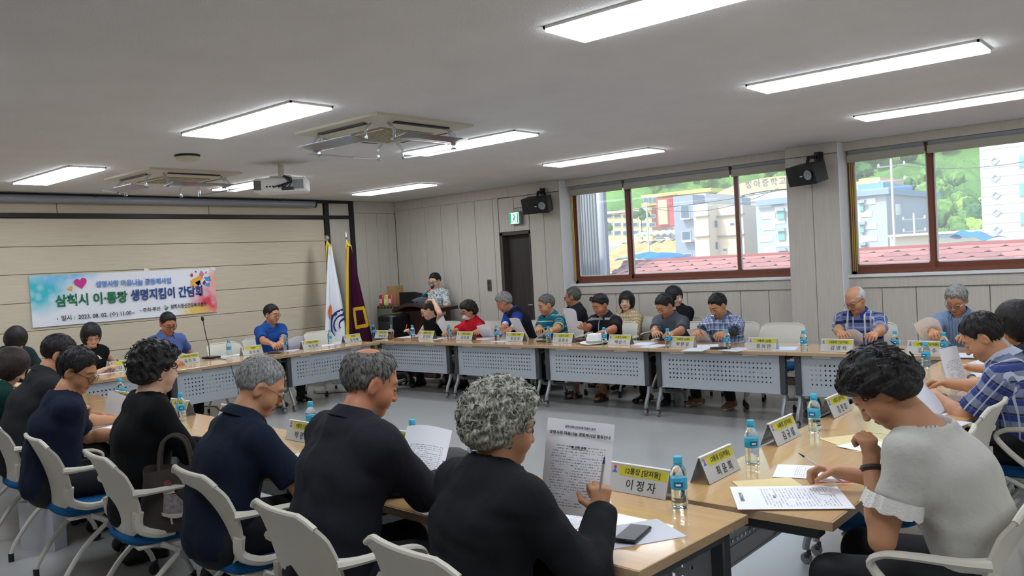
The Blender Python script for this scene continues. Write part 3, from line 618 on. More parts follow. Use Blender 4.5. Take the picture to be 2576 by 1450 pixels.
# ================================================================ TABLES
TL, TD = 1.425, .66
m_wood = M('beech table top', (210, 168, 116), .17, spec=.95, var=(5, .07), stretch=(.6, 9, 1)); m_wood.node_tree.nodes['Principled BSDF'].inputs['Coat Weight'].default_value = .6; m_wood.node_tree.nodes['Principled BSDF'].inputs['Coat Roughness'].default_value = .12
m_edge = M('table edge band', (176, 148, 116), .4, var=(14, .14), stretch=(.2, 1, 26))
m_panel = M('grey modesty panel', (182, 188, 194), .34, metal=.3)
m_bracket = M('dark grey bracket', (70, 73, 76), .45, metal=.3)
m_leg = M('table leg steel', (150, 152, 154), .38, metal=.5)
m_castor = M('castor tyre', (44, 45, 48), .5)
def castor_mesh(tyre):
    mb = MB(); mb.lathe([(.008, -.013), (.026, -.013), (.029, -.008), (.029, .008), (.026, .013), (.008, .013)], 14, (0, 0, .029), Matrix.Rotation(PI/2, 3, 'Y'), 0)
    mb.tube([(0, 0, .03), (0, .012, .055), (0, .015, .075)], .011, 6, 1); mb.box((0, .008, .045), (.034, .03, .03), None, .006, 1); return mb.mesh('castor', [tyre, m_castor if tyre != m_castor else m_blackpl])
CASTOR = castor_mesh(M('castor grey', (120, 120, 120), .5)); CASTOR_B = castor_mesh(m_castor)
def perforated(w, z0, z1):
    """Sheet with real holes: every cell is a ring between its outline and a small hexagonal opening."""
    mb = MB(); nx, nz = 27, 5; mx, zb, zt = .075, .075, .055; cw = (w-2*mx)/nx; ch = (z1-z0-zb-zt)/nz; X0 = -w/2
    mb.span((X0, -.002, z0), (X0+w, .002, z0+zb)); mb.span((X0, -.002, z1-zt), (X0+w, .002, z1)); mb.span((X0, -.002, z0+zb), (X0+mx, .002, z1-zt)); mb.span((X0+w-mx, -.002, z0+zb), (X0+w, .002, z1-zt))
    for i in range(nx):
        for j in range(nz):
            cx = X0+mx+(i+.5)*cw; cz = z0+zb+(j+.5)*ch; a, b = cw/2, ch/2; r = .0105
            O = [(cx-a, cz-b), (cx+a, cz-b), (cx+a, cz+b), (cx-a, cz+b)]; I = [(cx+r*math.cos(q), cz+r*math.sin(q)) for q in (-2.36, -.78, .78, 2.36)]
            V = [(p[0], -.002, p[1]) for p in O+I] + [(p[0], .004, p[1]) for p in I]
            mb.add(V, [(0, 1, 5, 4), (1, 2, 6, 5), (2, 3, 7, 6), (3, 0, 4, 7), (4, 5, 9, 8), (5, 6, 10, 9), (6, 7, 11, 10), (7, 4, 8, 11)])
    mb.span((X0, -.014, z0-.006), (X0+w, .006, z0+.004)); return mb
def make_table():
    t = thing('conference_table', 'x', 'table', (0, 0, 0), 0, 'folding conference tables set in a square')
    mb = MB(); mb.span((-TL/2, -TD/2+.004, TOPZ-.03), (TL/2, TD/2-.004, TOPZ), .003); part('tabletop', mb, m_wood, t, 0)
    mb = MB(); mb.span((-TL/2, -TD/2-.001, TOPZ-.032), (TL/2, -TD/2+.004, TOPZ-.002)); part('edge_band', mb, m_edge, t, 0)
    mb = MB(); mb.span((-TL/2, TD/2-.004, TOPZ-.032), (TL/2, TD/2+.001, TOPZ-.002)); part('edge_band', mb, m_edge, t, 0)
    for sx in (-1, 1): mb = MB(); mb.span((sx*(TL/2-.001), -TD/2, TOPZ-.032), (sx*(TL/2+.001), TD/2, TOPZ-.001)); part('edge_band', mb, m_edge, t, 0)
    ym = -TD/2+.075
    o = part('modesty_panel', perforated(TL-.19, .30, .645), m_panel, t, 0, (0, ym, 0))
    mb = MB(); mb.span((-TL/2+.08, -TD/2+.09, TOPZ-.065), (TL/2-.08, -TD/2+.13, TOPZ-.03)); mb.span((-TL/2+.08, TD/2-.15, TOPZ-.065), (TL/2-.08, TD/2-.11, TOPZ-.03)); part('apron_rail', mb, m_bracket, t, 0)
    for sx in (-1, 1):
        x = sx*(TL/2-.068)
        mb = MB(); mb.box((x, ym+.005, .475), (.055, .05, .36), None, .006); mb.box((x, .02, TOPZ-.055), (.06, .5, .05), None, .006); part('bracket', mb, m_bracket, t)
        mb = MB(); mb.tube([(x, ym+.02, .46), (x, ym+.02, .30), (x, ym+.0, .22), (x, ym-.05, .13), (x, ym-.06, .09), (x, ym-.06, .075)], .019, 8)
        mb.tube([(x, ym+.02, .30), (x, ym+.08, .235), (x, ym+.3, .2), (x, ym+.43, .185), (x, ym+.465, .14), (x, ym+.47, .075)], .017, 8)
        lg = part('leg', mb, m_leg, t); obj('castor', CASTOR, lg, (x, ym-.06, 0)); obj('castor', CASTOR, lg, (x, ym+.47, 0))
    for k, x in enumerate((-.42, .35)): mb = MB(); mb.box((x, -TD/2+.05, TOPZ-.043), (.16, .03, .02), None, .006); part('latch', mb, m_whitepl, t)
    mb = MB(); [mb.tube([(-TL/2+.1, y, TOPZ-.11), (TL/2-.1, y, TOPZ-.11)], .006, 6) for y in (-.12, -.02, .08)]; part('book_rack', mb, m_leg, t)
    return t
table0 = make_table(); used = [False]
def table(x, y, rz, label):
    if not used[0]: used[0] = True; table0.location = (x, y, 0); table0.rotation_euler = (0, 0, rz); table0['label'] = label; return table0
    return copy_tree(table0, (x, y, 0), rz, label)
JW = [-8.02+1.43*k for k in range(6)]
wlab = ['in front of the lectern', 'before the man in the dark vest', 'with the white hat on it', 'before the seated man in grey polo', 'before the empty chair by the column', 'at the window corner beside the right row']
for k, x in enumerate(JW): table(x, 7.2+TD/2, 0, 'beech table with grey perforated panel, window row, '+wlab[k])
for k, y in enumerate((3.53, 4.96, 6.39)): table((-8.58, -8.47, -8.47)[k]-TD/2, y, PI/2, 'beech conference table by the banner wall, '+('before the woman with the bob', 'with the desk microphone', 'next to the flags')[k])
NR = math.atan2(.055, -1)+PI     # the near row turns a little
def near_pt(x, off): return Vector((x, 2.72-.055*(x+1.4)-off, 0))
for k in range(5):
    p = near_pt(-2.035-1.428*k, TD/2); table(p.x, p.y, PI-.055, 'beech conference table of the near row, '+('with the smartphone on it', 'under the suited man', 'before the woman with the tote bag', 'before the man in the navy tee', 'far end by the banner wall')[k])
for k in range(3): table(-1.69+TD/2, 3.485+1.43*k, -PI/2, 'beech conference table of the side row, '+('before the woman in white', 'before the man in checked shirt', 'meeting the window row')[k])

# ================================================================ CHAIRS
m_shell = M('white chair shell', (204, 198, 184), .45, spec=.4); m_seat = M('blue seat fabric', (24, 84, 132), .9, spec=.2, bump=(350, .0008)); m_tube = M('white chair tube', (206, 203, 194), .4)
def make_chair():
    t = thing('chair', 'x', 'chair', (0, 0, 0), 0, 'white shell chairs with blue seats')
    def back(u, v):
        s = 2*u-1; z = .43+.40*v; hw = .205+.052*math.sin(min(1, v*1.25)*PI/2)-.030*max(0, v-.55)/.45
        zc = z - .035*max(0, abs(s)-.72)/.28*max(0, v-.8)/.2 + (.05*max(0, abs(s)-.6)/.4)*max(0, .25-v)/.25
        return Vector((s*hw, -.20-.10*v+.035*s*s+.03*math.sin(v*PI), zc))
    mb = MB(); mb.grid(back, 16, 14, .012); part('backrest', mb, m_shell, t, 60)
    mb = MB(); mb.tube([back(u, 1)+Vector((0, .006, 0)) for u in np.linspace(0, 1, 13)], .011, 8); part('top_rim', mb, m_shell, t)
    for sx in (-1, 1):
        mb = MB(); b = back((sx+1)/2, .60); b0 = back((sx+1)/2, .35)
        P = [b+Vector((-sx*.015, .0, -.005)), Vector((sx*.255, -.12, .662)), Vector((sx*.272, .02, .662)), Vector((sx*.270, .10, .650)), Vector((sx*.262, .135, .61)), Vector((sx*.25, .06, .52)), Vector((sx*.235, -.02, .455))]
        PP = curve(P, 4); mb.tube(PP, list(np.interp(np.linspace(0, 6, len(PP)), range(7), [.034, .024, .021, .02, .019, .019, .022])), 8, 0, True, .6)
        PP = curve([b0+Vector((-sx*.02, 0, 0)), Vector((sx*.212, -.17, .495)), Vector((sx*.228, -.10, .455)), Vector((sx*.235, -.02, .45))], 4); mb.tube(PP, list(np.linspace(.026, .018, len(PP))), 8); part('armrest', mb, m_shell, t)
    mb = MB(); ring = lambda r, z, n=28: [(.225*r*math.copysign(abs(math.cos(a))**.55, math.cos(a)), .01+.225*r*math.copysign(abs(math.sin(a))**.55, math.sin(a)), z) for a in np.linspace(0, 2*PI, n, endpoint=False)]
    L = [(.93, .405), (1.0, .415), (1.0, .435), (.95, .448), (.8, .452), (.4, .446), (.02, .444)]; V = [p for r, z in L for p in ring(r, z)]; n = 28
    mb.add(V, [(i*n+k, i*n+(k+1) % n, (i+1)*n+(k+1) % n, (i+1)*n+k) for i in range(len(L)-1) for k in range(n)]+[tuple(range(n))[::-1]]); part('seat', mb, m_seat, t, 70)
    mb = MB(); mb.box((0, .0, .395), (.40, .36, .02), None, .008); part('seat_pan', mb, m_shell, t)
    for sx in (-1, 1):
        mb = MB(); mb.tube(curve([(sx*.225, .11, .40), (sx*.235, .02, .36), (sx*.24, -.12, .25), (sx*.245, -.22, .12), (sx*.248, -.255, .05), (sx*.248, -.258, .0)], 4), .0135, 8); lg = part('rear_leg', mb, m_tube, t)
        mb = MB(); mb.lathe([(.016, 0), (.016, .05)], 8, (sx*.248, -.258, 0)); part('foot_cap', mb, m_blackpl, lg)
        mb = MB(); mb.tube(curve([(sx*.225, -.08, .40), (sx*.23, .0, .35), (sx*.235, .12, .24), (sx*.24, .20, .13), (sx*.242, .22, .075)], 4), .0135, 8); lg = part('front_leg', mb, m_tube, t)
        mb = MB(); mb.lathe([(.03, -.012), (.03, .012)], 12, (sx*.243, .02, .335), Matrix.Rotation(PI/2, 3, 'Y')); part('pivot_cap', mb, m_greypl, lg)
        obj('castor', CASTOR_B, lg, (sx*.242, .22, 0))
    return t
chair0 = make_chair(); cused = [False]
def chair(x, y, rz, label):
    if not cused[0]: cused[0] = True; chair0.location = (x, y, 0); chair0.rotation_euler = (0, 0, rz); chair0['label'] = label; return chair0
    return copy_tree(chair0, (x, y, 0), rz, label)

# ================================================================ BOTTLES, NAME CARDS, PAPER
m_pet = M('water bottle', (232, 244, 248), .04, spec=.5, trans=1.0, ior=1.30)
m_cap = M('sky blue cap', (64, 178, 214), .4); m_blab = M('teal label', (38, 164, 196), .4, var=(30, .12))
def make_bottle():
    t = thing('water_bottle', 'x', 'bottle', (0, 0, 0), 0, 'plastic water bottles with sky blue caps')
    mb = MB(); mb.lathe([(.0, .004), (.018, .002), (.028, .002), (.0305, .009), (.0305, .022), (.0285, .027), (.0305, .032), (.0305, .042), (.0285, .047), (.0305, .052), (.0305, .064), (.029, .068), (.029, .108), (.031, .114), (.0305, .126), (.026, .144), (.017, .158), (.0125, .163), (.0125, .172)], 16); part('body', mb, m_pet, t, 60)
    mb = MB(); mb.lathe([(.0298, .072), (.0308, .073), (.0308, .112), (.0298, .113)], 16); lb = part('label_wrap', mb, m_blab, t, 60)
    mb = MB(); mb.grid(lambda u, v: (.0311*math.cos(-PI/2+(u-.5)*1.1), .0311*math.sin(-PI/2+(u-.5)*1.1), .082+.02*v), 6, 2); part('label_mark', mb, M('label blue', (30, 84, 150), .4), lb)
    mb = MB(); mb.grid(lambda u, v: (.0312*math.cos(-PI/2+(u-.5)*.6), .0312*math.sin(-PI/2+(u-.5)*.6), .088+.007*v), 4, 1); part('label_print', mb, m_whitepl, lb)
    mb = MB(); mb.lathe([(.0155, .166), (.0165, .168), (.0165, .186), (.015, .190), (0, .191)], 18); part('cap', mb, m_cap, t)
    mb = MB(); mb.lathe([(.0175, .161), (.0175, .164)], 16); part('neck_ring', mb, m_cap, t)
    return t
bot0 = make_bottle(); bused = [False]
def bottle(p, label, rz=None):
    rz = math.atan2(p[1], p[0])+PI/2+PI+random.uniform(-.5, .5) if rz is None else rz
    if not bused[0]: bused[0] = True; bot0.location = p; bot0.rotation_euler = (0, 0, rz); bot0['label'] = label; return bot0
    return copy_tree(bot0, p, rz, label)
m_card = thin_paper('name card', (232, 232, 230), .45); m_yel = thin_paper('yellow band', (222, 214, 66), .3); m_ink = M('card ink', (46, 46, 48), .6); m_tent = see_through('card holder acrylic', (.96, .96, .95, 1), .35, .06, .06)
m_emb = M('emblem red', (200, 60, 70), .6); m_emb2 = M('emblem blue', (70, 110, 190), .6)
CARD = {}
def card_meshes():
    w, h, d = .285, .105, .085; s = math.atan2(d/2, h)
    mb = MB(); q = .003
    mb.add([(-w/2, -d/2, 0), (w/2, -d/2, 0), (w/2, 0, h), (-w/2, 0, h), (-w/2, -d/2+q, 0), (w/2, -d/2+q, 0), (w/2, q*.3, h-q*2), (-w/2, q*.3, h-q*2)], [(0, 1, 2, 3), (7, 6, 5, 4), (0, 4, 5, 1), (1, 5, 6, 2), (3, 2, 6, 7), (0, 3, 7, 4)])
    CARD['face'] = mb.mesh('holder_face', m_tent, 0)
    mb = MB(); mb.box((0, 0, h), (w, .012, .006), None, .002); CARD['ridge'] = mb.mesh('holder_ridge', m_whitepl, 0)
    k = lambda name, x0, x1, a, b, off, mat: CARD.__setitem__(name, (lambda mb: (mb.add([(x0, -d/2*(1-a)-off, h*a), (x1, -d/2*(1-a)-off, h*a), (x1, -d/2*(1-b)-off, h*b), (x0, -d/2*(1-b)-off, h*b)], [(0, 1, 2, 3)]), mb.mesh(name, mat, 0))[1])(MB()))
    k('card', -w/2+.004, w/2-.004, .02, .97, .0012, m_card); k('band', -w/2+.05, w/2-.008, .60, .93, .0020, m_yel)
    mb = MB(); mb.add([(-w/2+.014, -d/2*.30-.003, h*.66), (-w/2+.042, -d/2*.30-.003, h*.66), (-w/2+.028, -d/2*.17-.003, h*.80)], [(0, 1, 2)], 0); mb.lathe([(0, 0), (.007, .0005)], 8, (-w/2+.028, -d/2*.13-.003, h*.85), Matrix.Rotation(PI/2-s, 3, 'X'), 1); CARD['emblem'] = mb.mesh('emblem', [m_emb2, m_emb], 0)
    return w, h, d, s
CW, CH, CD, CS = card_meshes()
def name_card(p, rz, title, name, label, both=True):
    """Tent card; its reading side looks along local -Y."""
    t = thing('name_card', label, 'name card', p, rz, 'tent name cards on the tables')
    obj('holder_ridge', CARD['ridge'], t)
    for s in (0, 1):
        r = (0, 0, PI*s); f = obj('holder_face', CARD['face'], t, None, r)
        if s == 1 and not both: continue
        c = obj('card', CARD['card'], f); obj('yellow_band', CARD['band'], f); obj('emblem', CARD['emblem'], f)
        for nm, s_, size, zz, b in (('title_lettering', title, .026, .765, .02), ('name_lettering', name, .043, .30, .012)):
            if not s_: continue
            obj(nm, text_mesh(s_, size, m_ink, b), f, (.018, -CD/2*(1-zz)-.0032, CH*zz), (PI/2-CS, 0, 0))
    return t
m_paper = thin_paper('plain paper', (234, 235, 242), .3); m_print = print_mat('printed paper'); m_manila = M('manila folder', (222, 200, 146), .6); m_clear = see_through('clear file', (.97, .97, .98, 1), .5, .05, .04)
def paper(p, rz=0.0, label='x', w=.21, h=.297, mat=None, bend=.0, tilt=0.0, roll=0.0, curl=0.0, name='paper_sheet', cat='paper', group='paper sheets on the tables', xdir=None, ydir=None, heading=None):
    """A sheet in its own XY plane, centred; bend lifts the far edge, curl waves it across."""
    mb = MB(); mb.grid(lambda u, v: ((u-.5)*w, (v-.5)*h, bend*(v**2)+curl*math.sin(u*PI*1.2)*(.4+v)), 10, 12, .0012)
    me = mb.mesh(name, mat or m_paper, 60); uv = me.uv_layers.new(name='UVMap')
    for lp in me.loops: c = me.vertices[lp.vertex_index].co; uv.data[lp.index].uv = (c.x/w+.5, c.y/h+.5)
    o = obj(name, me); tag(o, label, cat, group)
    if xdir is not None: o.matrix_world = frame_matrix(p, xdir, ydir)
    else: o.location = p; o.rotation_euler = Euler((tilt, roll, rz), 'XYZ')
    if heading:
        for s_, size, y in heading: obj('lettering', text_mesh(s_, size, m_ink, .03), o, (0, y, bend*((y/h+.5)**2)+abs(curl)*1.35+.0025))
    return o
# ================================================================ PEOPLE: smooth-blended solids, skinned to one surface
def surface_nets(D, ax):
    X, Y, Z = ax; ins = D < 0; nx, ny, nz = D.shape
    cnt = np.zeros((nx-1, ny-1, nz-1), np.int8)
    for i in (0, 1):
        for j in (0, 1):
            for k in (0, 1): cnt += ins[i:nx-1+i, j:ny-1+j, k:nz-1+k]
    cells = np.argwhere((cnt > 0) & (cnt < 8))
    if not len(cells): return np.zeros((0, 3)), np.zeros((0, 4), int)
    idx = -np.ones(cnt.shape, np.int64); idx[tuple(cells.T)] = np.arange(len(cells))
    pos = np.zeros((len(cells), 3)); num = np.zeros(len(cells)); co = [(i, j, k) for i in (0, 1) for j in (0, 1) for k in (0, 1)]
    for a in co:
        for ax_i in range(3):
            if a[ax_i]: continue
            b = list(a); b[ax_i] = 1
            A = cells+np.array(a); B = cells+np.array(b); da = D[tuple(A.T)]; db = D[tuple(B.T)]; cr = (da < 0) != (db < 0)
            t = np.where(cr, da/np.where(cr, da-db, 1), 0)
            PA = np.stack([X[A[:, 0]], Y[A[:, 1]], Z[A[:, 2]]], 1); PB = np.stack([X[B[:, 0]], Y[B[:, 1]], Z[B[:, 2]]], 1)
            pos += np.where(cr[:, None], PA+(PB-PA)*t[:, None], 0); num += cr
    pos /= num[:, None]; Q = []
    for a in range(3):
        o = [i for i in range(3) if i != a]; s0 = [slice(None)]*3; s1 = [slice(None)]*3; s0[a] = slice(0, -1); s1[a] = slice(1, None)
        e = ins[tuple(s0)] != ins[tuple(s1)]; P = np.argwhere(e)
        P = P[(P[:, o[0]] > 0) & (P[:, o[1]] > 0) & (P[:, o[0]] < cnt.shape[o[0]]) & (P[:, o[1]] < cnt.shape[o[1]])]
        d0 = np.zeros(3, int); d0[o[0]] = 1; d1 = np.zeros(3, int); d1[o[1]] = 1
        q = np.stack([idx[tuple((P-d0-d1).T)], idx[tuple((P-d1).T)], idx[tuple(P.T)], idx[tuple((P-d0).T)]], 1)
        fl = ins[tuple(P.T)] ^ (a == 1); q[~fl] = q[~fl][:, ::-1]; Q.append(q)
    return pos, np.concatenate(Q)
class Sdf:
    """List of blended primitives. kinds: cone (a,b,ra,rb), ecap (a,b,(rx,ry),(rx,ry),X axis), ell (c, radii, R)."""
    def __init__(s): s.p = []
    def cone(s, a, b, ra, rb, k=.02, sub=False): s.p.append(('c', np.array(a, float), np.array(b, float), ra, rb, None, k, sub)); return s
    def ecap(s, a, b, ra, rb, X=(1, 0, 0), k=.03, sub=False): s.p.append(('e', np.array(a, float), np.array(b, float), ra, rb, np.array(X, float), k, sub)); return s
    def ell(s, c, r, R=None, k=.02, sub=False): s.p.append(('l', np.array(c, float), np.array(r, float), None, None, None if R is None else np.array(R), k, sub)); return s
    def grown(s, g):
        t = Sdf()
        for p in s.p:
            if p[0] == 'c': t.p.append((p[0], p[1], p[2], p[3]+g, p[4]+g, None, p[6], p[7]))
            elif p[0] == 'e': t.p.append((p[0], p[1], p[2], (p[3][0]+g, p[3][1]+g), (p[4][0]+g, p[4][1]+g), p[5], p[6], p[7]))
            else: t.p.append((p[0], p[1], p[2]+g, None, None, p[5], p[6], p[7]))
        return t
    def bounds(s):
        lo = np.full(3, 1e9); hi = -lo
        for p in s.p:
            if p[7]: continue
            a, b = s._bb(p); lo = np.minimum(lo, a); hi = np.maximum(hi, b)
        return lo, hi
    def _bb(s, p):
        if p[0] == 'c': r = max(p[3], p[4]); return np.minimum(p[1], p[2])-r, np.maximum(p[1], p[2])+r
        if p[0] == 'e': r = max(max(p[3]), max(p[4])); return np.minimum(p[1], p[2])-r, np.maximum(p[1], p[2])+r
        r = max(p[2]); return p[1]-r, p[1]+r
    def field(s, ax, h):
        D = np.full([len(a) for a in ax], .08, np.float32)
        for p in s.p:
            lo, hi = s._bb(p); m = p[6]+2.5*h; sl = []
            for i in range(3):
                i0 = np.searchsorted(ax[i], lo[i]-m); i1 = np.searchsorted(ax[i], hi[i]+m); sl.append(slice(i0, i1))
            if any(q.stop <= q.start for q in sl): continue
            x = ax[0][sl[0]][:, None, None].astype(np.float32); y = ax[1][sl[1]][None, :, None].astype(np.float32); z = ax[2][sl[2]][None, None, :].astype(np.float32)
            if p[0] == 'l':
                dx, dy, dz = x-p[1][0], y-p[1][1], z-p[1][2]
                if p[5] is not None:
                    R = p[5]; dx, dy, dz = dx*R[0, 0]+dy*R[1, 0]+dz*R[2, 0], dx*R[0, 1]+dy*R[1, 1]+dz*R[2, 1], dx*R[0, 2]+dy*R[1, 2]+dz*R[2, 2]
                r = p[2]; k0 = np.sqrt((dx/r[0])**2+(dy/r[1])**2+(dz/r[2])**2); k1 = np.sqrt((dx/r[0]**2)**2+(dy/r[1]**2)**2+(dz/r[2]**2)**2)+1e-6
                d = k0*(k0-1)/k1
            else:
                ba = p[2]-p[1]; L = max(np.dot(ba, ba), 1e-9); dx, dy, dz = x-p[1][0], y-p[1][1], z-p[1][2]
                t = np.clip((dx*ba[0]+dy*ba[1]+dz*ba[2])/L, 0, 1); dx = dx-t*ba[0]; dy = dy-t*ba[1]; dz = dz-t*ba[2]
                if p[0] == 'c': d = np.sqrt(dx*dx+dy*dy+dz*dz)-(p[3]+(p[4]-p[3])*t)
                else:
                    X = p[5]/np.linalg.norm(p[5]); u = ba/math.sqrt(L); Yv = np.cross(u, X); Yv /= np.linalg.norm(Yv); X = np.cross(Yv, u)
                    px = dx*X[0]+dy*X[1]+dz*X[2]; py = dx*Yv[0]+dy*Yv[1]+dz*Yv[2]; pu = dx*u[0]+dy*u[1]+dz*u[2]
                    rx = p[3][0]+(p[4][0]-p[3][0])*t; ry = p[3][1]+(p[4][1]-p[3][1])*t; rm = np.minimum(rx, ry)
                    k0 = np.sqrt((px/rx)**2+(py/ry)**2+(pu/rm)**2); k1 = np.sqrt((px/rx**2)**2+(py/ry**2)**2+(pu/rm**2)**2)+1e-6; d = k0*(k0-1)/k1
            q = D[tuple(sl)]
            if p[7]: hh = np.maximum(p[6]-np.abs(q+d), 0)/p[6]; D[tuple(sl)] = np.maximum(q, -d)+hh*hh*p[6]/4
            else: hh = np.maximum(p[6]-np.abs(q-d), 0)/p[6]; D[tuple(sl)] = np.minimum(q, d)-hh*hh*p[6]/4
        return D
def axes_for(lo, hi, h): return [np.arange(lo[i]-2.2*h, hi[i]+2.4*h, h) for i in range(3)]
def np_mesh(name, v, q, mat, col=None):
    me = bpy.data.meshes.new(name); me.vertices.add(len(v)); me.vertices.foreach_set('co', np.ascontiguousarray(v, np.float32).ravel())
    me.loops.add(q.size); me.loops.foreach_set('vertex_index', np.ascontiguousarray(q, np.int32).ravel())
    me.polygons.add(len(q)); me.polygons.foreach_set('loop_start', np.arange(0, q.size, 4, dtype=np.int32)); me.polygons.foreach_set('loop_total', np.full(len(q), 4, np.int32))
    me.polygons.foreach_set('use_smooth', np.ones(len(q), bool)); me.update(); me.validate()
    me.materials.append(mat)
    if col is not None:
        a = me.color_attributes.new('Col', 'FLOAT_COLOR', 'POINT'); c = np.ones((len(v), 4), np.float32); c[:, :3] = col
        a.data.foreach_set('color', c.ravel())
    return me
def wob(ax, f, seed, sc=(1, 1, 1)):
    """Soft pseudo-random wave field on a grid, about -1..1."""
    r = np.random.default_rng(seed); X = ax[0][:, None, None]; Y = ax[1][None, :, None]; Z = ax[2][None, None, :]; s = 0
    for k in range(5):
        d = r.normal(size=3); d /= np.linalg.norm(d); d = d*np.array(sc); ff = f*(.6+.9*r.random()); s = s+np.sin(ff*(X*d[0]+Y*d[1]+Z*d[2])+r.random()*6.28)
    return s/3.0
lin = lambda c: np.array(C(*c)[:3])
def rotm(yaw, pitch, roll):
    """Head turn: yaw to its left positive, pitch down positive, roll towards its right shoulder positive."""
    return np.array(Matrix.Rotation(yaw, 3, 'Z') @ Matrix.Rotation(-pitch, 3, 'X') @ Matrix.Rotation(roll, 3, 'Y'))
HAIR = {}
def hair_mat(name, col, col2=None, rough=.5):
    key = 'hair '+name
    if key in MATS: return MATS[key]
    m = M(key, col, rough, spec=.35); n = m.node_tree.nodes; l = m.node_tree.links
    tc = n.new('ShaderNodeTexCoord'); mp = n.new('ShaderNodeMapping'); mp.inputs['Scale'].default_value = (60, 60, 22); l.new(tc.outputs['Object'], mp.inputs[0])
    ns = n.new('ShaderNodeTexNoise'); ns.inputs['Scale'].default_value = 2.2; ns.inputs['Detail'].default_value = 3; l.new(mp.outputs[0], ns.inputs['Vector'])
    cr = n.new('ShaderNodeValToRGB'); cr.color_ramp.elements[0].position = .35; cr.color_ramp.elements[1].position = .68
    cr.color_ramp.elements[0].color = C(*col); cr.color_ramp.elements[1].color = C(*(col2 or tuple(min(255, int(c*1.5+8)) for c in col)))
    l.new(ns.outputs[0], cr.inputs[0]); l.new(cr.outputs[0], n['Principled BSDF'].inputs['Base Color'])
    bp = n.new('ShaderNodeBump'); bp.inputs['Distance'].default_value = .004; l.new(ns.outputs[0], bp.inputs['Height']); l.new(bp.outputs[0], n['Principled BSDF'].inputs['Normal'])
    return m
BLACK = ('black', (17, 15, 15), (38, 33, 32)); DARK = ('dark brown', (32, 24, 22), (58, 44, 38)); GREY = ('grey', (92, 90, 88), (160, 160, 158)); SALT = ('salt and pepper', (52, 50, 49), (118, 115, 110)); SILVER = ('silver', (78, 76, 68), (176, 173, 160)); WHITE = ('white', (150, 152, 155), (212, 214, 216))
V3 = lambda *a: np.array(a, float)
def hand(S, wrist, fdir, palm, side, curl=.6, spread=.12, sc=1.0, thumb=.6, body=True):
    """Palm, four fingers of unequal length and a thumb. fdir: finger direction, palm: direction the palm looks, side: +1 right."""
    f = fdir/np.linalg.norm(fdir); p = palm-f*np.dot(palm, f); p /= np.linalg.norm(p); x = np.cross(f, -p)*side  # x towards the little finger... thumb side is -x
    t = -x
    P = lambda a, b, c: wrist + sc*(t*a + f*b + p*c)
    S.ecap(P(0, .005, 0), P(.0, .075, 0), (.027*sc, .016*sc), (.039*sc, .0135*sc), x, .015)
    for i, (a, L) in enumerate(((.030, .078), (.010, .088), (-.010, .082), (-.029, .064))):
        base = P(a, .082-.004*abs(i-1), .0); d = f + t*spread*(1.2-i*.8); d /= np.linalg.norm(d); q = base; ang = 0
        for seg, (fr, r0, r1) in enumerate(((.45, .0098, .0090), (.30, .0090, .0082), (.25, .0082, .0072))):
            ang += curl*(.75, 1.0, .7)[seg]; dd = d*math.cos(ang)+p*math.sin(ang); q2 = q+dd*L*fr*sc; S.cone(q, q2, r0*sc, r1*sc, .006); q = q2
    b = P(.028, .02, .004); d = f*.55+t*.75+p*thumb; d /= np.linalg.norm(d); q = b + d*.048*sc; S.cone(b, q, .015*sc, .0115*sc, .012)
    d2 = f*.85+t*.15+p*(thumb+.25*curl); d2 /= np.linalg.norm(d2); S.cone(q, q+d2*.036*sc, .0112*sc, .0085*sc, .006)
    return P(0, .09, .02)
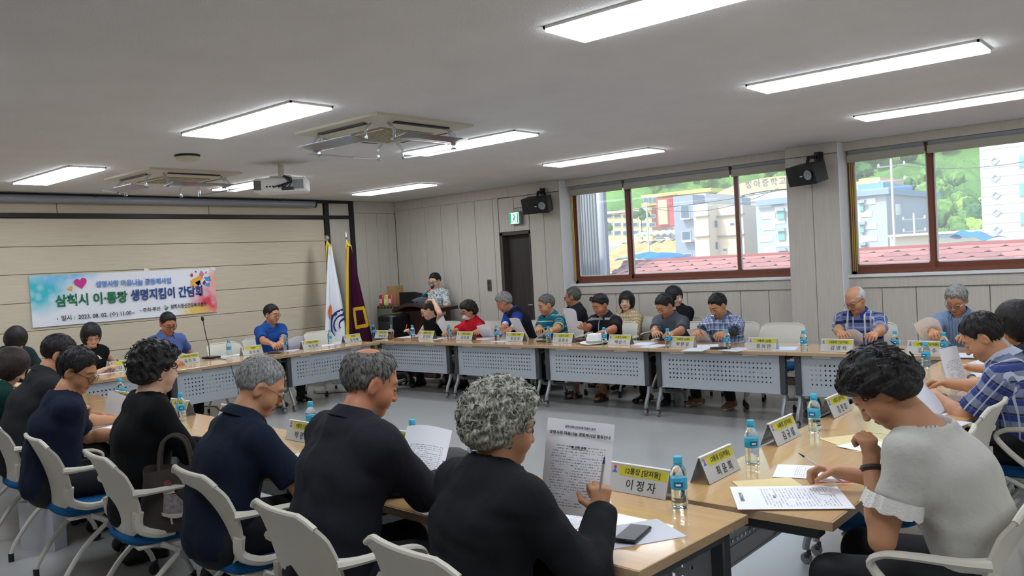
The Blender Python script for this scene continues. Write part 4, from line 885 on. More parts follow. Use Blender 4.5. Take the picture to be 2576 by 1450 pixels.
def person(label, head, face, lean=14, yaw=0, pitch=25, roll=0, male=True, skin=(196, 148, 116), hair=('short', BLACK), top=None, sleeve='short', collar=None, legs=None, rh=None, lh=None, rc=.55, lc=.55, rp=None, lp=None,
           stand=False, near=False, glasses=None, vest=None, shoes='sock', brow=True, size=1.0, width=1.0, lsleeve=None, armskin=None, elbow=(None, None), bare=None, group=None, lips=None, look=None, frame_mat=None, rfd=None, lfd=None, lean_side=0.0, slen=.80, epr=None, epl=None, neckl=.0, wr=.0035):
    """head: world centre of the head. face: degrees, direction the body faces (0 = +Y). rh/lh: world wrist targets."""
    fz = R_(face); Rz = Matrix.Rotation(fz, 3, 'Z'); head = Vector(head)
    pz = (.90 if stand else .545)*1.0; th = R_(lean); best = None
    u = lambda a: V3(math.sin(R_(lean_side))*.6, math.sin(a), math.cos(a))
    def build(s):
        pel = V3(0, 0, pz); wa = pel+u(th*.5)*.15*s; ch = wa+u(th*.9)*.15*s; sh = ch+u(th*1.25)*.145*s
        nb = sh+u(th*1.15)*.05; na = th*.9+R_(pitch)*.42; hd = nb+u(na)*(.122 if male else .116)*size + V3(0, .022, 0)
        return pel, wa, ch, sh, nb, hd, na
    lo, hi = .7, 1.35
    for _ in range(24):
        s = (lo+hi)/2; r = build(s)
        if r[5][2] < head.z: lo = s
        else: hi = s
    pel, wa, ch, sh, nb, hd, na = build(s)
    off = Rz @ Vector(hd); root = Vector((head.x-off.x, head.y-off.y, 0))
    t = thing('person', label, 'person', root, fz, group)
    loc = lambda w: np.array(Rz.transposed() @ (Vector(w)-root))
    k = (1.0 if male else .90)*width; hs = size*(1.0 if male else .965)
    sw = .168*k; SL = sh+V3(-sw, 0, -.032); SR = sh+V3(sw, 0, -.032)
    # arms by two-bone reach
    A1, A2 = .285, .245
    def arm(S, target, side, pole):
        d = target-S; L = np.linalg.norm(d); L2 = min(L, (A1+A2)*.985); W = S+d/L*L2
        a = (A1*A1-A2*A2+L2*L2)/(2*L2); hgt = math.sqrt(max(A1*A1-a*a, 1e-6)); ax = d/L
        pl = V3(side*.75, -.25, -1) if pole is None else np.array(pole, float); pl = pl-ax*np.dot(pl, ax); pl /= np.linalg.norm(pl)
        return S+ax*a+pl*hgt, W
    T = TOPZ+.035
    rt = loc(rh) if rh is not None else sh*V3(0, 1, 0)+V3(.14, .36, T); ltg = loc(lh) if lh is not None else sh*V3(0, 1, 0)+V3(-.14, .36, T)
    ER, WR = arm(SR, rt, 1, elbow[0] if epr is None else loc(epr)-SR); EL, WL = arm(SL, ltg, -1, elbow[1] if epl is None else loc(epl)-SL)
    # legs
    if stand: HP = [(V3(sx*.085, 0, .88), V3(sx*.09, .02, .47), V3(sx*.09, -.02, .09)) for sx in (-1, 1)]
    else:
        sp = (legs or {}).get('spread', .12); fw = (legs or {}).get('fwd', .40); HP = [(V3(sx*.085, .02, .53), V3(sx*(.09+sp*.5), .43, .505), V3(sx*(.09+sp*.6), fw, .085)) for sx in (-1, 1)]
    Rh = rotm(R_(yaw), R_(pitch), R_(roll)); H = lambda *c: hd+Rh @ (V3(*c)*hs)
    def torso(g, belly=0.0):
        S = Sdf(); X = (1, 0, 0)
        S.ecap(pel+V3(0, -.01, -.02), pel+V3(0, 0, .04), (.165*k+g, .12+g), (.16*k+g, .118+g), X, .04)
        S.ecap(pel, wa, (.155*k+g, .118+g+belly), (.148*k+g, .115+g+belly), X, .04); S.ecap(wa, ch, (.148*k+g, .115+g+belly*.7), (.165*k+g, .122+g), X, .05)
        S.ecap(ch, sh-u(th)*.045, (.165*k+g, .122+g), (.14*k+g, .085+g), X, .05)
        S.cone(SL*.94+sh*.06, sh, .05+g, .06+g, .06); S.cone(SR*.94+sh*.06, sh, .05+g, .06+g, .06)
        S.cone(sh+V3(0, -.005, -.01), nb, .075+g, .052+g, .05)
        return S
    # ---- skin
    S = torso(-.014); S.cone(sh, nb+u(na)*.02, .055, .052*hs, .02)
    S.cone(nb-u(na)*.02, H(0, -.018, -.05), .055*hs, .050*hs, .02)
    for a, e, w in ((SL, EL, WL), (SR, ER, WR)): S.cone(a, e, .046*k, .038*k, .02); S.cone(e, e+(w-e)*.35, .038*k, .039*k, .02); S.cone(e+(w-e)*.3, w, .039*k, .0265*k, .02)
    for a, b, c in HP: S.cone(a, b, .082*k, .052*k, .03); S.cone(b, b+(c-b)*.4, .05*k, .052*k, .02); S.cone(b+(c-b)*.35, c, .052*k, .036, .02); S.ecap(c+V3(0, -.02, -.03), c+V3(0, .12, -.05), (.035, .035), (.038, .022), (1, 0, 0), .02)
    for c, r, kk in (((0, -.014, .034), (.0765, .097, .088), .02), ((0, .022, -.02), (.066, .068, .088), .03), ((0, .052, -.088), (.036, .032, .028), .03), ((-.038, .05, -.035), (.03, .032, .035), .02), ((.038, .05, -.035), (.03, .032, .035), .02), ((0, .072, .028), (.052, .02, .014), .015)): S.ell(H(*c), V3(*r)*hs, Rh, kk)
    for sx in (-1, 1): S.ell(H(sx*.033, .104, .004), V3(.019, .018, .012)*hs, Rh, .012, True); S.ell(H(sx*.032, .078, .002), V3(.015, .013, .012)*hs, Rh, .006)
    S.cone(H(0, .088, .008), H(0, .104, -.03), .0075*hs, .0125*hs, .01); S.ell(H(-.012, .097, -.033), V3(.008, .01, .007)*hs, Rh, .006); S.ell(H(.012, .097, -.033), V3(.008, .01, .007)*hs, Rh, .006)
    S.ell(H(0, .083, -.056), V3(.023, .014, .0055)*hs, Rh, .008); S.ell(H(0, .081, -.067), V3(.019, .013, .006)*hs, Rh, .008)
    for sx in (-1, 1):
        Re = Rh @ np.array(Matrix.Rotation(sx*R_(22), 3, 'Z') @ Matrix.Rotation(R_(-10), 3, 'X')); S.ell(H(sx*.077, -.012, -.008), V3(.009, .021, .033)*hs, Re, .008); S.ell(H(sx*.0855, -.006, -.008), V3(.006, .013, .022)*hs, Re, .005, True)
    fr = rfd if rfd is not None else None
    def hdir(e, w, ov): d = (w-e); d = d/np.linalg.norm(d); return d if ov is None else np.array(Rz.transposed() @ Vector(ov))
    dR = hdir(ER, WR, rfd); dL = hdir(EL, WL, lfd)
    pR = np.array(Rz.transposed() @ Vector(rp)) if rp is not None else V3(-.35, 0, -1); pL = np.array(Rz.transposed() @ Vector(lp)) if lp is not None else V3(.35, 0, -1)
    hk = 1.0 if male else .93; hand(S, WR, dR, pR, 1, rc, sc=hk); hand(S, WL, dL, pL, -1, lc, sc=hk)
    boxes = [(H(0, 0, 0)-V3(.135, .15, .155)*hs, H(0, 0, 0)+V3(.135, .15, .15)*hs, .0052 if not near else .0045)]
    for e, w, d in ((ER, WR, dR), (EL, WL, dL)): c = w+d*.075; boxes.append((np.minimum(c-.13, e-.05), np.maximum(c+.13, e+.05), .0062 if not near else .0052))
    lo, hi = S.bounds(); hc = .019; VV = []; QQ = []; n0 = 0
    def cut(v, q, keep):
        m = keep[q].all(1); return v, q[m]
    pieces = [(lo, hi, hc, None)] + [(b[0], b[1], b[2], b) for b in boxes]
    for i, (a, b, h, bx) in enumerate(pieces):
        ax = axes_for(a, b, h) if bx is None else [np.arange(a[j], b[j], h) for j in range(3)]
        v, q = surface_nets(S.field(ax, h), ax)
        if not len(v): continue
        keep = np.ones(len(v), bool)
        if bx is None:
            for b2 in boxes: keep &= ~((v > b2[0]+.02) & (v < b2[1]-.02)).all(1)
            m = keep[q].any(1)
        else:
            m = np.ones(len(q), bool)
            for b2 in boxes[:i-1]: inside = ((v > b2[0]+.012) & (v < b2[1]-.012)).all(1); m &= ~inside[q].all(1)
        q = q[m]; VV.append(v); QQ.append(q+n0); n0 += len(v)
    v = np.concatenate(VV); q = np.concatenate(QQ)
    # skin colour: tone, lips, brows, lids; all fixed to the face
    L = ((v-hd) @ Rh)/hs; col = np.tile(lin(skin), (len(v), 1)); x, y, z = np.abs(L[:, 0]), L[:, 1], L[:, 2]; inhead = (np.abs(L) < .17).all(1)
    def paint(mask, c, w=1.0): m = mask & inhead; col[m] = col[m]*(1-w)+lin(c)*w
    paint((y > .03) & (np.abs(z+.035) < .03) & (x > .02) & (x < .06), (214, 138, 112), .22)
    paint((y > .066) & (np.abs(z+.061) < .0088) & (x < .022), lips or ((168, 98, 88) if male else (184, 78, 80)), .75)
    paint((y > .066) & (np.abs(z+.0615) < .0022) & (x < .021), (92, 50, 46), .8)
    if brow: paint((y > .05) & (np.abs(z-.030+.0015*(x-.03)/.01) < (.0052 if male else .0038)) & (x > .013) & (x < .051), tuple(int(c*.8+22) for c in hair[1][1]), .8)
    if look == 'up':
        paint((y > .06) & (np.abs(z-.003) < .0042) & (np.abs(x-.032) < .014), (206, 196, 188), .8); paint((y > .06) & (np.abs(z-.003) < .0065) & (np.abs(x-.031) < .0062), (28, 20, 18), 1); paint((y > .06) & (np.abs(z-.0095) < .0024) & (np.abs(x-.032) < .0165), (40, 30, 28), .8)
    else: paint((y > .06) & (np.abs(z+.001) < .0034) & (np.abs(x-.032) < .016), (44, 30, 28), .85)
    if armskin is not None:
        for e, w in ((ER, WR), (EL, WL)):
            d = np.linalg.norm(w-e); tt = ((v-e) @ (w-e))/d/d; rad = np.linalg.norm(v-e-np.outer(tt, w-e), axis=1); m = (tt > -.3) & (tt < .93) & (rad < .075); col[m] = lin(armskin)
    obj('body', np_mesh('body', v, q, vcol_mat('skin'), col), t)
    # ---- hair
    style, hcol = hair[0], hair[1]
    if style:
        hm = hair_mat(*hcol); Hs = Sdf(); G = dict(short=.013, thick=.021, bob=.026, perm=.036, thin=.009, crop=.008, bald=.008, long=.028, tied=.017, curly=.040).get(style, .013)
        gs = G if style in ('perm', 'curly', 'bob', 'long') else G*.5; Hs.ell((0, -.016, .036), V3(.0785+gs, .099+G*.85, .089+G), None, .02); lowr = {'bob': -.10, 'long': -.19, 'curly': -.075, 'perm': -.085}.get(style)
        if lowr is not None: Hs.ell((0, -.026, -.02), V3(.078+G, .088+G*.8, .098+G*.6), None, .03)
        if style == 'long': Hs.ecap((0, -.045, -.02), (0, -.06, -.17), (.088, .055), (.10, .05), (1, 0, 0), .03)
        hh = .0066 if not near else .005; a0, b0 = Hs.bounds(); ax = axes_for(a0, b0, hh); D = Hs.field(ax, hh)
        X = np.abs(ax[0])[:, None, None]; Y = ax[1][None, :, None]; Z = ax[2][None, None, :]
        amp, fq = {'perm': (.0075, 150), 'curly': (.009, 170), 'bob': (.0015, 60), 'thick': (.0035, 110), 'short': (.0026, 120)}.get(style, (.0016, 130)); D = D+amp*wob(ax, fq, sum(map(ord, label)))
        yk = np.array([-.16, -.10, -.075, -.03, -.012, .0, .02, .042, .055, .07, .2])
        zk = {'short': [-.07, -.07, -.068, -.05, .012, .018, -.012, .02, .055, .073, .085], 'thick': [-.08, -.08, -.075, -.055, .01, .014, -.016, .015, .052, .066, .08], 'crop': [-.055, -.055, -.05, -.03, .02, .025, .005, .035, .062, .08, .09], 'thin': [-.065, -.065, -.06, -.04, .015, .02, -.005, .03, .066, .088, .1],
              'bald': [-.06, -.06, -.055, -.035, .014, .02, .0, .04, .2, .2, .2], 'tied': [-.06, -.06, -.05, -.035, .005, .01, .0, .02, .052, .07, .08], 'perm': [-.085, -.085, -.085, -.06, .0, .005, .0, .018, .04, .056, .07], 'curly': [-.085, -.085, -.082, -.06, -.02, -.012, .0, .03, .058, .07, .08]}.get(style)
        if zk is not None: zc = np.interp(Y, yk, zk)
        else:
            zc = np.interp(Y, [-.2, .035, .05, .06, .2], [lowr, lowr, .03, .036, .05]); zside = np.interp(Y, [-.2, .05, .072, .09, .2], [lowr, lowr, lowr+.02, .05, .06]); zc = np.where(X > .052, zside, zc)
        zc = zc+(.0045*np.sin(ax[0]*115+len(label))+.003*np.sin(ax[0]*240+1.3))[:, None, None]*np.clip((Y-.02)/.04, 0, 1)
        D = D+(1-np.clip((Z-zc)/.03, 0, 1))*(G*.9 if lowr is None or style in ('perm', 'curly') else 0)
        D = np.maximum(D, (zc-Z)*.8)
        if style == 'bald': D = np.maximum(D, .105-np.sqrt((X/1.0)**2+((Y-.03)/1.15)**2+((Z-.14)/1.0)**2))
        if style == 'thin': D = np.maximum(D, .056-np.sqrt(X**2+(Y+.055)**2+(Z-.128)**2))
        # carve the ears free on short hair
        if style in ('short', 'thick', 'crop', 'thin', 'bald', 'tied'): D = np.maximum(D, .03-np.sqrt(((X-.085)/.9)**2+((Y+.008)/.85)**2+((Z+.006)/1.1)**2))
        hv, hq = surface_nets(D, ax); hv = hd+(hv*hs) @ Rh.T; obj('hair', np_mesh('hair', hv, hq, hm), t)
        if style == 'curly' or (style == 'perm' and near):
            mb = MB(); rr = np.random.default_rng(3); n = 420 if style == 'curly' else 200
            for _ in range(n):
                d = rr.normal(size=3); d /= np.linalg.norm(d)
                if d[1] > .45 and d[2] < .55 or d[2] < -.55: continue
                c = V3(0, -.018, .028)+d*V3(.082+G*.75, .102+G*.75, .095+G*.75); a = np.cross(d, rr.normal(size=3)); a /= np.linalg.norm(a); b = np.cross(d, a); r = rr.uniform(.008, .016); ph = rr.uniform(0, 6.28); tn = rr.uniform(.9, 1.5)
                if c[2] < np.interp(c[1], yk, zk)+.004: continue
                P = [H(*(c+a*r*math.cos(ph+tn*6.28*i/9)+b*r*math.sin(ph+tn*6.28*i/9)+d*(.003*i-.008))) for i in range(10)]
                mb.tube(P, [.0012]+[.0026]*8+[.0008], 4, 0, False)
            part('hair_curls', mb, hm, t)
        if style in ('short', 'thick', 'crop', 'thin'):
            mb = MB(); rr = np.random.default_rng(11); crown = V3(0, -.05, .125)
            for _ in range(650 if near else 280):
                d = rr.normal(size=3); d /= np.linalg.norm(d); c = V3(0, -.016, .036)+d*V3(.0785+gs, .099+G*.85, .089+G)*.985
                if c[2] < np.interp(c[1], yk, zk)+(.012 if c[1] < .02 else .03): continue
                if style == 'thin' and np.linalg.norm(c-V3(0, -.055, .128)) < .062: continue
                if (abs(abs(c[0])-.085) < .03) and np.linalg.norm((c-V3(math.copysign(.085, c[0]), -.008, -.006))) < .034: continue
                fl = c-crown+rr.normal(size=3)*.02; fl = fl-d*np.dot(fl, d); fl = fl/(np.linalg.norm(fl)+1e-6); Ls = rr.uniform(.014, .03) if style != 'crop' else rr.uniform(.008, .016)
                mb.tube([H(*(c+fl*Ls*i/3+d*(.0035*math.sin(i/3*2.2)-.001*i))) for i in range(4)], [.0016, .0024 if near else .0034, .0018, .0004], 4, 0, False)
            part('hair_strands', mb, hm, t)
        if style == 'tied':
            B = Sdf(); B.ell((0, -.115, .0), (.035, .03, .035), None, .02); ax = axes_for(*B.bounds(), .007); bv, bq = surface_nets(B.field(ax, .007)+.002*wob(ax, 120, 4), ax); obj('hair_bun', np_mesh('hair_bun', hd+(bv*hs) @ Rh.T, bq, hm), t)
    # ---- clothes
    def cloth(name, g, sl, mat, hem, neck, fine=.0125, loose=.012, wr=.0035, belly=.0, amp=1.0, low=None):
        Q = torso(g, belly); A = Sdf()
        for a, e, w in ((SL, EL, WL), (SR, ER, WR)):
            if sl == 'short': m = a+(e-a)*(slen+.14); A.cone(a+(e-a)*.05, m, .041*k+g, .050*k+g+loose, .03)
            elif sl == 'half': m = e+(w-e)*.2; A.cone(a, e, .047*k+g, .047*k+g+loose, .03); A.cone(e, m, .047*k+g+loose, .047*k+g+loose, .02)
            elif sl == 'long': A.cone(a, e, .049*k+g, .043*k+g, .03); A.cone(e, e+(w-e)*.93, .047*k+g, .036*k+g*.8, .02)
        if stand and hem < .8: Q.ecap(pel, pel-V3(0, 0, .05), (.168*k+g, .125+g), (.172*k+g, .13+g), (1, 0, 0), .04)
        h = fine; lo, hi = Q.bounds()
        if A.p: l2, h2 = A.bounds(); lo = np.minimum(lo, l2); hi = np.maximum(hi, h2)
        ax = axes_for(lo, hi, h); D = Q.field(ax, h)
        X = ax[0][:, None, None]; Y = ax[1][None, :, None]; Z = ax[2][None, None, :]
        if A.p:
            Da = A.field(ax, h)
            if sl in ('short', 'half'):     # sleeve mouths
                for a, e, w in ((SL, EL, WL), (SR, ER, WR)):
                    d = e-a; L = np.linalg.norm(d); d = d/L; p0 = a+d*L*slen
                    if sl == 'half': d = (w-e)/np.linalg.norm(w-e); p0 = e+d*.02
                    s_ = (X-p0[0])*d[0]+(Y-p0[1])*d[1]+(Z-p0[2])*d[2]; m = (s_ > -.03) & ((X*np.sign(a[0])) > 0) & (s_ < .2)
                    Da = np.where(m, np.maximum(Da, s_), Da)
            hh = np.maximum(.06-np.abs(D-Da), 0)/.06; D = np.minimum(D, Da)-hh*hh*.06/4
        D = D+wr*amp*wob(ax, 42, len(label)*7+3, (1, 1, .6))+wr*.5*amp*wob(ax, 95, len(label)*5+1)
        D = np.maximum(D, hem-Z)
        n0, n1, nr = neck  # neckline: sphere around the neck root is cut away
        D = np.maximum(D, nr-np.sqrt((X-nb[0])**2+((Y-nb[1]-n0)*.95)**2+((Z-nb[2]-n1)*.8)**2))
        cv, cq = surface_nets(D, ax); me = np_mesh(name, cv, cq, mat)
        pat = np.stack([cv[:, 0]+cv[:, 1]*.25, cv[:, 1], cv[:, 2]], 1)      # cloth coordinates: weave runs along each sleeve and up the trunk
        for a, e, w in ((SL, EL, WL), (SR, ER, WR)):
            d = e-a; L = np.linalg.norm(d); d = d/L; s_ = (cv-a) @ d; rv = cv-a-np.outer(s_, d); rad = np.linalg.norm(rv, axis=1); m = (rad < .095*k) & (s_ > -.02) & (cv[:, 0]*np.sign(a[0]) > .135*k)
            x_ = np.cross(d, V3(0, 1, .2)); x_ /= np.linalg.norm(x_); y_ = np.cross(d, x_); an = np.arctan2(rv @ y_, rv @ x_)
            pat[m] = np.stack([an[m]*.065, an[m]*.065, a[2]-s_[m]], 1)
        at = me.attributes.new('pat', 'FLOAT_VECTOR', 'POINT'); at.data.foreach_set('vector', np.ascontiguousarray(pat, np.float32).ravel()); return obj(name, me, t)
    fine = .0105 if near else .0135
    tm = top or M('cloth plain', (80, 80, 90), .85)
    necks = {'crew': (.012, .045, .084), 'polo': (.022, .042, .085), 'suit': (.03, .04, .088), 'wide': (.012, .05, .122)}
    nm = 'jacket' if collar == 'suit' else 'blouse' if not male else 'shirt'
    lsl = sleeve
    cloth(nm, .012 if collar != 'suit' else .02, lsl, tm, pz-.085 if not stand else .74, necks.get({'shirt': 'polo', None: 'crew'}.get(collar, collar), necks['crew']), fine, wr=wr if collar != 'suit' else .005, belly=.015 if male else 0, loose=.008 if sleeve == 'short' else .004)
    if vest: cloth('vest', .024, 'none', vest, pz-.09, (.03, .04, .10), fine, wr=.004)
    if collar in ('polo', 'shirt', 'suit'):
        mb = MB(); un = u(na*.5+th*.5)
        fwd = np.cross(un, V3(1, 0, 0)); fwd = fwd if fwd[1] > 0 else -fwd; c0 = nb+un*.004
        def coll(uu, vv):
            a = R_(28)+uu*R_(304); rad = np.interp(vv, [0, .45, .55, 1], [.072, .068, .071, .100]); hz = np.interp(vv, [0, .45, .55, 1], [-.012, .032, .034, -.012]); front = max(0, math.cos(a)); hz -= front*.03; rad += front*.012
            return c0+V3(1, 0, 0)*math.sin(a)*rad*hs*1.02+fwd*(math.cos(a)*rad*1.06*hs+.004)+un*hz
        mb.grid(coll, 28, 6, .002); part('collar', mb, (vest and top) or tm if collar != 'suit' else tm, t, 60)
    lg = legs or {}; lm = lg.get('mat') or M('black trousers', (22, 22, 26), .85, bump=(60, .001))
    Q = Sdf(); X = (1, 0, 0); Q.ecap(pel+V3(0, -.01, -.03), pel+V3(0, 0, .03), (.178*k, .128), (.172*k, .126), X, .04)
    for a, b, c in HP:
        Q.cone(a, b, .098*k, .072*k, .04)
        if lg.get('short'): Q.cone(b, b+(c-b)*.12, .072*k, .075*k, .02)
        else: Q.cone(b, c+(b-c)*.08, .070*k, .056, .03)
    h = .0155; ax = axes_for(*Q.bounds(), h); D = Q.field(ax, h)+.003*wob(ax, 40, 9)
    tv, tq = surface_nets(D, ax); obj('shorts' if lg.get('short') else 'trousers', np_mesh('trousers', tv, tq, lm), t)
    sm = lg.get('shoe') or M('black leather', (20, 20, 22), .4)
    for (a, b, c) in HP: o = obj('sandal' if lg.get('sandal') else 'shoe', shoe_mesh(sm, lg.get('sole'), lg.get('sandal')), t, (c[0], c[1], 0), (0, 0, -.12*np.sign(c[0])))
    # ---- spectacles
    if glasses:
        gm = M('glasses '+glasses, {'black': (24, 22, 22), 'gold': (170, 130, 70), 'steel': (120, 118, 116), 'brown': (74, 48, 36)}[glasses], .3, metal=.6 if glasses != 'black' else 0)
        mb = MB(); r0 = .0017 if glasses != 'black' else .0024
        ML = MB()
        for sx in (-1, 1):
            P = [H(sx*.033+.025*math.copysign(abs(math.cos(a))**.7, math.cos(a)), .104-.006*abs(math.cos(a))*(1 if math.cos(a)*sx > 0 else 0), -.003+.0185*math.copysign(abs(math.sin(a))**.7, math.sin(a))) for a in np.linspace(0, 2*PI, 17)]
            mb.tube(P, r0*hs, 5, 0, False); mb.tube([H(sx*.058, .1, .004), H(sx*.076, .06, .008), H(sx*.085, .0, .012), H(sx*.083, -.025, -.005)], r0*1.2, 5)
            ML.add([tuple(p) for p in P[:-1]], [tuple(range(16))])
        mb.tube([H(-.009, .106, .002), H(0, .109, .005), H(.009, .106, .002)], r0*1.2, 5)
        go = part('glasses', mb, gm, t); part('lens', ML, see_through('spectacle lens', (.9, .92, .93, 1), .3, .03, .0), go, 0)
    info = dict(root=root, H=lambda *c: root+Rz @ Vector(H(*c)), WR=root+Rz @ Vector(WR), WL=root+Rz @ Vector(WL), dR=Rz @ Vector(dR), dL=Rz @ Vector(dL), obj=t, Hl=H, Rz=Rz, Rh=Rh, hd=hd, EL=EL, ER=ER, WLl=WL, WRl=WR, nb=nb, hs=hs, sh=sh, ch=ch, k=k, u=u, th=th, na=na)
    return info
SHOE = {}
def shoe_mesh(mat, sole=None, sandal=False):
    key = (mat.name, sole.name if sole else '', sandal)
    if key in SHOE: return SHOE[key]
    if sandal:
        mb = MB(); P = []
        for k in range(20): a = 2*PI*k/20; P.append((.042*math.cos(a)*(1+.1*math.sin(a)), .045+.135*math.sin(a)))
        mb.prism(P, 0, .028, 2)
        for y in (.09, .03): mb.tube([(-.044, y, .02), (-.035, y, .065), (0, y+.01, .082), (.035, y, .065), (.044, y, .02)], .017, 6)
        SHOE[key] = mb.mesh('sandal', mat); return SHOE[key]
    Q = Sdf(); Q.ecap((0, -.05, .05), (0, .02, .055), (.040, .045), (.042, .042), (1, 0, 0), .02); Q.ecap((0, .02, .05), (0, .15, .035), (.044, .04), (.040, .028), (1, 0, 0), .03); Q.cone((0, -.03, .05), (0, -.02, .10), .04, .043, .02)
    h = .009; ax = axes_for(*Q.bounds(), h); D = Q.field(ax, h); D = np.maximum(D, .004-ax[2][None, None, :]); v, q = surface_nets(D, ax)
    me = np_mesh('shoe', v, q, mat)
    if sole:
        me.materials.append(sole)
        for p in me.polygons:
            if p.center.z < .034: p.material_index = 1
    SHOE[key] = me; return me
# ================================================================ WHO SITS WHERE
fab = lambda name, col, rough=.85, **k: M(name, col, rough, spec=.2, bump=(13, .010), stretch=(1, 1, .55), **k)
navy = fab('navy knit', (22, 29, 46)); charcoal = fab('charcoal knit', (38, 39, 41)); blackc = fab('black cloth', (16, 16, 18)); suitc = fab('dark suit cloth', (33, 33, 40)); jacketc = fab('black jacket cloth', (25, 26, 29))
TAN = (186, 134, 100); PALE = (214, 172, 146); RUDDY = (178, 118, 88)
trousers = {'mat': M('black trousers', (22, 22, 26), .85)}
def seat(P, label, face=None, at=None, back=.0):
    r = P['root']; f = R_(face); chair(*(at if at else (r.x+math.sin(f)*back, r.y-math.cos(f)*back)), f, label)
# ---- near row, seen from behind
NF = -3
n1 = person('grey curly haired person in a black jacket holding up a printed sheet', ony(1268, 1075, 1.97), NF-8, 12, -12, 14, 0, False, TAN, ('curly', SILVER), jacketc, 'long', 'suit', trousers, rh=ony(1512, 1292, 2.16), lh=near_pt(-2.0, .42)+Vector((0, 0, .73)), rc=1.45, lc=.5, near=True, rp=(-.9, .8, .1), rfd=(-.15, .25, 1), elbow=((.9, -.5, -1.2), None), width=1.14, size=1.04)
n2 = person('balding man in a dark suit jacket and blue collar writing', ony(932, 965, 2.02), NF-5, 16, -14, 22, 0, True, RUDDY, ('thin', SALT), suitc, 'long', 'suit', trousers, rh=onz(1125, 1215, .755), rc=1.0, near=True, width=1.12, size=1.05, rfd=(.2, 1, .2))
n3 = person('short grey haired man in a navy polo wearing thin glasses', ony(655, 975, 2.05), NF-6, 18, -18, 30, 0, True, TAN, ('crop', GREY), navy, 'short', 'polo', trousers, near=True, glasses='steel', width=1.12, size=1.05)
n4 = person('woman with big black permed hair in a black blouse', ony(395, 930, 1.97), NF-8, 9, 10, 10, 0, False, PALE, ('perm', BLACK), blackc, 'long', None, trousers, near=True, width=1.08)
n5 = person('man in a navy crew neck tee with glasses leafing through papers', ony(196, 935, 1.98), NF-12, 14, -32, 26, 0, True, TAN, ('thick', BLACK), fab('navy tee', (24, 30, 50)), 'short', 'crew', trousers, near=True, glasses='brown', rh=onz(235, 1030, .80), rc=.9)
n6 = person('man in a charcoal polo bending towards the table', ony(148, 893, 2.2), NF-8, 20, -10, 28, 0, True, TAN, ('short', BLACK), charcoal, 'short', 'polo', trousers, near=True, width=1.1)
n7 = person('person with black bobbed hair in a dark green top', ony(28, 925, 2.08), NF, 18, -10, 36, 0, False, PALE, ('bob', DARK), fab('dark green knit', (16, 52, 48)), 'short', None, trousers)
for P, x, y, lab in ((n1, -1.76, 1.82, 'white chair under the person in the black jacket'), (n2, -2.45, 1.86, 'white chair under the balding man in the suit'), (n3, -3.27, 1.98, 'white chair under the grey haired man in navy polo'), (n4, -4.03, 1.92, 'white chair with the tote bag on its blue seat'), (n5, -4.86, 1.94, 'white chair under the man in the navy tee'), (n6, -5.80, 2.02, 'white chair under the man in the charcoal polo'), (n7, -6.5, 2.03, 'white chair under the person in dark green')): chair(x, y, R_(NF-4), lab)
# ---- right row
checks = stripes_mat('navy check shirt', (118, 126, 150), [(2, .085, .36, 0, (46, 58, 116), .95), (2, .085, .13, .62, (24, 30, 60), .9), (3, .12, .13, .1, (196, 200, 214), .75), (3, .12, .2, .55, (70, 84, 140), .5)])
r1 = person('woman with black permed hair in a white lace sleeved blouse writing', onx(2218, 985, -.90), 90, 24, 12, 46, 0, False, TAN, ('perm', ('black', (17, 15, 15), (38, 33, 32))), M('white linen', (186, 183, 175), .85, spec=.2, bump=(45, .0025)), 'short', 'wide', trousers, near=True, rh=onz(2112, 1188, .765), lh=onx(2192, 1165, -.90), rc=.9, lc=1.3, rfd=(-1, -.12, .12), lfd=(-.15, .15, 1), lp=(-1, .6, 0), width=1.1, size=1.02, epl=(-.84, 2.66, .58), slen=.54, wr=.005)
r2 = person('man in a navy and white checked shirt holding papers', onx(2472, 850, -1.0), 90, 20, 8, 34, 0, True, TAN, ('short', BLACK), checks, 'short', 'shirt', trousers, rh=onz(2385, 965, .76), lh=onz(2360, 1000, .75), rc=.8, lc=.8, near=True, width=1.08)
r3 = person('person with black hair behind the man in the checked shirt', onx(2556, 815, -.98), 90, 14, 0, 22, 0, False, TAN, ('long', BLACK), fab('dark blouse', (30, 32, 40)), 'short', None, trousers, lh=onz(2432, 948, .75), rh=onz(2440, 925, .76))
seat(r1, 'white chair under the woman in the white blouse', 90, (-.74, r1['root'].y)); seat(r2, 'white chair under the man in the checked shirt', 90); seat(r3, 'white chair under the person with long black hair', 90)
chair(-1.10, 3.72, R_(92), 'empty white chair pushed in next to the woman in white'); chair(-1.12, 4.45, R_(88), 'empty white chair pushed in next to the man in the checked shirt')
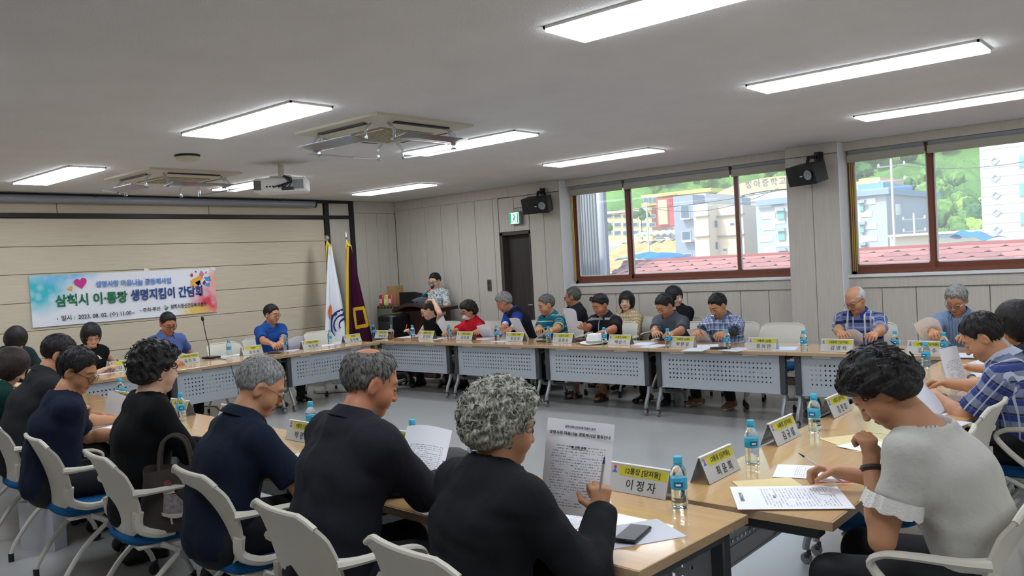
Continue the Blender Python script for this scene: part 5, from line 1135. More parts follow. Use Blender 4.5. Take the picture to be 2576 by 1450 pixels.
# ---- window row
WF = 180
w1 = person('woman in a black top resting a hand on her head', ony(1076, 782, 8.08), WF-12, 10, -25, 26, 6, False, PALE, ('tied', DARK), blackc, 'none', None, trousers, rh=onz(1030, 836, .735), lh=ony(1090, 756, 8.02), lc=.5, lfd=(-1, -.1, .1), lp=(0, 0, -1), glasses='steel', elbow=(None, (-1, .4, .35)))
w2 = person('woman in a red polo wearing a white face mask', ony(1178, 783, 8.10), WF-8, 12, -14, 18, 0, False, TAN, ('perm', BLACK), fab('red knit', (192, 26, 44)), 'short', 'polo', {'mat': M('dark red trousers', (70, 30, 34), .85)}, rh=onz(1112, 842, .75), lh=onz(1195, 852, .74), rc=.8, glasses='brown')
w3 = person('grey haired man in a dark vest over a blue shirt bowing over papers', ony(1268, 762, 8.12), WF-30, 24, -24, 30, 0, True, RUDDY, ('thick', GREY), fab('royal blue cloth', (34, 58, 134)), 'short', 'polo', {'mat': trousers['mat'], 'shoe': M('blue trainers', (44, 62, 112), .6), 'sole': m_whitepl, 'fwd': .5}, rh=onz(1252, 850, .74), lh=onz(1272, 850, .745), vest=fab('dark vest', (26, 28, 36)), armskin=(224, 224, 228))
teal = stripes_mat('teal striped polo', (22, 92, 112), [(2, .075, .14, .3, (176, 196, 150), .85), (2, .075, .1, .8, (18, 62, 92), .8)])
w4 = person('man in a teal polo with pale stripes reading a sheet', ony(1374, 768, 8.10), WF-14, 12, -18, 16, 0, True, TAN, ('short', SALT), teal, 'short', 'polo', trousers, rh=onz(1340, 850, .76), lh=onz(1365, 856, .745), rc=.8)
dpolo = stripes_mat('black zip polo', (26, 27, 32), [(2, .6, .045, .5, (150, 150, 152), .9)])
w5 = person('man in a black zip polo with sunglasses pushed up on his head', ony(1510, 768, 8.08), WF-6, 10, -10, 24, 0, True, RUDDY, ('short', BLACK), dpolo, 'short', 'polo', {'mat': M('dark shorts', (30, 30, 34), .85), 'short': True, 'sandal': True, 'shoe': M('brown sandal', (52, 38, 32), .6), 'spread': .2}, rh=onz(1442, 850, .80), lh=onz(1490, 862, .74), rc=.6, rp=(.3, -.8, .3), width=1.06)
w6 = person('man in a grey polo with thinning black hair looking down', ony(1672, 770, 8.06), WF-8, 15, -12, 34, 0, True, TAN, ('short', BLACK), fab('slate polo', (76, 80, 90)), 'short', 'polo', trousers, rh=onz(1640, 862, .74), lh=onz(1665, 866, .735), width=1.06)
wplaid = stripes_mat('blue white plaid shirt', (150, 160, 186), [(2, .07, .34, 0, (62, 80, 128), .7), (3, .07, .34, .2, (62, 80, 128), .6), (2, .07, .1, .6, (226, 228, 234), .8), (3, .07, .1, .75, (226, 228, 234), .7)])
w7 = person('man in a pale blue plaid shirt with dark arm covers', ony(1806, 770, 8.06), WF-6, 15, -14, 30, 0, True, TAN, ('short', BLACK), wplaid, 'short', 'shirt', {'mat': trousers['mat'], 'shoe': M('tan trainers', (124, 92, 62), .6), 'sole': M('cream sole', (206, 198, 178), .6), 'fwd': .34, 'spread': .2}, rh=onz(1722, 862, .76), lh=onz(1782, 866, .755), armskin=(26, 27, 32), rc=.7, lc=.8, width=1.06)
wbold = stripes_mat('bold blue check shirt', (96, 108, 146), [(2, .16, .13, .12, (28, 44, 102), .95), (2, .16, .16, .52, (22, 30, 66), .95), (2, .16, .1, .85, (150, 164, 200), .7), (0, .16, .10, .3, (214, 212, 210), .8), (0, .16, .08, .62, (206, 208, 216), .6)])
w8 = person('bald man with glasses in a bold blue checked shirt', ony(2152, 756, 8.08), WF-4, 13, -18, 26, 4, True, TAN, ('bald', WHITE), wbold, 'short', 'shirt', trousers, rh=onz(2112, 872, .75), lh=onz(2192, 876, .75), glasses='brown', rc=.7, lc=.7, width=1.08)
wst = stripes_mat('fine striped shirt', (126, 146, 172), [(3, .022, .35, 0, (92, 112, 146), .8)])
w9 = person('grey haired man in a fine striped blue shirt holding a folded sheet', ony(2406, 756, 8.08), WF-2, 15, -4, 30, -4, True, TAN, ('thick', GREY), wst, 'short', 'shirt', trousers, rh=onz(2322, 878, .77), lh=onz(2404, 880, .75), glasses='steel', rc=.8)
for P, lab in ((w1, 'the woman in black'), (w2, 'the woman in red'), (w3, 'the man in the dark vest'), (w4, 'the man in the teal polo'), (w5, 'the man in the zip polo'), (w6, 'the man in the grey polo'), (w7, 'the man in the pale plaid shirt'), (w8, 'the bald man'), (w9, 'the man in the striped shirt')): seat(P, 'white chair under '+lab, WF, None, .03)
chair(ony(1968, 830, 8.45).x+.05, 8.14, R_(184), 'empty white chair by the column at the window row')
# ---- along the window wall
lav = M('lavender shirt', (120, 134, 190), .8)
b1 = person('man in a dark suit and blue shirt looking away', ony(1440, 748, 8.93), WF-30, 4, -38, 2, 0, True, RUDDY, ('short', SALT), suitc, 'long', 'suit', trousers, glasses='steel', rh=(-6.5, 8.5, .58), lh=(-6.9, 8.45, .58))
b2 = person('woman with black bobbed hair in a tan plaid blouse', ony(1576, 760, 8.93), WF-10, 2, 30, 0, -4, False, PALE, ('bob', BLACK), stripes_mat('tan plaid blouse', (196, 178, 142), [(2, .05, .4, 0, (150, 124, 92), .7), (3, .05, .4, .3, (150, 124, 92), .5)]), 'half', 'shirt', trousers, rh=(-5.85, 8.5, .6), lh=(-5.6, 8.5, .6), look='up', lips=(186, 56, 66))
b3 = person('woman with long black hair sitting behind the man in grey', ony(1697, 748, 8.95), WF, 3, 75, 4, 0, False, PALE, ('long', BLACK), fab('black suit', (20, 20, 24)), 'long', 'suit', trousers, rh=(-5.2, 8.5, .6), lh=(-4.95, 8.5, .6))
for P, lab in ((b1, 'the man in the dark suit'), (b2, 'the woman in tan plaid'), (b3, 'the woman with long black hair')): seat(P, 'white chair by the window wall under '+lab, WF-8, None, -.02)
flor = M('pale floral blouse', (190, 200, 202), .85, spec=.2); _n = flor.node_tree.nodes; _l = flor.node_tree.links
_tc = _n.new('ShaderNodeTexCoord'); _v = _n.new('ShaderNodeTexNoise'); _v.inputs['Scale'].default_value = 38; _v.inputs['Detail'].default_value = 4; _l.new(_tc.outputs['Object'], _v.inputs['Vector'])
_cr = _n.new('ShaderNodeValToRGB'); _cr.color_ramp.elements[0].position = .38; _cr.color_ramp.elements[0].color = C(104, 122, 138); _cr.color_ramp.elements[1].position = .55; _cr.color_ramp.elements[1].color = C(206, 210, 204); _l.new(_v.outputs[0], _cr.inputs[0]); _l.new(_cr.outputs[0], _n['Principled BSDF'].inputs['Base Color'])
pr = person('woman with tied hair and glasses standing at the lectern reading aloud', ony(1094, 708, 9.0), WF+10, 2, -4, 14, 0, False, PALE, ('tied', BLACK), flor, 'half', None, trousers, stand=True, rh=ony(1045, 768, 8.70), lh=ony(1118, 780, 8.72), glasses='black', rc=.6, lc=.4)
# ---- left row, by the banner wall
LF = -90
l0 = person('person with short black hair bowed low at the banner wall end', onx(40, 856, -9.2), LF, 24, 0, 58, 0, False, PALE, ('bob', BLACK), fab('dark teal knit', (24, 44, 48)), 'short', None, trousers)
l1 = person('woman with a black bob and round glasses in a black top', onx(230, 845, -9.32), LF, 10, -8, 22, 0, False, PALE, ('bob', BLACK), blackc, 'half', None, trousers, glasses='gold', rh=onz(262, 930, .73), lh=onz(285, 925, .73))
l2 = person('man with glasses in a lavender blue shirt', onx(423, 815, -9.32), LF, 9, -4, 24, 0, True, RUDDY, ('short', BLACK), fab('lavender blue cloth', (86, 104, 164)), 'short', 'shirt', trousers, glasses='black', lh=onz(488, 898, .73))
l4 = person('man with glasses in a bright blue polo', onx(684, 792, -9.32), LF, 8, 16, 10, 0, True, TAN, ('short', BLACK), fab('bright blue polo', (32, 72, 140)), 'short', 'polo', trousers, glasses='steel', rh=onz(700, 882, .74), lh=onz(708, 876, .75))
for P, lab in ((l0, 'the bowed person'), (l1, 'the woman with round glasses'), (l2, 'the man in lavender blue'), (l4, 'the man in the bright blue polo')): seat(P, 'white chair by the banner wall under '+lab, LF)
chair(-9.28, 5.48, R_(-90), 'empty white chair by the banner wall behind the microphone'); chair(-9.28, 6.9, R_(-92), 'empty white chair in front of the white flag')

# ---- small things people wear or hold
def on_person(P, name, mb, mats, smooth=40): return part(name, mb, mats, P['obj'], smooth)
# face mask
mb = MB(); Hm = w2['Hl']; mb.grid(lambda u, v: Hm((u-.5)*.118, .100-.05*(2*u-1)**2+.014*math.sin(v*PI)-(.012 if v < .3 else 0), -.10+.085*v), 12, 8, .002); on_person(w2, 'face_mask', mb, M('white mask', (228, 228, 232), .7))
for sx in (-1, 1): mb = MB(); mb.tube([Hm(sx*.058, .055, -.03), Hm(sx*.082, .0, -.0), Hm(sx*.083, -.012, -.03), Hm(sx*.058, .052, -.085)], .0015, 5); on_person(w2, 'mask_loop', mb, m_whitepl)
# sunglasses on hair
mb = MB(); Hm = w5['Hl']
for sx in (-1, 1):
    mb.add([Hm(sx*.034+.029*math.cos(a), .062-.02*math.sin(a), .115+.018*math.sin(a)) for a in np.linspace(0, 2*PI, 14, endpoint=False)], [tuple(range(14))]); mb.tube([Hm(sx*.034+.030*math.cos(a), .063-.02*math.sin(a), .116+.019*math.sin(a)) for a in np.linspace(0, 2*PI, 15)], .003, 5, 0, False); mb.tube([Hm(sx*.064, .055, .118), Hm(sx*.086, .0, .09), Hm(sx*.09, -.03, .06)], .003, 5)
on_person(w5, 'sunglasses', mb, M('dark lens', (14, 14, 16), .15))
mb = MB(); nb5 = w5['nb']; sh5 = w5['sh']; mb.tube([nb5+V3(0, .075, -.02), (nb5+w5['ch'])/2+V3(0, .125, -.02), w5['ch']+V3(0, .155, -.02)], .006, 6); on_person(w5, 'zip', mb, m_silver)
# lanyard of the speaker
mb = MB(); q = pr; mb.tube([q['nb']+V3(-.06, .0, .01), q['nb']+V3(-.05, .09, -.06), q['ch']+V3(-.01, .155, -.05)], .006, 6); mb.tube([q['nb']+V3(.06, .0, .01), q['nb']+V3(.05, .09, -.06), q['ch']+V3(.01, .155, -.05)], .006, 6); on_person(pr, 'lanyard', mb, M('blue ribbon', (40, 80, 160), .6))
# blue collar and cufflink-like details
mb = MB(); q = n2; un = q['u'](q['na']*.6); mb.grid(lambda u, v: q['nb']+V3(math.sin(u*2*PI)*(.066+.002*v), math.cos(u*2*PI)*(.066+.002*v)*1.04+.004, 0)+un*(-.005+.04*v-.02*max(0, math.cos(u*2*PI))), 24, 2, .002); on_person(n2, 'shirt_collar', mb, stripes_mat('blue white collar', (150, 182, 214), [(3, .03, .4, 0, (70, 110, 160), .8)]))
mb = MB(); q = b1; un = q['u'](q['na']*.6); mb.grid(lambda u, v: q['nb']+V3(math.sin(u*2*PI)*.064, math.cos(u*2*PI)*.066+.006, 0)+un*(-.01+.045*v-.03*max(0, math.cos(u*2*PI))), 24, 2, .002); on_person(b1, 'shirt_collar', mb, lav)
mb = MB(); mb.grid(lambda u, v: q['nb']*(1-v)+(q['ch']+V3(0, .10, 0))*v+V3((u-.5)*.09*(1-v*.8), .085+.035*v, -.02), 4, 6, .003); on_person(b1, 'shirt_front', mb, lav)
# lace hems of the white blouse
for E_, W_, S_ in ((r1['EL'], r1['WLl'], -1), (r1['ER'], r1['WRl'], 1)):
    a = r1['sh']+V3(S_*.168*r1['k'], 0, -.02); d = (E_-a)/np.linalg.norm(E_-a); L = np.linalg.norm(E_-a); x = np.cross(d, V3(0, 1, .3)); x /= np.linalg.norm(x); y = np.cross(d, x); mb = MB()
    mb.grid(lambda u, v: a+d*(L*.515+.042*v+.010*v*abs(math.sin(u*PI*9)))+(x*math.cos(u*2*PI)+y*math.sin(u*2*PI))*(.086+.006*v+.003*math.sin(u*PI*36)), 60, 4, .002); lc_ = on_person(r1, 'lace_hem', mb, M('white lace', (222, 218, 210), .85, bump=(160, .004)))
# bracelets and watches
def band(P, e, w, f, r, mat, name, wd=.011):
    c = e+(w-e)*f; d = (w-e)/np.linalg.norm(w-e); x = np.cross(d, V3(.3, .2, 1)); x /= np.linalg.norm(x); y = np.cross(d, x); mb = MB(); mb.tube([c+(x*math.cos(a)+y*math.sin(a))*r for a in np.linspace(0, 2*PI, 19)], wd, 6, 0, False); on_person(P, name, mb, mat)
band(r1, r1['EL'], r1['WLl'], .93, .0285, M('dark beads', (58, 40, 40), .4, bump=(300, .003)), 'bracelet', .010)
band(r3, r3['EL'], r3['WLl'], .84, .028, M('teal band', (50, 124, 140), .5), 'wristband', .008); band(w6, w6['ER'], w6['WRl'], .88, .029, m_silver, 'wristwatch', .007); band(w4, w4['EL'], w4['WLl'], .9, .029, M('gold watch', (190, 150, 60), .35, metal=.7), 'wristwatch', .007); band(w2, w2['EL'], w2['WLl'], .88, .026, m_whitepl, 'wristwatch', .007)
# small white ribbon brooch
mb = MB(); q = l1; mb.tube([q['ch']+V3(-.07, .138, .03), q['ch']+V3(-.045, .142, .055), q['ch']+V3(-.03, .142, .07)], .006, 6); mb.tube([q['ch']+V3(-.05, .142, .03), q['ch']+V3(-.05, .142, .05)], .005, 6); on_person(l1, 'ribbon_brooch', mb, m_whitepl)
def pen(a, b, label, col, tip=None):
    a = Vector(a); b = Vector(b); t = thing('pen', label, 'pen', a, 0, 'pens'); d = b-a
    mb = MB(); mb.tube([d*.14, d], .0045, 8); part('barrel', mb, M('pen '+str(col), col, .35), t)
    mb = MB(); mb.tube([(0, 0, 0), d*.14], [.001, .0045], 8); part('tip', mb, M('pen tip '+str(tip or (40, 40, 46)), tip or (40, 40, 46), .4), t)
def hp(P, right=True, up=0.0, fw=.09): w = P['WR'] if right else P['WL']; d = P['dR'] if right else P['dL']; return w+d*fw+Vector((0, 0, up))
c = hp(r1, True, .0, .07); pen(c+Vector((-.075, -.02, .055)), c+Vector((.075, .03, -.055)), 'white ballpoint pen held by the woman in the white blouse', (226, 226, 230))
c = hp(n1, True, .0, .06); pen(c+Vector((.045, -.03, .13)), c+Vector((-.01, .0, -.03)), 'slim ballpoint pen with dark blue end in the raised hand', (196, 190, 180), (30, 60, 110))
c = hp(n2, True, .0, .05); pen(c+Vector((.05, .1, -.05)), c+Vector((-.05, -.03, .07)), 'silver pen held by the man in the suit', (190, 192, 196))
c = hp(w1, True, .0, .06); pen(c+Vector((.0, -.05, -.04)), c+Vector((-.03, .02, .08)), 'reddish pen held by the woman in black', (196, 90, 96))
# ================================================================ THINGS ON THE TABLES
T = TOPZ
BW = [((941, 851), 'beside the iced coffee cup'), ((1039, 854), 'beside the hand of the woman in black'), ((1131, 854), 'before the woman in red'), ((1251, 858), 'before the man in the dark vest'), ((1381, 864), 'before the man in the teal polo'), ((1521, 868), 'beside the white hat'), ((1681, 874), 'before the man in grey'), ((1830, 879), 'before the man in pale plaid'), ((2023, 885), 'before the empty window row chair'), ((2253, 889), 'beside the bald man'), ((2376, 896), 'before the man in fine stripes'),
      ((2330, 925), 'beside the papers of the checked shirt man'), ((1711, 1278), 'at the joint of the near and side rows'), ((1893, 1166), 'behind the thirteenth name card'), ((2050, 1086), 'between two name cards of the side row'), ((2160, 1012), 'behind the head of the woman in white'), ((1042, 1152), 'before the man in the suit'), ((785, 1092), 'beside the ninth name card'), ((458, 1060), 'before the woman with permed hair'), ((305, 1012), 'before the man in the navy tee'),
      ((258, 936), 'before the woman with round glasses'), ((577, 895), 'before the empty chair by the microphone'), ((720, 882), 'before the man in bright blue'), ((831, 866), 'before the empty chair by the flag')]
for p, l in BW: bottle(onz(p[0], p[1], T), 'clear water bottle with sky blue cap '+l)
def back(p, d, m=.042): return onz(p[0], p[1], T)+Vector((d[0]*m, d[1]*m, 0))
for p, ti, nm, w in (((958, 852), '26통장 (교동)', '박 경 희', 'beside the iced coffee cup'), ((1070, 854), '25통장 (교동)', '김 덕 희', 'before the woman in black'), ((1166, 857), '24통장 (교동)', '김 미 형', 'before the woman in red'), ((1292, 860), '23통장 (교동)', '장 순 욱', 'before the man in the vest'), ((1413, 864), '22통장 (교동)', '김 동 순', 'before the man in the teal polo'),
                     ((1556, 869), '21통장 (교동)', '채 순 기', 'right of the white hat'), ((1712, 875), '20통장 (교동)', '박 문 일', 'before the man in grey polo'), ((1915, 881), '19통장 (교동)', '정 의 연', 'before the empty window row chair'), ((2103, 886), '18통장 (당저동)', '김 영 석', 'before the bald man'), ((2326, 893), '17통장 (당저동)', '김 진 수', 'before the man in fine stripes')):
    name_card(back(p, (0, 1)), 0, ti, nm, 'white tent name card with yellow band '+w)
for p, ti, nm, w in (((312, 932), '회장', '김 정 희', 'before the woman with round glasses'), ((476, 915), '시의회의원 (위원장)', '김 진 모', 'before the man in lavender'), ((638, 893), '위원장', '김 수 식', 'beside the desk microphone'), ((787, 878), '기획홍보 위원장', '박 진 배', 'right of the man in bright blue'), ((890, 862), '부회장', '김 영 탁', 'at the corner by the flags')):
    name_card(back(p, (-1, 0)), PI/2, ti, nm, 'white tent name card on the banner wall row '+w)
for p, ti, nm, w in (((1600, 1246), '12통장 [당저동]', '이 정 자', 'twelfth, beside the smartphone'), ((1222, 1186), '11통장 [당저동]', '최 종 순', 'eleventh, behind the curly head'), ((752, 1112), '9통장 [당저동]', '박 명 수', 'ninth, before the navy polo'), ((1000, 1140), '10통장 [당저동]', '김 상 호', 'tenth, behind the suit shoulder'), ((442, 1046), '8통장 [당저동]', '이 미 자', 'eighth, before the permed woman'), ((300, 1022), '7통장 [당저동]', '정 기 영', 'seventh, before the navy tee'), ((572, 1064), '8통장 [당저동]', '김 순 옥', 'half hidden behind the grey head')):
    name_card(back(p, (0, 1), .04), -.05, ti, nm, 'white tent name card of the near row, '+w)
for p, ti, nm, w in (((1818, 1200), '13통장 [당저동]', '최 윤 희', 'thirteenth, before the woman in white'), ((1980, 1110), '14통장 [당저동]', '김 규 설', 'fourteenth, beside the folder'), ((2116, 1043), '15통장 [당저동]', '김 진 호', 'fifteenth, by the permed head'), ((2278, 962), '16통장 [당저동]', '이 영 란', 'sixteenth, before the checked shirt')):
    name_card(back(p, (-1, 0), .03), PI/2, ti, nm, 'white tent name card of the side row, '+w)

# sheets lying on the tables
def lie(px, py, rz, label, mat=None, w=.21, h=.297, dz=.001, **k): p = onz(px, py, T); paper(p+Vector((0, 0, dz)), rz, label, w, h, mat or m_paper, **k)
for i, (px, py, rz, dz, mat, lab) in enumerate((
    (1030, 848, .2, .002, None, 'blank sheet under the hand of the woman in black'), (1110, 852, -.3, .002, None, 'sheet lying left of the red woman card'), (1222, 852, .3, .002, m_print, 'sheet under the bowed man in the vest'), (1270, 858, -.1, .002, None, 'sheet behind the vest man bottle'), (1470, 858, .5, .002, None, 'sheet behind the white hat'),
    (1620, 866, .1, .002, M('bluish paper', (206, 220, 238), .6), 'pale blue sheet left of the grey polo man card'), (1648, 872, -.2, .004, None, 'sheet by the folded hands of the man in grey'), (1752, 880, .15, .002, None, 'sheet at the table edge right of a card'), (1780, 872, .5, .004, m_print, 'printed sheet under the plaid man hands'), (1855, 880, -.2, .002, None, 'sheet left of the empty seat card'), (1975, 878, .3, .002, MATS['bluish paper'] if 'bluish paper' in MATS else None, 'pale blue sheet right of the empty seat card'),
    (2150, 882, .1, .003, m_manila, 'manila envelope before the bald man'), (2222, 890, -.1, .002, None, 'sheet left of the bald man bottle'), (2445, 895, .1, .002, None, 'stack of sheets before the striped shirt man'),
    (262, 940, .2, .002, None, 'sheet before the woman with round glasses'), (560, 898, .1, .002, None, 'sheet before the empty microphone seat'), (612, 892, .3, .004, m_print, 'printed sheet beside the bottle at the empty seat'), (735, 882, .4, .003, None, 'sheet by the man in bright blue'), (815, 870, .1, .002, m_print, 'printed sheet before the empty flag seat'), (850, 864, .5, .004, None, 'sheet beside the flag seat bottle'),
    (1420, 1310, -.15, .002, m_print, 'sheet lying under the raised paper of the near row'), (1590, 1345, -.55, .002, None, 'sheet under the smartphone'), (1095, 1205, .2, .002, m_print, 'printed sheet under the suited man hand'), (300, 1070, .3, .002, m_print, 'printed sheet before the man in the navy tee'), (250, 1065, -.2, .004, None, 'blank sheet before the man in the navy tee'), (770, 1150, .1, .002, None, 'sheet right of the navy polo man'),
    (1950, 1235, .75, .003, m_manila, 'manila folder under the open leaflet'), (2165, 1115, .9, .002, m_manila, 'manila folder before the fourteenth card'), (2210, 1130, 1.2, .005, m_print, 'printed leaflet on the second folder'), (2300, 1040, 1.3, .002, None, 'sheet behind the permed head'), (2345, 1065, 1.4, .004, None, 'sheet before the empty side chair'), (2470, 925, 1.5, .002, m_manila, 'manila folder behind the checked shirt man'), (2500, 915, 1.4, .005, None, 'blank sheet on the far folder'), (2260, 985, 1.2, .002, None, 'bluish sheet under the far papers'), (2450, 945, 1.5, .002, None, 'sheet under the wrist with the teal band'))):
    lie(px, py, rz, 'paper: '+lab, mat, .21 if mat is not m_manila else .24, .297 if mat is not m_manila else .32, dz)
lie(1985, 1255, PI/2+.55, 'open printed leaflet with two pages before the woman in white', m_print, .297, .40, .006, heading=[('공동체사업 안내', .016, .17), ('목 차', .014, .05)])
lie(2045, 1190, PI/2+.3, 'printed sheet under the pink highlighter', m_print, .21, .297, .003)
# sheets held in the hands
def held(c, nrm, up, label, w=.21, h=.297, mat=None, curl=.012, bend=.02, **k):
    """c: centre, nrm: direction the printed side looks, up: towards its top."""
    n = Vector(nrm).normalized(); u = Vector(up); u = (u-n*u.dot(n)).normalized(); paper(Vector(c), 0, label, w, h, mat or m_paper, bend, 0, 0, curl, group='paper sheets held in the hands', xdir=u.cross(n), ydir=u, **k)
held(ony(1452, 1178, 2.22), (.55, -.9, .12), (.12, .06, 1), 'printed sheet held up by the person in the black jacket', .225, .315, m_print, .004, .01, heading=[('삼척시정신건강복지센터 공고', .0085, .135), ('생명사랑 마음나눔 공동체사업 활동안내', .0125, .112), ('● 신청 종류', .010, .068)])
held(ony(1118, 826, 7.86), (.2, 1, .5), (-.4, .2, 1), 'curling sheet held by the woman in red', curl=.03, bend=.05)
held(ony(1225, 846, 7.80), (.1, .5, 1), (.2, -.6, .5), 'bent sheet in front of the man in the dark vest', mat=m_print, bend=.08, curl=.02)
held(ony(1306, 828, 7.78), (.3, 1, .7), (-.05, -.5, 1), 'sheet held up by the man in the teal polo')
held(ony(1438, 808, 7.84), (.3, 1, .5), (.2, -.3, 1), 'sheet held up by the man in the zip polo', curl=.02)
held(ony(1762, 852, 7.78), (.1, .6, 1), (.1, -1, .5), 'sheet held by the man in the plaid shirt', bend=.03)
held(ony(2140, 860, 7.82), (.0, .4, 1), (.3, -1, .3), 'sheet in the hands of the bald man', bend=.04, curl=.03); held(ony(2345, 846, 7.80), (.1, .7, 1), (-.2, -.9, .6), 'folded sheet held by the man in fine stripes', mat=m_print, bend=.06, curl=.03)
held(onx(2402, 935, -1.28), (1, -.35, .35), (-.4, .1, 1), 'printed sheet held up by the far side row person', mat=m_print, curl=.02); held(onx(2320, 985, -1.28), (1, -.2, 1), (-1, .1, .6), 'sheet held by the man in the checked shirt', curl=.03)
held(ony(1066, 762, 8.62), (-.1, .5, 1), (0, -1, .5), 'bluish sheet on the lectern before the standing woman', mat=MATS['bluish paper'], w=.3, h=.24)
held(onx(745, 868, -8.98), (-.6, .2, 1), (.3, -.3, 1), 'sheet in the hand of the man in bright blue', bend=.04, w=.19, h=.24); held(ony(285, 1045, 2.62), (.2, -1, .6), (.1, .4, 1), 'bent sheet lifted by the man in the navy tee', mat=m_paper, bend=.06, curl=.02)
held(onz(1062, 1165, .79), (.4, -.8, 1), (-.3, .8, .6), 'curling printed sheet under the suited man sleeve', mat=m_print, bend=.05)
# clear film file with torn highlight, highlighter and eraser cloth near the woman in white
pen(onz(2040, 1215, T+.012), onz(2145, 1212, T+.012), 'pink highlighter pen beside the writing hand', (226, 130, 150), (226, 130, 150))
t = thing('earphone_case', 'small white rounded case lying on the pink highlighter', 'case', onz(2085, 1213, T+.018)); mb = MB(); mb.lathe([(0, 0), (.022, .002), (.026, .01), (.022, .018), (0, .021)], 14, (0, 0, 0), None, 0, 1.25, .9); part('lid', mb, m_whitepl, t); mb = MB(); mb.lathe([(.0262, .009), (.0262, .0105)], 14, (0, 0, 0), None, 0, 1.25, .9); part('seam', mb, m_greypl, t)
def phone(p, rz, label):
    t = thing('smartphone', label, 'phone', p, rz); mb = MB(); mb.box((0, 0, .006), (.078, .162, .012), None, .004); part('case', mb, m_blackpl, t); mb = MB(); mb.box((0, 0, .0125), (.070, .152, .001)); part('screen', mb, M('phone screen', (40, 38, 40), .3), t, 0)
    return t
phone(onz(1592, 1348, T+.004), R_(12), 'black smartphone lying at the near table corner'); phone(onz(690, 890, T+.001), R_(-80), 'dark phone before the man in bright blue'); phone(onz(1365, 860, T+.001), R_(70), 'dark phone before the man in the teal polo'); phone(onz(1808, 877, T+.006), R_(-60), 'phone lying on the plaid man papers')
# wallets / notebooks
for k, (px, py, z, c, l) in enumerate(((2395, 1022, 0, (196, 170, 120), 'tan notebook under the brown one'), (2392, 1018, .018, (110, 84, 70), 'brown notebook on top of the tan one'))):
    t = thing('notebook', l+' before the checked shirt man', 'notebook', onz(px, py, T)+Vector((0, 0, z)), R_(88-6*k), 'notebooks on the side row')
    mb = MB(); mb.box((0, 0, .002), (.16, .22, .004), None, .001); mb.box((0, 0, .0155), (.16, .22, .004), None, .001); mb.box((-.079, 0, .0085), (.004, .22, .016)); part('cover', mb, M('cover %d' % k, c, .5), t, 0); mb = MB(); mb.box((.002, 0, .0088), (.152, .212, .010)); part('pages', mb, m_paper, t, 0)
# dark bags and cap on the near table
t = thing('sun_cap', 'dark grey cap on the table before the suited man', 'cap', onz(1098, 1192, T)+Vector((.0, .10, 0)), R_(-60)); mb = MB(); mb.lathe([(.088, 0), (.09, .03), (.075, .07), (.04, .092), (0, .098)], 18, (0, 0, 0), None, 0, 1, 1.12); part('crown', mb, M('cap cloth', (74, 72, 72), .9, bump=(200, .001)), t); mb = MB(); mb.grid(lambda u, v: (.085*math.cos(PI*u), .09*math.sin(PI*u)+.075*v*math.sin(PI*u), .012+.004*math.sin(PI*u)-.012*v), 14, 4, .004); part('brim', mb, MATS['cap cloth'], t)
# white fedora
t = thing('hat', 'white brimmed hat with a grey band on the window row table', 'hat', onz(1480, 868, T)+Vector((0, .13, 0)), .2); m_hat = M('white straw', (226, 226, 222), .8, bump=(240, .001))
mb = MB(); mb.lathe([(.0, .10), (.05, .112), (.08, .106), (.092, .07), (.10, .01), (.105, .006)], 24, (0, 0, 0), None, 0, 1, 1.12); part('crown', mb, m_hat, t); mb = MB(); mb.grid(lambda u, v: ((.10+.065*v)*math.cos(2*PI*u), (.10+.065*v)*1.12*math.sin(2*PI*u), .006+.012*v*v*abs(math.cos(2*PI*u))), 28, 3, .003); part('brim', mb, m_hat, t); mb = MB(); mb.lathe([(.1005, .012), (.1015, .014), (.0985, .034), (.097, .036)], 24, (0, 0, 0), None, 0, 1, 1.12); part('band', mb, M('grey ribbon', (150, 150, 148), .7), t)
t = thing('sunglasses_pouch', 'brown pouch beside the white hat', 'pouch', onz(1455, 862, T)+Vector((0, .06, 0)), .6); mb = MB(); mb.box((0, 0, .02), (.15, .06, .04), None, .016); part('body', mb, M('brown pouch', (84, 58, 54), .6), t); mb = MB(); mb.box((0, -.02, .034), (.15, .03, .02), None, .006); part('flap', mb, M('pouch flap', (110, 80, 74), .6), t)
# iced coffee cup
t = thing('iced_coffee_cup', 'clear plastic cup of iced coffee with straw at the corner', 'cup', Vector((-8.60, 7.42, T))); mb = MB(); mb.lathe([(.0, .002), (.032, .002), (.042, .10), (.043, .104)], 18); part('cup_body', mb, M('clear cup', (240, 240, 238), .05, trans=1, ior=1.15), t); mb = MB(); mb.lathe([(.0, .006), (.030, .006), (.0385, .075), (0, .076)], 18); part('coffee', mb, M('coffee', (150, 104, 66), .4), t); mb = MB(); mb.lathe([(.044, .102), (.046, .106), (.036, .125), (.018, .142), (.0, .146)], 18); part('dome_lid', mb, see_through('dome lid', (.94, .94, .94, 1), .5, .1, .25), t); mb = MB(); mb.tube([(0, 0, .05), (.01, 0, .20)], .004, 6); part('straw', mb, m_whitepl, t)
bottle(Vector((ony(1052, 757, 8.6).x, 8.72, 1.065)), 'clear water bottle with sky blue cap standing on the lectern')
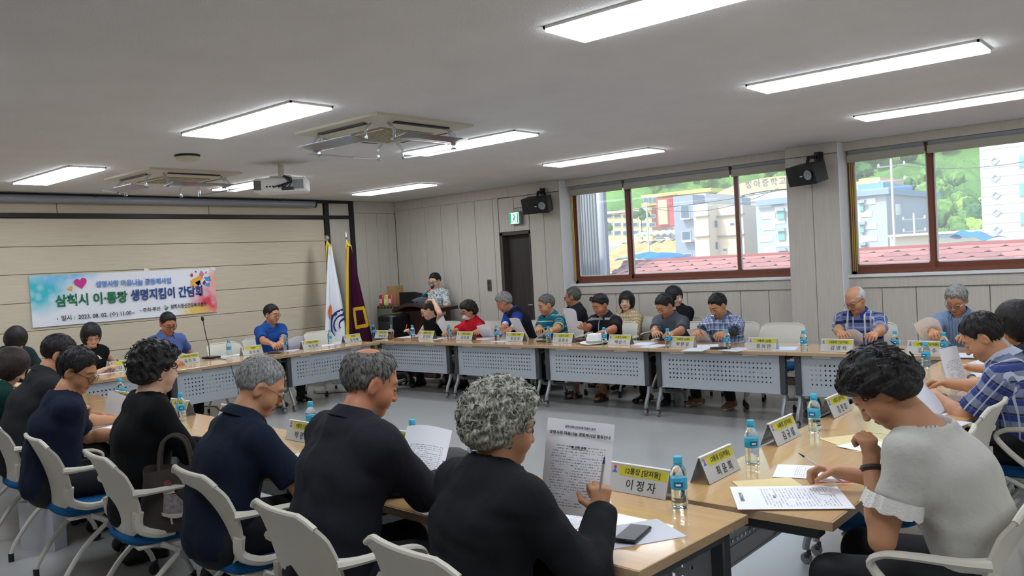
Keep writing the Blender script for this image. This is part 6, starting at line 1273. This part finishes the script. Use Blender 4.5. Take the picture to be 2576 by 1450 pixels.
# desk microphone
p = onz(530, 902, T); t = thing('desk_microphone', 'black gooseneck desk microphone on the banner wall row', 'microphone', p, PI/2); hq = onx(510, 805, -8.82)-p; hl = Matrix.Rotation(-PI/2, 3, 'Z') @ Vector(hq)
mb = MB(); mb.prism([(-.075, -.10), (.075, -.10), (.085, .0), (.07, .08), (-.07, .08), (-.085, 0)], 0, .022, 2); bs = part('base', mb, m_blackpl, t); mb = MB(); mb.box((0, -.05, .024), (.08, .03, .006)); part('button', mb, m_greypl, bs)
mb = MB(); mb.tube([(0, .02, .02), Vector((0, .02, .16)), hl*.55+Vector((0, 0, .0)), hl*.8, hl], .0055, 8); part('gooseneck', mb, MATS['dark steel'], t); mb = MB(); mb.lathe([(.009, -.02), (.016, 0), (.018, .025), (.012, .045), (0, .05)], 12, hl, hl.normalized().to_track_quat('Z', 'Y').to_matrix()); part('capsule', mb, m_blackpl, t)
mb = MB(); c0 = onz(548, 905, T); P = [onz(545, 903, T)+Vector((0, 0, .01)), onz(568, 905, T+.003), Vector((-8.44, 4.93, .66)), Vector((-8.40, 4.97, .4)), Vector((-8.42, 5.0, .1)), Vector((-8.6, 5.05, .006)), Vector((-9.2, 5.3, .006))]; mb.tube(P, .004, 6); tag(part('microphone_cable', mb, m_blackpl), 'black microphone cable hanging over the table front to the floor', 'cable')
# cables on the floor, by the banner wall
for k, P in enumerate(([(-10.3, 5.2), (-9.9, 5.5), (-9.4, 5.35), (-9.0, 5.7), (-9.5, 5.95)], [(-9.7, 6.9), (-9.4, 6.75), (-9.15, 6.95), (-8.95, 7.1)])):
    mb = MB(); pts = [Vector((a, b, .008)) for a, b in P]; fine = [pts[0].lerp(pts[1], 0)]
    for i in range(len(pts)-1):
        a0, a1, a2, a3 = pts[max(i-1, 0)], pts[i], pts[i+1], pts[min(i+2, len(pts)-1)]
        for j in range(1, 7): s = j/6; fine.append(.5*((2*a1)+(a2-a0)*s+(2*a0-5*a1+4*a2-a3)*s*s+(3*a1-a0-3*a2+a3)*s**3))
    mb.tube(fine, .007, 6); tag(part('power_cable', mb, M('dark cable', (60, 58, 56), .5)), ('dark cable coiled on the floor below the microphone table', 'dark cable on the floor in front of the white flag')[k], 'cable')
# tote bag on the chair and the white paper bag on the floor
bp = Vector((-3.80, 1.90, 0)); t = thing('tote_bag', 'dark grey canvas tote bag with a stitched doll standing on a chair', 'bag', (bp.x, bp.y, .45), R_(52))
m_tote = M('grey canvas', (66, 60, 54), .9, bump=(260, .001)); mb = MB(); mb.grid(lambda u, v: (.165*math.copysign(abs(math.cos(2*PI*u))**.6, math.cos(2*PI*u))*(1+.06*math.sin(v*5)-.05*v), (.055-.02*v)*math.copysign(abs(math.sin(2*PI*u))**.8, math.sin(2*PI*u))+.006*math.sin(9*u+6*v), .002+.30*v-.012*math.sin(4*PI*u)*v), 32, 10); mb.add([(.165*math.cos(a), .055*math.sin(a), .003) for a in np.linspace(0, 2*PI, 16, endpoint=False)], [tuple(range(16))]); part('body', mb, m_tote, t, 60)
for sy in (-1, 1): mb = MB(); mb.tube(curve([(-.07, sy*.035, .26), (-.07, sy*.03, .33), (-.05, sy*.025, .42), (0, sy*.02, .45), (.05, sy*.025, .42), (.07, sy*.03, .33), (.07, sy*.035, .26)], 4), .008, 8); part('handle', mb, m_tote, t)
dl = lambda name, poly, mat, y: (lambda mb: (mb.prism(poly, y-.002, y+.001, 1), part(name, mb, mat, t, 0)))(MB())
dl('doll_skirt', [(-.05, .185), (.0, .185), (.075, .10), (.05, .092), (.02, .085), (-.02, .088), (-.06, .098)], M('doll cloth', (140, 130, 132), .9, var=(60, .3)), -.060); dl('doll_hem', [(-.066, .104), (-.04, .094), (0, .09), (.04, .096), (.082, .108), (.07, .084), (.04, .076), (.0, .07), (-.03, .074), (-.062, .088)], M('doll lace', (204, 196, 182), .9), -.061); dl('doll_sleeve', [(-.055, .215), (-.01, .22), (.0, .19), (-.05, .185)], MATS['doll lace'], -.060); dl('doll_head', [(-.03+.018*math.cos(a), .235+.018*math.sin(a)) for a in np.linspace(0, 2*PI, 10, endpoint=False)], M('doll red', (120, 70, 62), .9), -.060)
for x in (-.025, .03): dl('doll_leg', [(x-.004, .075), (x+.004, .075), (x+.007, .045), (x-.002, .045)], MATS['doll lace'], -.060)
p = onz(112, 1380, 0); t = thing('paper_bag', 'white glossy paper bag standing on the floor between chairs', 'bag', p, R_(25)); mb = MB(); mb.prism([(-.13, -.05), (.13, -.05), (.13, .05), (-.13, .05)], 0, .30, 2); part('body', mb, M('glossy white paper', (196, 196, 204), .3), t, 0)
for sy in (-1, 1): mb = MB(); mb.tube([(-.05, sy*.05, .28), (-.045, sy*.045, .36), (.045, sy*.045, .36), (.05, sy*.05, .28)], .004, 6); part('cord_handle', mb, m_whitepl, t)
t = thing('handbag', 'black handbag hanging behind the chair of the woman in white', 'bag', (-.365, 2.97, .50), R_(88)); mb = MB(); mb.box((0, 0, .10), (.28, .10, .20), None, .03); part('body', mb, M('black leather bag', (18, 18, 22), .4), t); mb = MB(); mb.tube([(-.09, 0, .19), (-.08, 0, .30), (0, 0, .335), (.08, 0, .30), (.09, 0, .19)], .008, 8); part('handle', mb, M('black leather bag', (18, 18, 22), .4), t)
t = thing('power_strip', 'white power strip lying on the floor before the flags', 'power strip', onz(842, 953, 0), .4); mb = MB(); mb.box((0, 0, .02), (.20, .06, .04), None, .01); part('case', mb, m_whitepl, t)
for k in range(3): mb = MB(); mb.lathe([(.02, .04), (.02, .043), (.016, .042), (0, .038)], 12, (-.06+.06*k, 0, 0)); part('socket', mb, m_greypl, t)
# ================================================================ OUTSIDE THE WINDOWS
GZ = -5.0; ES = 2.4      # how far the town lies
def om(name, col, rough=.8, **k): return M(name, col, rough, spec=.2, **k)
m_ground = om('outside ground', (170, 160, 138), var=(.2, .15)); mb = MB(); mb.span((-420, 10.1, GZ-.5), (160, 300, GZ)); struct('ground', mb, m_ground)
m_forest = om('forest', (92, 136, 66), .95, var=(.035, .5), bump=(.2, 3.0))
rg = np.random.default_rng(5)
def hz(x, y):
    s = 0
    for a, b, c, d in ((.009, .006, .3, 16), (.021, .017, 1.7, 7), (.054, .042, .5, 4), (.13, .12, 2.2, 2.6), (.26, .23, 1.1, 1.9)): s += d*math.sin(a*x+c)*math.cos(b*y+c*2)
    return GZ + max(0, (y-250))*.42 + s*min(1, max(0, (y-240)/60))
mb = MB(); mb.grid(lambda u, v: Vector((-800+960*u, 240+360*v, hz(-800+960*u, 240+360*v))), 150, 64); struct('hill', mb, m_forest)
# red shingle roof just below the windows
rt = thing('shingle_roof', 'red shingle roof right outside the windows', 'roof', (0, 10.3, 1.0)); sl = Vector((0, 1.45, .53)); rl = sl.length; sd = sl.normalized(); nn = Vector((0, -sd.z, sd.y)); xl = ony(1524, 690, 11.2).x
mb = MB(); mb.add([Vector((xl, 0, -.02)), Vector((1.5, 0, -.02)), Vector((1.5, 1.45, .51)), Vector((xl, 1.45, .51)), Vector((xl, 2.9, -.02)), Vector((1.5, 2.9, -.02)), Vector((xl, 0, -.1)), Vector((1.5, 0, -.1))], [(0, 1, 2, 3), (3, 2, 5, 4), (6, 7, 1, 0)]); part('roof_deck', mb, om('roof deck', (150, 84, 76)), rt, 0)
m_shin = om('red shingle', (188, 132, 124), .9, var=(30, .12)); n_ = m_shin.node_tree.nodes; oi = n_.new('ShaderNodeObjectInfo'); hsv = n_.new('ShaderNodeHueSaturation'); mr = n_.new('ShaderNodeMapRange'); mr.inputs[3].default_value = .8; mr.inputs[4].default_value = 1.15
_src = n_['Principled BSDF'].inputs['Base Color'].links[0].from_socket; m_shin.node_tree.links.new(oi.outputs['Random'], mr.inputs[0]); m_shin.node_tree.links.new(mr.outputs[0], hsv.inputs['Value']); m_shin.node_tree.links.new(_src, hsv.inputs['Color']); m_shin.node_tree.links.new(hsv.outputs[0], n_['Principled BSDF'].inputs['Base Color'])
SW, SHH = .31, .16; mb = MB(); P = [(-SW/2, .1), (-SW/2, -.01), (-SW*.30, -SHH*.5), (SW*.30, -SHH*.5), (SW/2, -.01), (SW/2, .1)]; V = []
for th_ in (0, .006): V += [Vector((a, 0, 0))+sd*b+nn*(th_+.006*max(0, (.1-b)/.18)) for a, b in P]
mb.add(V, [tuple(range(6))[::-1], tuple(range(6, 12))]+[(i, (i+1) % 6, 6+(i+1) % 6, 6+i) for i in range(6)]); sme = mb.mesh('shingle', m_shin, 0)
nr = int(rl/SHH)+1
for j in range(nr-8, nr):
    x = xl+SW*(.5 if j % 2 else 1.0)
    while x < .9: obj('shingle', sme, rt, (x, 0, 0) + Vector((0, 0, 0)) if False else Vector((x, 0, 0))+sd*(j*SHH+.03)); x += SW
mb = MB(); mb.tube([Vector((xl, 1.45, .53)), Vector((1.5, 1.45, .53))], .035, 8); part('ridge_cap', mb, om('ridge', (170, 96, 88)), rt)
# grey ribbed side of the next building with a white downpipe
a = ony(1470, 560, 11.0); b = ony(1506, 560, 11.0); t = thing('neighbour_building', 'grey ribbed wall with a white downpipe close to the window', 'building', (0, 0, 0))
mb = MB(); mb.span((a.x-1.6, 11.0, GZ), (b.x, 11.25, 6)); part('wall', mb, om('grey render', (130, 140, 148)), t, 0)
for k in range(6): mb = MB(); xx = a.x-.05+(b.x-a.x)*k/5.2; mb.span((xx, 10.965, GZ), (xx+.03, 11.0, 6)); part('rib', mb, om('grey rib', (150, 160, 168)), t, 0)
mb = MB(); q = ony(1512, 560, 10.95); mb.tube([(q.x, 10.95, GZ), (q.x, 10.95, 6)], .055, 10); part('downpipe', mb, om('white pipe', (214, 222, 232), .5), t)
def blk(t, name, l, r, top, Y, dep, mat, bot=None, z0=GZ, pyc=560):
    p0 = ony(l, pyc, Y); p1 = ony(r, pyc, Y); zt = ony((l+r)/2, top, Y).z; zb = z0 if bot is None else ony((l+r)/2, bot, Y).z
    mb = MB(); mb.span((p0.x, Y, zb), (p1.x, Y+dep, zt)); return part(name, mb, mat, t, 0)
m_pane = om('building glass', (86, 110, 128), .15); m_paneg = om('green glass', (120, 186, 186), .15); m_wframe = om('building window frame', (168, 174, 180), .5)
def win(t, l, r, top, bot, Y, mat=None, frame=.10, name='window'):
    frame *= 1.1
    w = blk(t, name, l, r, top, Y-frame, frame*.9, m_wframe, bot, pyc=(top+bot)/2); e = (r-l)*.10
    blk(t, 'pane', l+e, r-e, top+e, Y-frame*1.25, frame*.3, mat or m_pane, bot-e, pyc=(top+bot)/2).parent = w; return w
# cream and grey building
Y = 45*ES; t = thing('office_building', 'grey and cream flat roofed building beyond the red roof', 'building')
m_gr = om('pale grey panel', (142, 156, 176)); m_cr = om('cream panel', (230, 214, 192)); m_ln = om('grey line', (140, 146, 152))
blk(t, 'grey_wing', 1697, 1746, 492, Y, 8*ES, m_gr, pyc=570); blk(t, 'cream_wing', 1746, 1782, 514, Y-.6*ES, 8*ES, m_cr, pyc=570); blk(t, 'cream_wing', 1782, 1870, 520, Y+.6*ES, 9*ES, om('cream panel shade', (224, 208, 188)), pyc=570); blk(t, 'stair_head', 1744, 1775, 488, Y+1.5*ES, 5*ES, om('stair head', (196, 202, 206)), 516, pyc=500)
for py in (543, 594): blk(t, 'string_course', 1746, 1782, py, Y-.75*ES, .2*ES, m_ln, py+2.5, pyc=py); blk(t, 'string_course', 1782, 1870, py-2, Y+.45*ES, .2*ES, m_ln, py+.5, pyc=py)
for l, r, a, b in ((1711, 1735, 516, 551), (1714, 1738, 581, 606), (1718, 1741, 637, 668)): win(t, l, r, a, b, Y)
for l, r, a, b in ((1711, 1722, 549, 553), (1723, 1735, 549, 552), (1715, 1726, 605, 610), (1727, 1738, 604, 609)): blk(t, 'open_sash', l, r, a, Y-.9, .8, om('open sash', (226, 214, 222)), b, pyc=(a+b)/2)
for l, r, a, b in ((1785, 1791, 554, 569), (1798, 1805, 555, 573), (1799, 1806, 609, 628), (1836, 1847, 561, 568), (1817, 1829, 625, 633)): win(t, l, r, a, b, Y+.6)
# school hall with the arched gable and its lettering
Y = 60*ES; t = thing('school_hall', 'school hall with a cream arched gable and lettering', 'building'); c = ony(1945, 500, Y); R0 = 4.6*ES; R1 = R0-.95*.9
m_ar = om('cream arch', (236, 216, 158)); m_in = om('pale blue panel', (190, 214, 226)); zc = ony(1945, 445, Y).z-R0*.62
def arc(R, n=24): return [(c.x+R*1.42*math.cos(a), zc+R*.62*math.sin(a)) for a in np.linspace(0, PI, n)]
mb = MB(); o_, i_ = arc(R0), [(c.x+(p[0]-c.x)*.94, zc-.15*ES+(p[1]-zc)*.72) for p in arc(R0)]
for k in range(23): mb.prism([o_[k], o_[k+1], i_[k+1], i_[k]], Y, Y+14*ES, 1)
part('arch_gable', mb, m_ar, t, 0)
for k in range(16): a = -1+k/8; mb = MB(); w_ = R0*1.34; x0 = c.x+a*w_*.98; hh = zc-.2*ES+R0*.44*math.sqrt(max(0, 1-(a+.06)**2)); mb.span((x0, Y+.3, GZ), (x0+w_*.122, Y+.5, max(hh, GZ+.5))); part('infill_panel', mb, m_in, t, 0)
blk(t, 'cornice', 1866, 2000, 497, Y-.3*ES, .6*ES, om('hall cornice', (226, 230, 232)), 503, pyc=500); blk(t, 'wall', 1866, 1910, 503, Y-.1*ES, 6*ES, om('hall wall', (206, 208, 214)), pyc=560)
for l, r, a, b in ((1876, 1884, 551, 568), (1893, 1899, 551, 564), (1879, 1888, 602, 624)): win(t, l, r, a, b, Y-.1)
zt = ony(1925, 462, Y).z; obj('lettering', text_mesh('청아중학교', .62*ES, om('sign grey', (120, 124, 126)), .03, 'CENTER', 0, 1.3), t, ony(1925, 461, Y-.06), (PI/2, 0, 0))
# checkered apartment
Y = 42*ES; t = thing('apartment_block', 'apartment block clad in white and grey checks', 'building'); m_c1 = om('clad white', (222, 228, 234)); m_c2 = om('clad grey', (172, 182, 194))
blk(t, 'core', 1903, 2232, 500, Y+.05*ES, 9*ES, m_c2, pyc=560); blk(t, 'roof_band', 1901, 2236, 488, Y-.2*ES, 9.5*ES, om('slate band', (140, 164, 190)), 503, pyc=500); blk(t, 'roof_house', 2160, 2214, 448, Y+2*ES, 4*ES, om('orange render', (226, 190, 140)), 462, pyc=455); blk(t, 'roof_wall', 2158, 2222, 462, Y+1*ES, 5*ES, om('blue render', (120, 168, 206)), 490, pyc=475)
x0 = ony(1908, 560, Y).x; x1 = ony(2230, 560, Y).x; cw = .72*ES; ch = .30*ES; zt = ony(1950, 506, Y).z; mb = MB(); mb.box((0, 0, 0), (cw*.98, .06, ch*.97)); pm = {0: mb.mesh('cladding_panel', m_c1, 0)}; n = int((x1-x0)/cw); rows = 15
for j in range(rows):
    for i in range(n):
        if (i+j) % 2 or (3 < i < n-4): continue
        obj('cladding_panel', pm[0], t, (x0+(i+.5)*cw+(.2*ES if j % 3 else 0), Y+.08, zt-(j+.5)*ch))
for l, r, a, b in ((1954, 1973, 532, 553), (1957, 1975, 583, 606), (1959, 1978, 632, 650), (2162, 2172, 512, 532), (2164, 2174, 566, 586), (2165, 2176, 618, 634)):
    w = win(t, l, r, a, b, Y, m_paneg, .16); mb = MB(); p0 = ony(l, a, Y-.2); p1 = ony(r, a, Y-.2); mb.prism([(p0.x-.1, p0.z), (p1.x+.1, p0.z), ((p0.x+p1.x)/2+.45, p0.z+.35), ((p0.x+p1.x)/2-.45, p0.z+.35)], Y-.5, Y, 1); part('arched_hood', mb, om('hood grey', (160, 172, 182)), t, 0)
# yellow school with the red stair tower
Y = 92*ES; t = thing('school_building', 'long yellow banded school with a red stair tower', 'building'); m_ye = om('school cream', (226, 204, 146)); m_yr = om('school yellow', (232, 216, 120)); m_rd = om('school red', (206, 84, 84))
blk(t, 'left_wing', 1505, 1640, 532, Y, 8*ES, m_ye, pyc=565); blk(t, 'right_wing', 1615, 1790, 503, Y+3*ES, 8*ES, om('school grey', (190, 196, 206)), pyc=540); blk(t, 'parapet', 1505, 1640, 528, Y-.5*ES, 9*ES, om('school pale', (232, 220, 176)), 534, pyc=530)
blk(t, 'roof_edge', 1612, 1705, 487, Y+1.5*ES, 10*ES, m_yr, 494, pyc=490); blk(t, 'roof_edge', 1705, 1788, 477, Y+1.4*ES, 10*ES, m_yr, 486, pyc=482); blk(t, 'spandrel', 1614, 1652, 513, Y+2*ES, .8*ES, om('school orange', (228, 180, 70)), 518, pyc=515); blk(t, 'spandrel', 1614, 1652, 522, Y+2*ES, .8*ES, m_ye, 530, pyc=525); blk(t, 'spandrel', 1614, 1652, 548, Y+2*ES, .8*ES, m_ye, 556, pyc=550)
for a, b in ((540, 549), (560, 571), (580, 592)):
    for l in range(1522, 1640, 22): win(t, l, l+17, a, b, Y, None, .25)
for a, b in ((496, 511), (531, 545), (556, 567)):
    for l in range(1618, 1650, 12): win(t, l, l+10, a, b, Y+3, None, .25)
blk(t, 'stair_tower', 1652, 1700, 498, Y-1*ES, 3*ES, m_rd, 569, pyc=535); blk(t, 'stair_window', 1656, 1678, 503, Y-1.3*ES, .4*ES, om('stair panel', (206, 196, 150)), 565, pyc=535)
for k in range(4): win(t, 1659, 1666, 510+14*k, 518+14*k, Y-1.3, None, .2); win(t, 1668, 1675, 510+14*k, 518+14*k, Y-1.3, None, .2)
for k in range(5): blk(t, 'fin', 1680+4*k, 1682+4*k, 500, Y-1.4*ES, .5*ES, m_rd, 516, pyc=508)
win(t, 1684, 1696, 524, 552, Y-1, om('stair glass', (80, 96, 120), .2), .3)
# canopy, cars, fence and bank below the school
Y = 72*ES; t = thing('car_canopy', 'white wavy car park canopy below the school', 'canopy'); p0 = ony(1586, 588, Y); p1 = ony(1700, 588, Y); zt = ony(1640, 582, Y).z
mb = MB(); mb.grid(lambda u, v: (p0.x+(p1.x-p0.x)*u, Y+6*v, zt+.3*math.sin(u*PI*14)-.8*(1-v)), 56, 2, .06); part('roof_sheet', mb, om('white sheet', (222, 236, 244)), t)
for k in range(6): mb = MB(); xx = p0.x+(p1.x-p0.x)*(k+.5)/6; mb.tube([(xx, Y+3, GZ), (xx, Y+3, zt-.2)], .08, 6); part('post', mb, m_ln, t)
TZ = ony(1575, 617, 64*ES).z
mb = MB(); mb.span((-400, 62*ES, GZ-.2), (ony(1720, 617, 70*ES).x, 104*ES, TZ)); struct('terrace', mb, om('yard asphalt', (176, 176, 172)))
def car(px, py, Y, col, label, L=4.3):
    p = ony(px, py, Y); p.z = TZ; t = thing('car', label, 'car', (p.x, Y, p.z)); mb = MB(); prof = [(-L/2, .35), (L/2, .35), (L/2, .75), (L*.30, .95), (L*.16, 1.42), (-L*.28, 1.45), (-L*.44, .95), (-L/2, .85)]; mb.prism(prof, 0, 1.7, 1); part('body', mb, om('car '+str(col), col, .3), t, 0)
    mb = MB(); mb.prism([(L*.27, .97), (L*.15, 1.36), (-L*.26, 1.38), (-L*.40, .97)], -.02, 1.72, 1); part('glazing', mb, m_pane, t, 0)
    for sx in (-.32, .32): mb = MB(); mb.lathe([(.32, -.02), (.32, 1.72)], 14, (sx*L, 0, .32), Matrix.Rotation(-PI/2, 3, 'X')); part('wheel_pair', mb, m_blackpl, t)
car(1664, 613, 68*ES, (226, 232, 238), 'white car parked before the wavy canopy'); car(1526, 606, 70*ES, (220, 224, 230), 'pale car by the yellow school end')
Y = 64*ES; t = thing('fence', 'white picket fence along the school yard', 'fence'); p0 = ony(1516, 612, Y); p1 = ony(1640, 612, Y); zb = ony(1575, 618, Y).z; zt = ony(1575, 607, Y).z; m_fn = om('white fence', (222, 228, 236))
for z in (zb+.2, zt-.15): mb = MB(); mb.span((p0.x, Y, z), (p1.x, Y+.1, z+.18)); part('rail', mb, m_fn, t, 0)
mb = MB(); mb.span((-.12, -.08, zb), (.12, 0, zt)); pk = mb.mesh('picket', m_fn, 0)
for k in range(36): obj('picket', pk, t, (p0.x+(p1.x-p0.x)*(k+.5)/36, Y, 0))
t = thing('earth_bank', 'sandy earth bank with sparse grass below the fence', 'bank'); p0 = ony(1505, 630, 58*ES); p1 = ony(1720, 630, 58*ES); z1 = TZ+.1
mb = MB(); mb.grid(lambda u, v: (p0.x+(p1.x-p0.x)*u, (46+15.7*v)*ES, GZ+(z1-GZ)*v+.5*math.sin(31*u+9*v)*math.sin(5*v+17*u)), 60, 10); part('slope', mb, om('sandy earth', (206, 172, 116), var=(.5, .25)), t)
mb = MB(); mb.grid(lambda u, v: (p0.x+(p1.x-p0.x)*u, (61.6+1.5*v)*ES, z1+.1+.3*math.sin(50*u)), 60, 3); part('grass_edge', mb, om('dry grass', (150, 160, 120), var=(1, .3)), t)
# sheds with blue tarpaulins
def shed(l, r, top, mid, Y, label, wall):
    t = thing('shed', label, 'shed'); p0 = ony(l, mid, Y); p1 = ony(r, mid, Y); zt = ony((l+r)/2, top, Y).z; zm = p0.z
    mb = MB(); mb.span((p0.x+.2, Y, GZ), (p1.x-.2, Y+7, min(p0.z, p1.z)-.02)); part('walls', mb, wall, t, 0)
    mb = MB(); mb.grid(lambda u, v: (p0.x+(p1.x-p0.x)*u, Y-.6+8*v, zm+(p1.z-p0.z)*u+(zt-zm)*(1-abs(2*v-1)*.4)*(.35+.65*math.sin(PI*min(1, u*1.1)))+.1*math.sin(17*u+5*v)), 20, 8, .05); part('tarpaulin', mb, om('blue tarpaulin', (34, 132, 206), .5), t); return t
shed(1556, 1648, 634, 660, 26*ES, 'shed under a bright blue tarpaulin beyond the red roof', om('shed cream', (216, 206, 170))); shed(2352, 2480, 578, 606, 28*ES, 'shed under a blue tarpaulin beside the white tower block', om('shed white', (222, 222, 220)))
t = thing('low_house', 'low house with a pinkish flat roof behind the tarpaulin shed', 'house'); blk(t, 'roof', 2234, 2478, 584, 34*ES, 14, om('pinkish roof', (206, 188, 178)), 590, pyc=588); blk(t, 'wall', 2238, 2476, 590, 34.4*ES, 12, om('house wall', (206, 204, 196)), pyc=600)
# white tower block with diamond vents
Y = 33*ES; t = thing('tower_block', 'tall white tower block with diamond vents and green windows', 'building'); blk(t, 'wall', 2468, 2700, 250, Y, 9*ES, om('tower white', (222, 228, 234)), pyc=480)
for k in range(12): blk(t, 'panel_joint', 2468, 2700, 340+24*k, Y-.02*ES, .03*ES, om('tower joint', (196, 204, 212)), 341+24*k, pyc=350+24*k)
for k in range(6):
    p = ony(2502+1.6*k, 404+43.6*k-0, Y-.06); mb = MB(); mb.lathe([(.38, -.07), (.38, .07), (.22, .07), (.22, -.07)], 4, p, Matrix.Rotation(PI/2, 3, 'X')); part('diamond_vent', mb, om('vent frame', (170, 176, 180)), t, 0); p = ony(2560+2*k, 388+74*k, Y)
    if k < 4: win(t, 2561+2*k, 2592+2*k, 386+73*k, 421+73*k, Y, m_paneg, .12)
# poles
def pole(px, top, bot, Y, label, arms=True):
    p = ony(px, bot, Y); q = ony(px, top, Y); t = thing('utility_pole', label, 'utility pole', (p.x, Y, GZ)); mb = MB(); mb.tube([(0, 0, 0), (0, 0, q.z-GZ)], [.12, .09], 10); part('mast', mb, om('concrete', (196, 196, 186)), t)
    if arms:
        for dz in (.6, 1.8): mb = MB(); mb.box((0, 0, q.z-GZ-dz), (2.2, .1, .1)); a_ = part('crossarm', mb, m_ln, t, 0); [part('insulator', MB().lathe([(.08, 0), (.1, .1), (.05, .25)], 8, (x*1.8, 0, q.z-GZ-dz+.04)), m_whitepl, a_) for x in (-.55, 0, .55)]
        mb = MB(); mb.lathe([(.25, -.45), (.28, 0), (.25, .45)], 12, (.45, 0, q.z-GZ-4.2)); part('transformer', mb, om('transformer grey', (150, 158, 164)), t)
    return t, Vector((p.x, Y, q.z-.5))
_, pa = pole(2251, 398, 628, 30*ES, 'concrete utility pole before the green hillside'); _, pb = pole(2302, 536, 622, 37*ES, 'short utility pole right of the taller one'); _, pc = pole(1634, 508, 660, 32*ES, 'slim utility pole in front of the yellow school', False)
for k, (a, b) in enumerate(((pa, Vector((-4, 70, pa.z+.3))), (pa, Vector((-62, 82, pa.z-.2))), (pc, Vector((-80, 79, pc.z+.1))), (pc, Vector((-31, 74, pc.z+.3))))): mb = MB(); mb.tube([a.lerp(b, s)-Vector((0, 0, 1.2*4*s*(1-s))) for s in np.linspace(0, 1, 9)], .03, 5); tag(part('power_line', mb, m_blackpl), 'thin overhead power line slung from a utility pole', 'power line', 'overhead lines')
# trees
def crown_mesh(name, seed, mat, blobs=7):
    rr = np.random.default_rng(seed); Q = Sdf()
    for k in range(blobs): d = rr.normal(size=3)*V3(.42, .42, .32); Q.ell(d, V3(1, 1, .85)*rr.uniform(.38, .62), None, .12)
    h = .07; ax = axes_for(*Q.bounds(), h); D = Q.field(ax, h)+.05*wob(ax, 14, seed)+.03*wob(ax, 30, seed+1); v, q = surface_nets(D, ax); return np_mesh(name, v, q, mat)
lv = {k: om('leaves '+k, c, .95, var=(5, .4), bump=(12, .08)) for k, c in (('dark', (66, 110, 62)), ('mid', (104, 146, 74)), ('light', (146, 178, 84)), ('rust', (150, 112, 96)))}
crowns = {(k, s): crown_mesh('crown', s*7+len(k), lv[k]) for k in lv for s in (0, 1)}; mb = MB(); mb.tube([(0, 0, 0), (.05, 0, .6), (0, 0, 1)], [.06, .05, .04], 7); trunk_me = mb.mesh('trunk', om('bark', (96, 80, 66)))
def tree(px, py, Y, r, kind, label, group=None):
    Y *= ES; r *= ES; p = ony(px, py, Y); z0 = max(GZ, hz(p.x, Y)) if Y > 245 else GZ; t = thing('tree', label, 'tree', (p.x, Y, z0), rg.uniform(0, 6), group); zc_ = p.z if Y < 245 else z0+r*1.3; p.z = zc_; cr = obj('crown', crowns[(kind, int(rg.integers(2)))], t, (0, 0, p.z-z0)); cr.scale = (r, r, r*1.05); tr = obj('trunk', trunk_me, t); hgt = max(p.z-z0, .3); tr.scale = (r*1.4, r*1.4, hgt)
tree(1613, 540, 80, .75, 'dark', 'round dark green tree in front of the yellow school'); tree(1519, 572, 76, .7, 'dark', 'dark tree at the left end of the school'); tree(2292, 548, 62, 1.2, 'rust', 'reddish brown tree behind the utility poles')
for px, py, Y, r, k in ((2385, 558, 72, 1.5, 'mid'), (2432, 540, 78, 1.5, 'dark'), (2456, 520, 86, 1.6, 'light'), (2405, 585, 66, 1.0, 'mid'), (2460, 570, 68, 1.1, 'light'), (2352, 578, 75, 1.3, 'mid'), (2262, 590, 62, .9, 'light'), (2318, 595, 60, .9, 'mid')): tree(px, py, Y, r, k, 'leafy bush on the slope behind the tarpaulin shed', 'bushes behind the shed')
for k in range(72):
    px = rg.uniform(1500, 1990) if k % 2 else rg.uniform(2150, 2560); py = rg.uniform(420, 520)-(.0572*(px-1700)) + (0 if k % 2 else -10); Y = rg.uniform(108, 165); p = ony(px, py, Y)
    tree(px, min(py, 520), Y, rg.uniform(1.3, 2.3), ('mid', 'light', 'dark', 'mid')[k % 4], 'tree of the wooded hillside beyond the school', 'hillside trees')
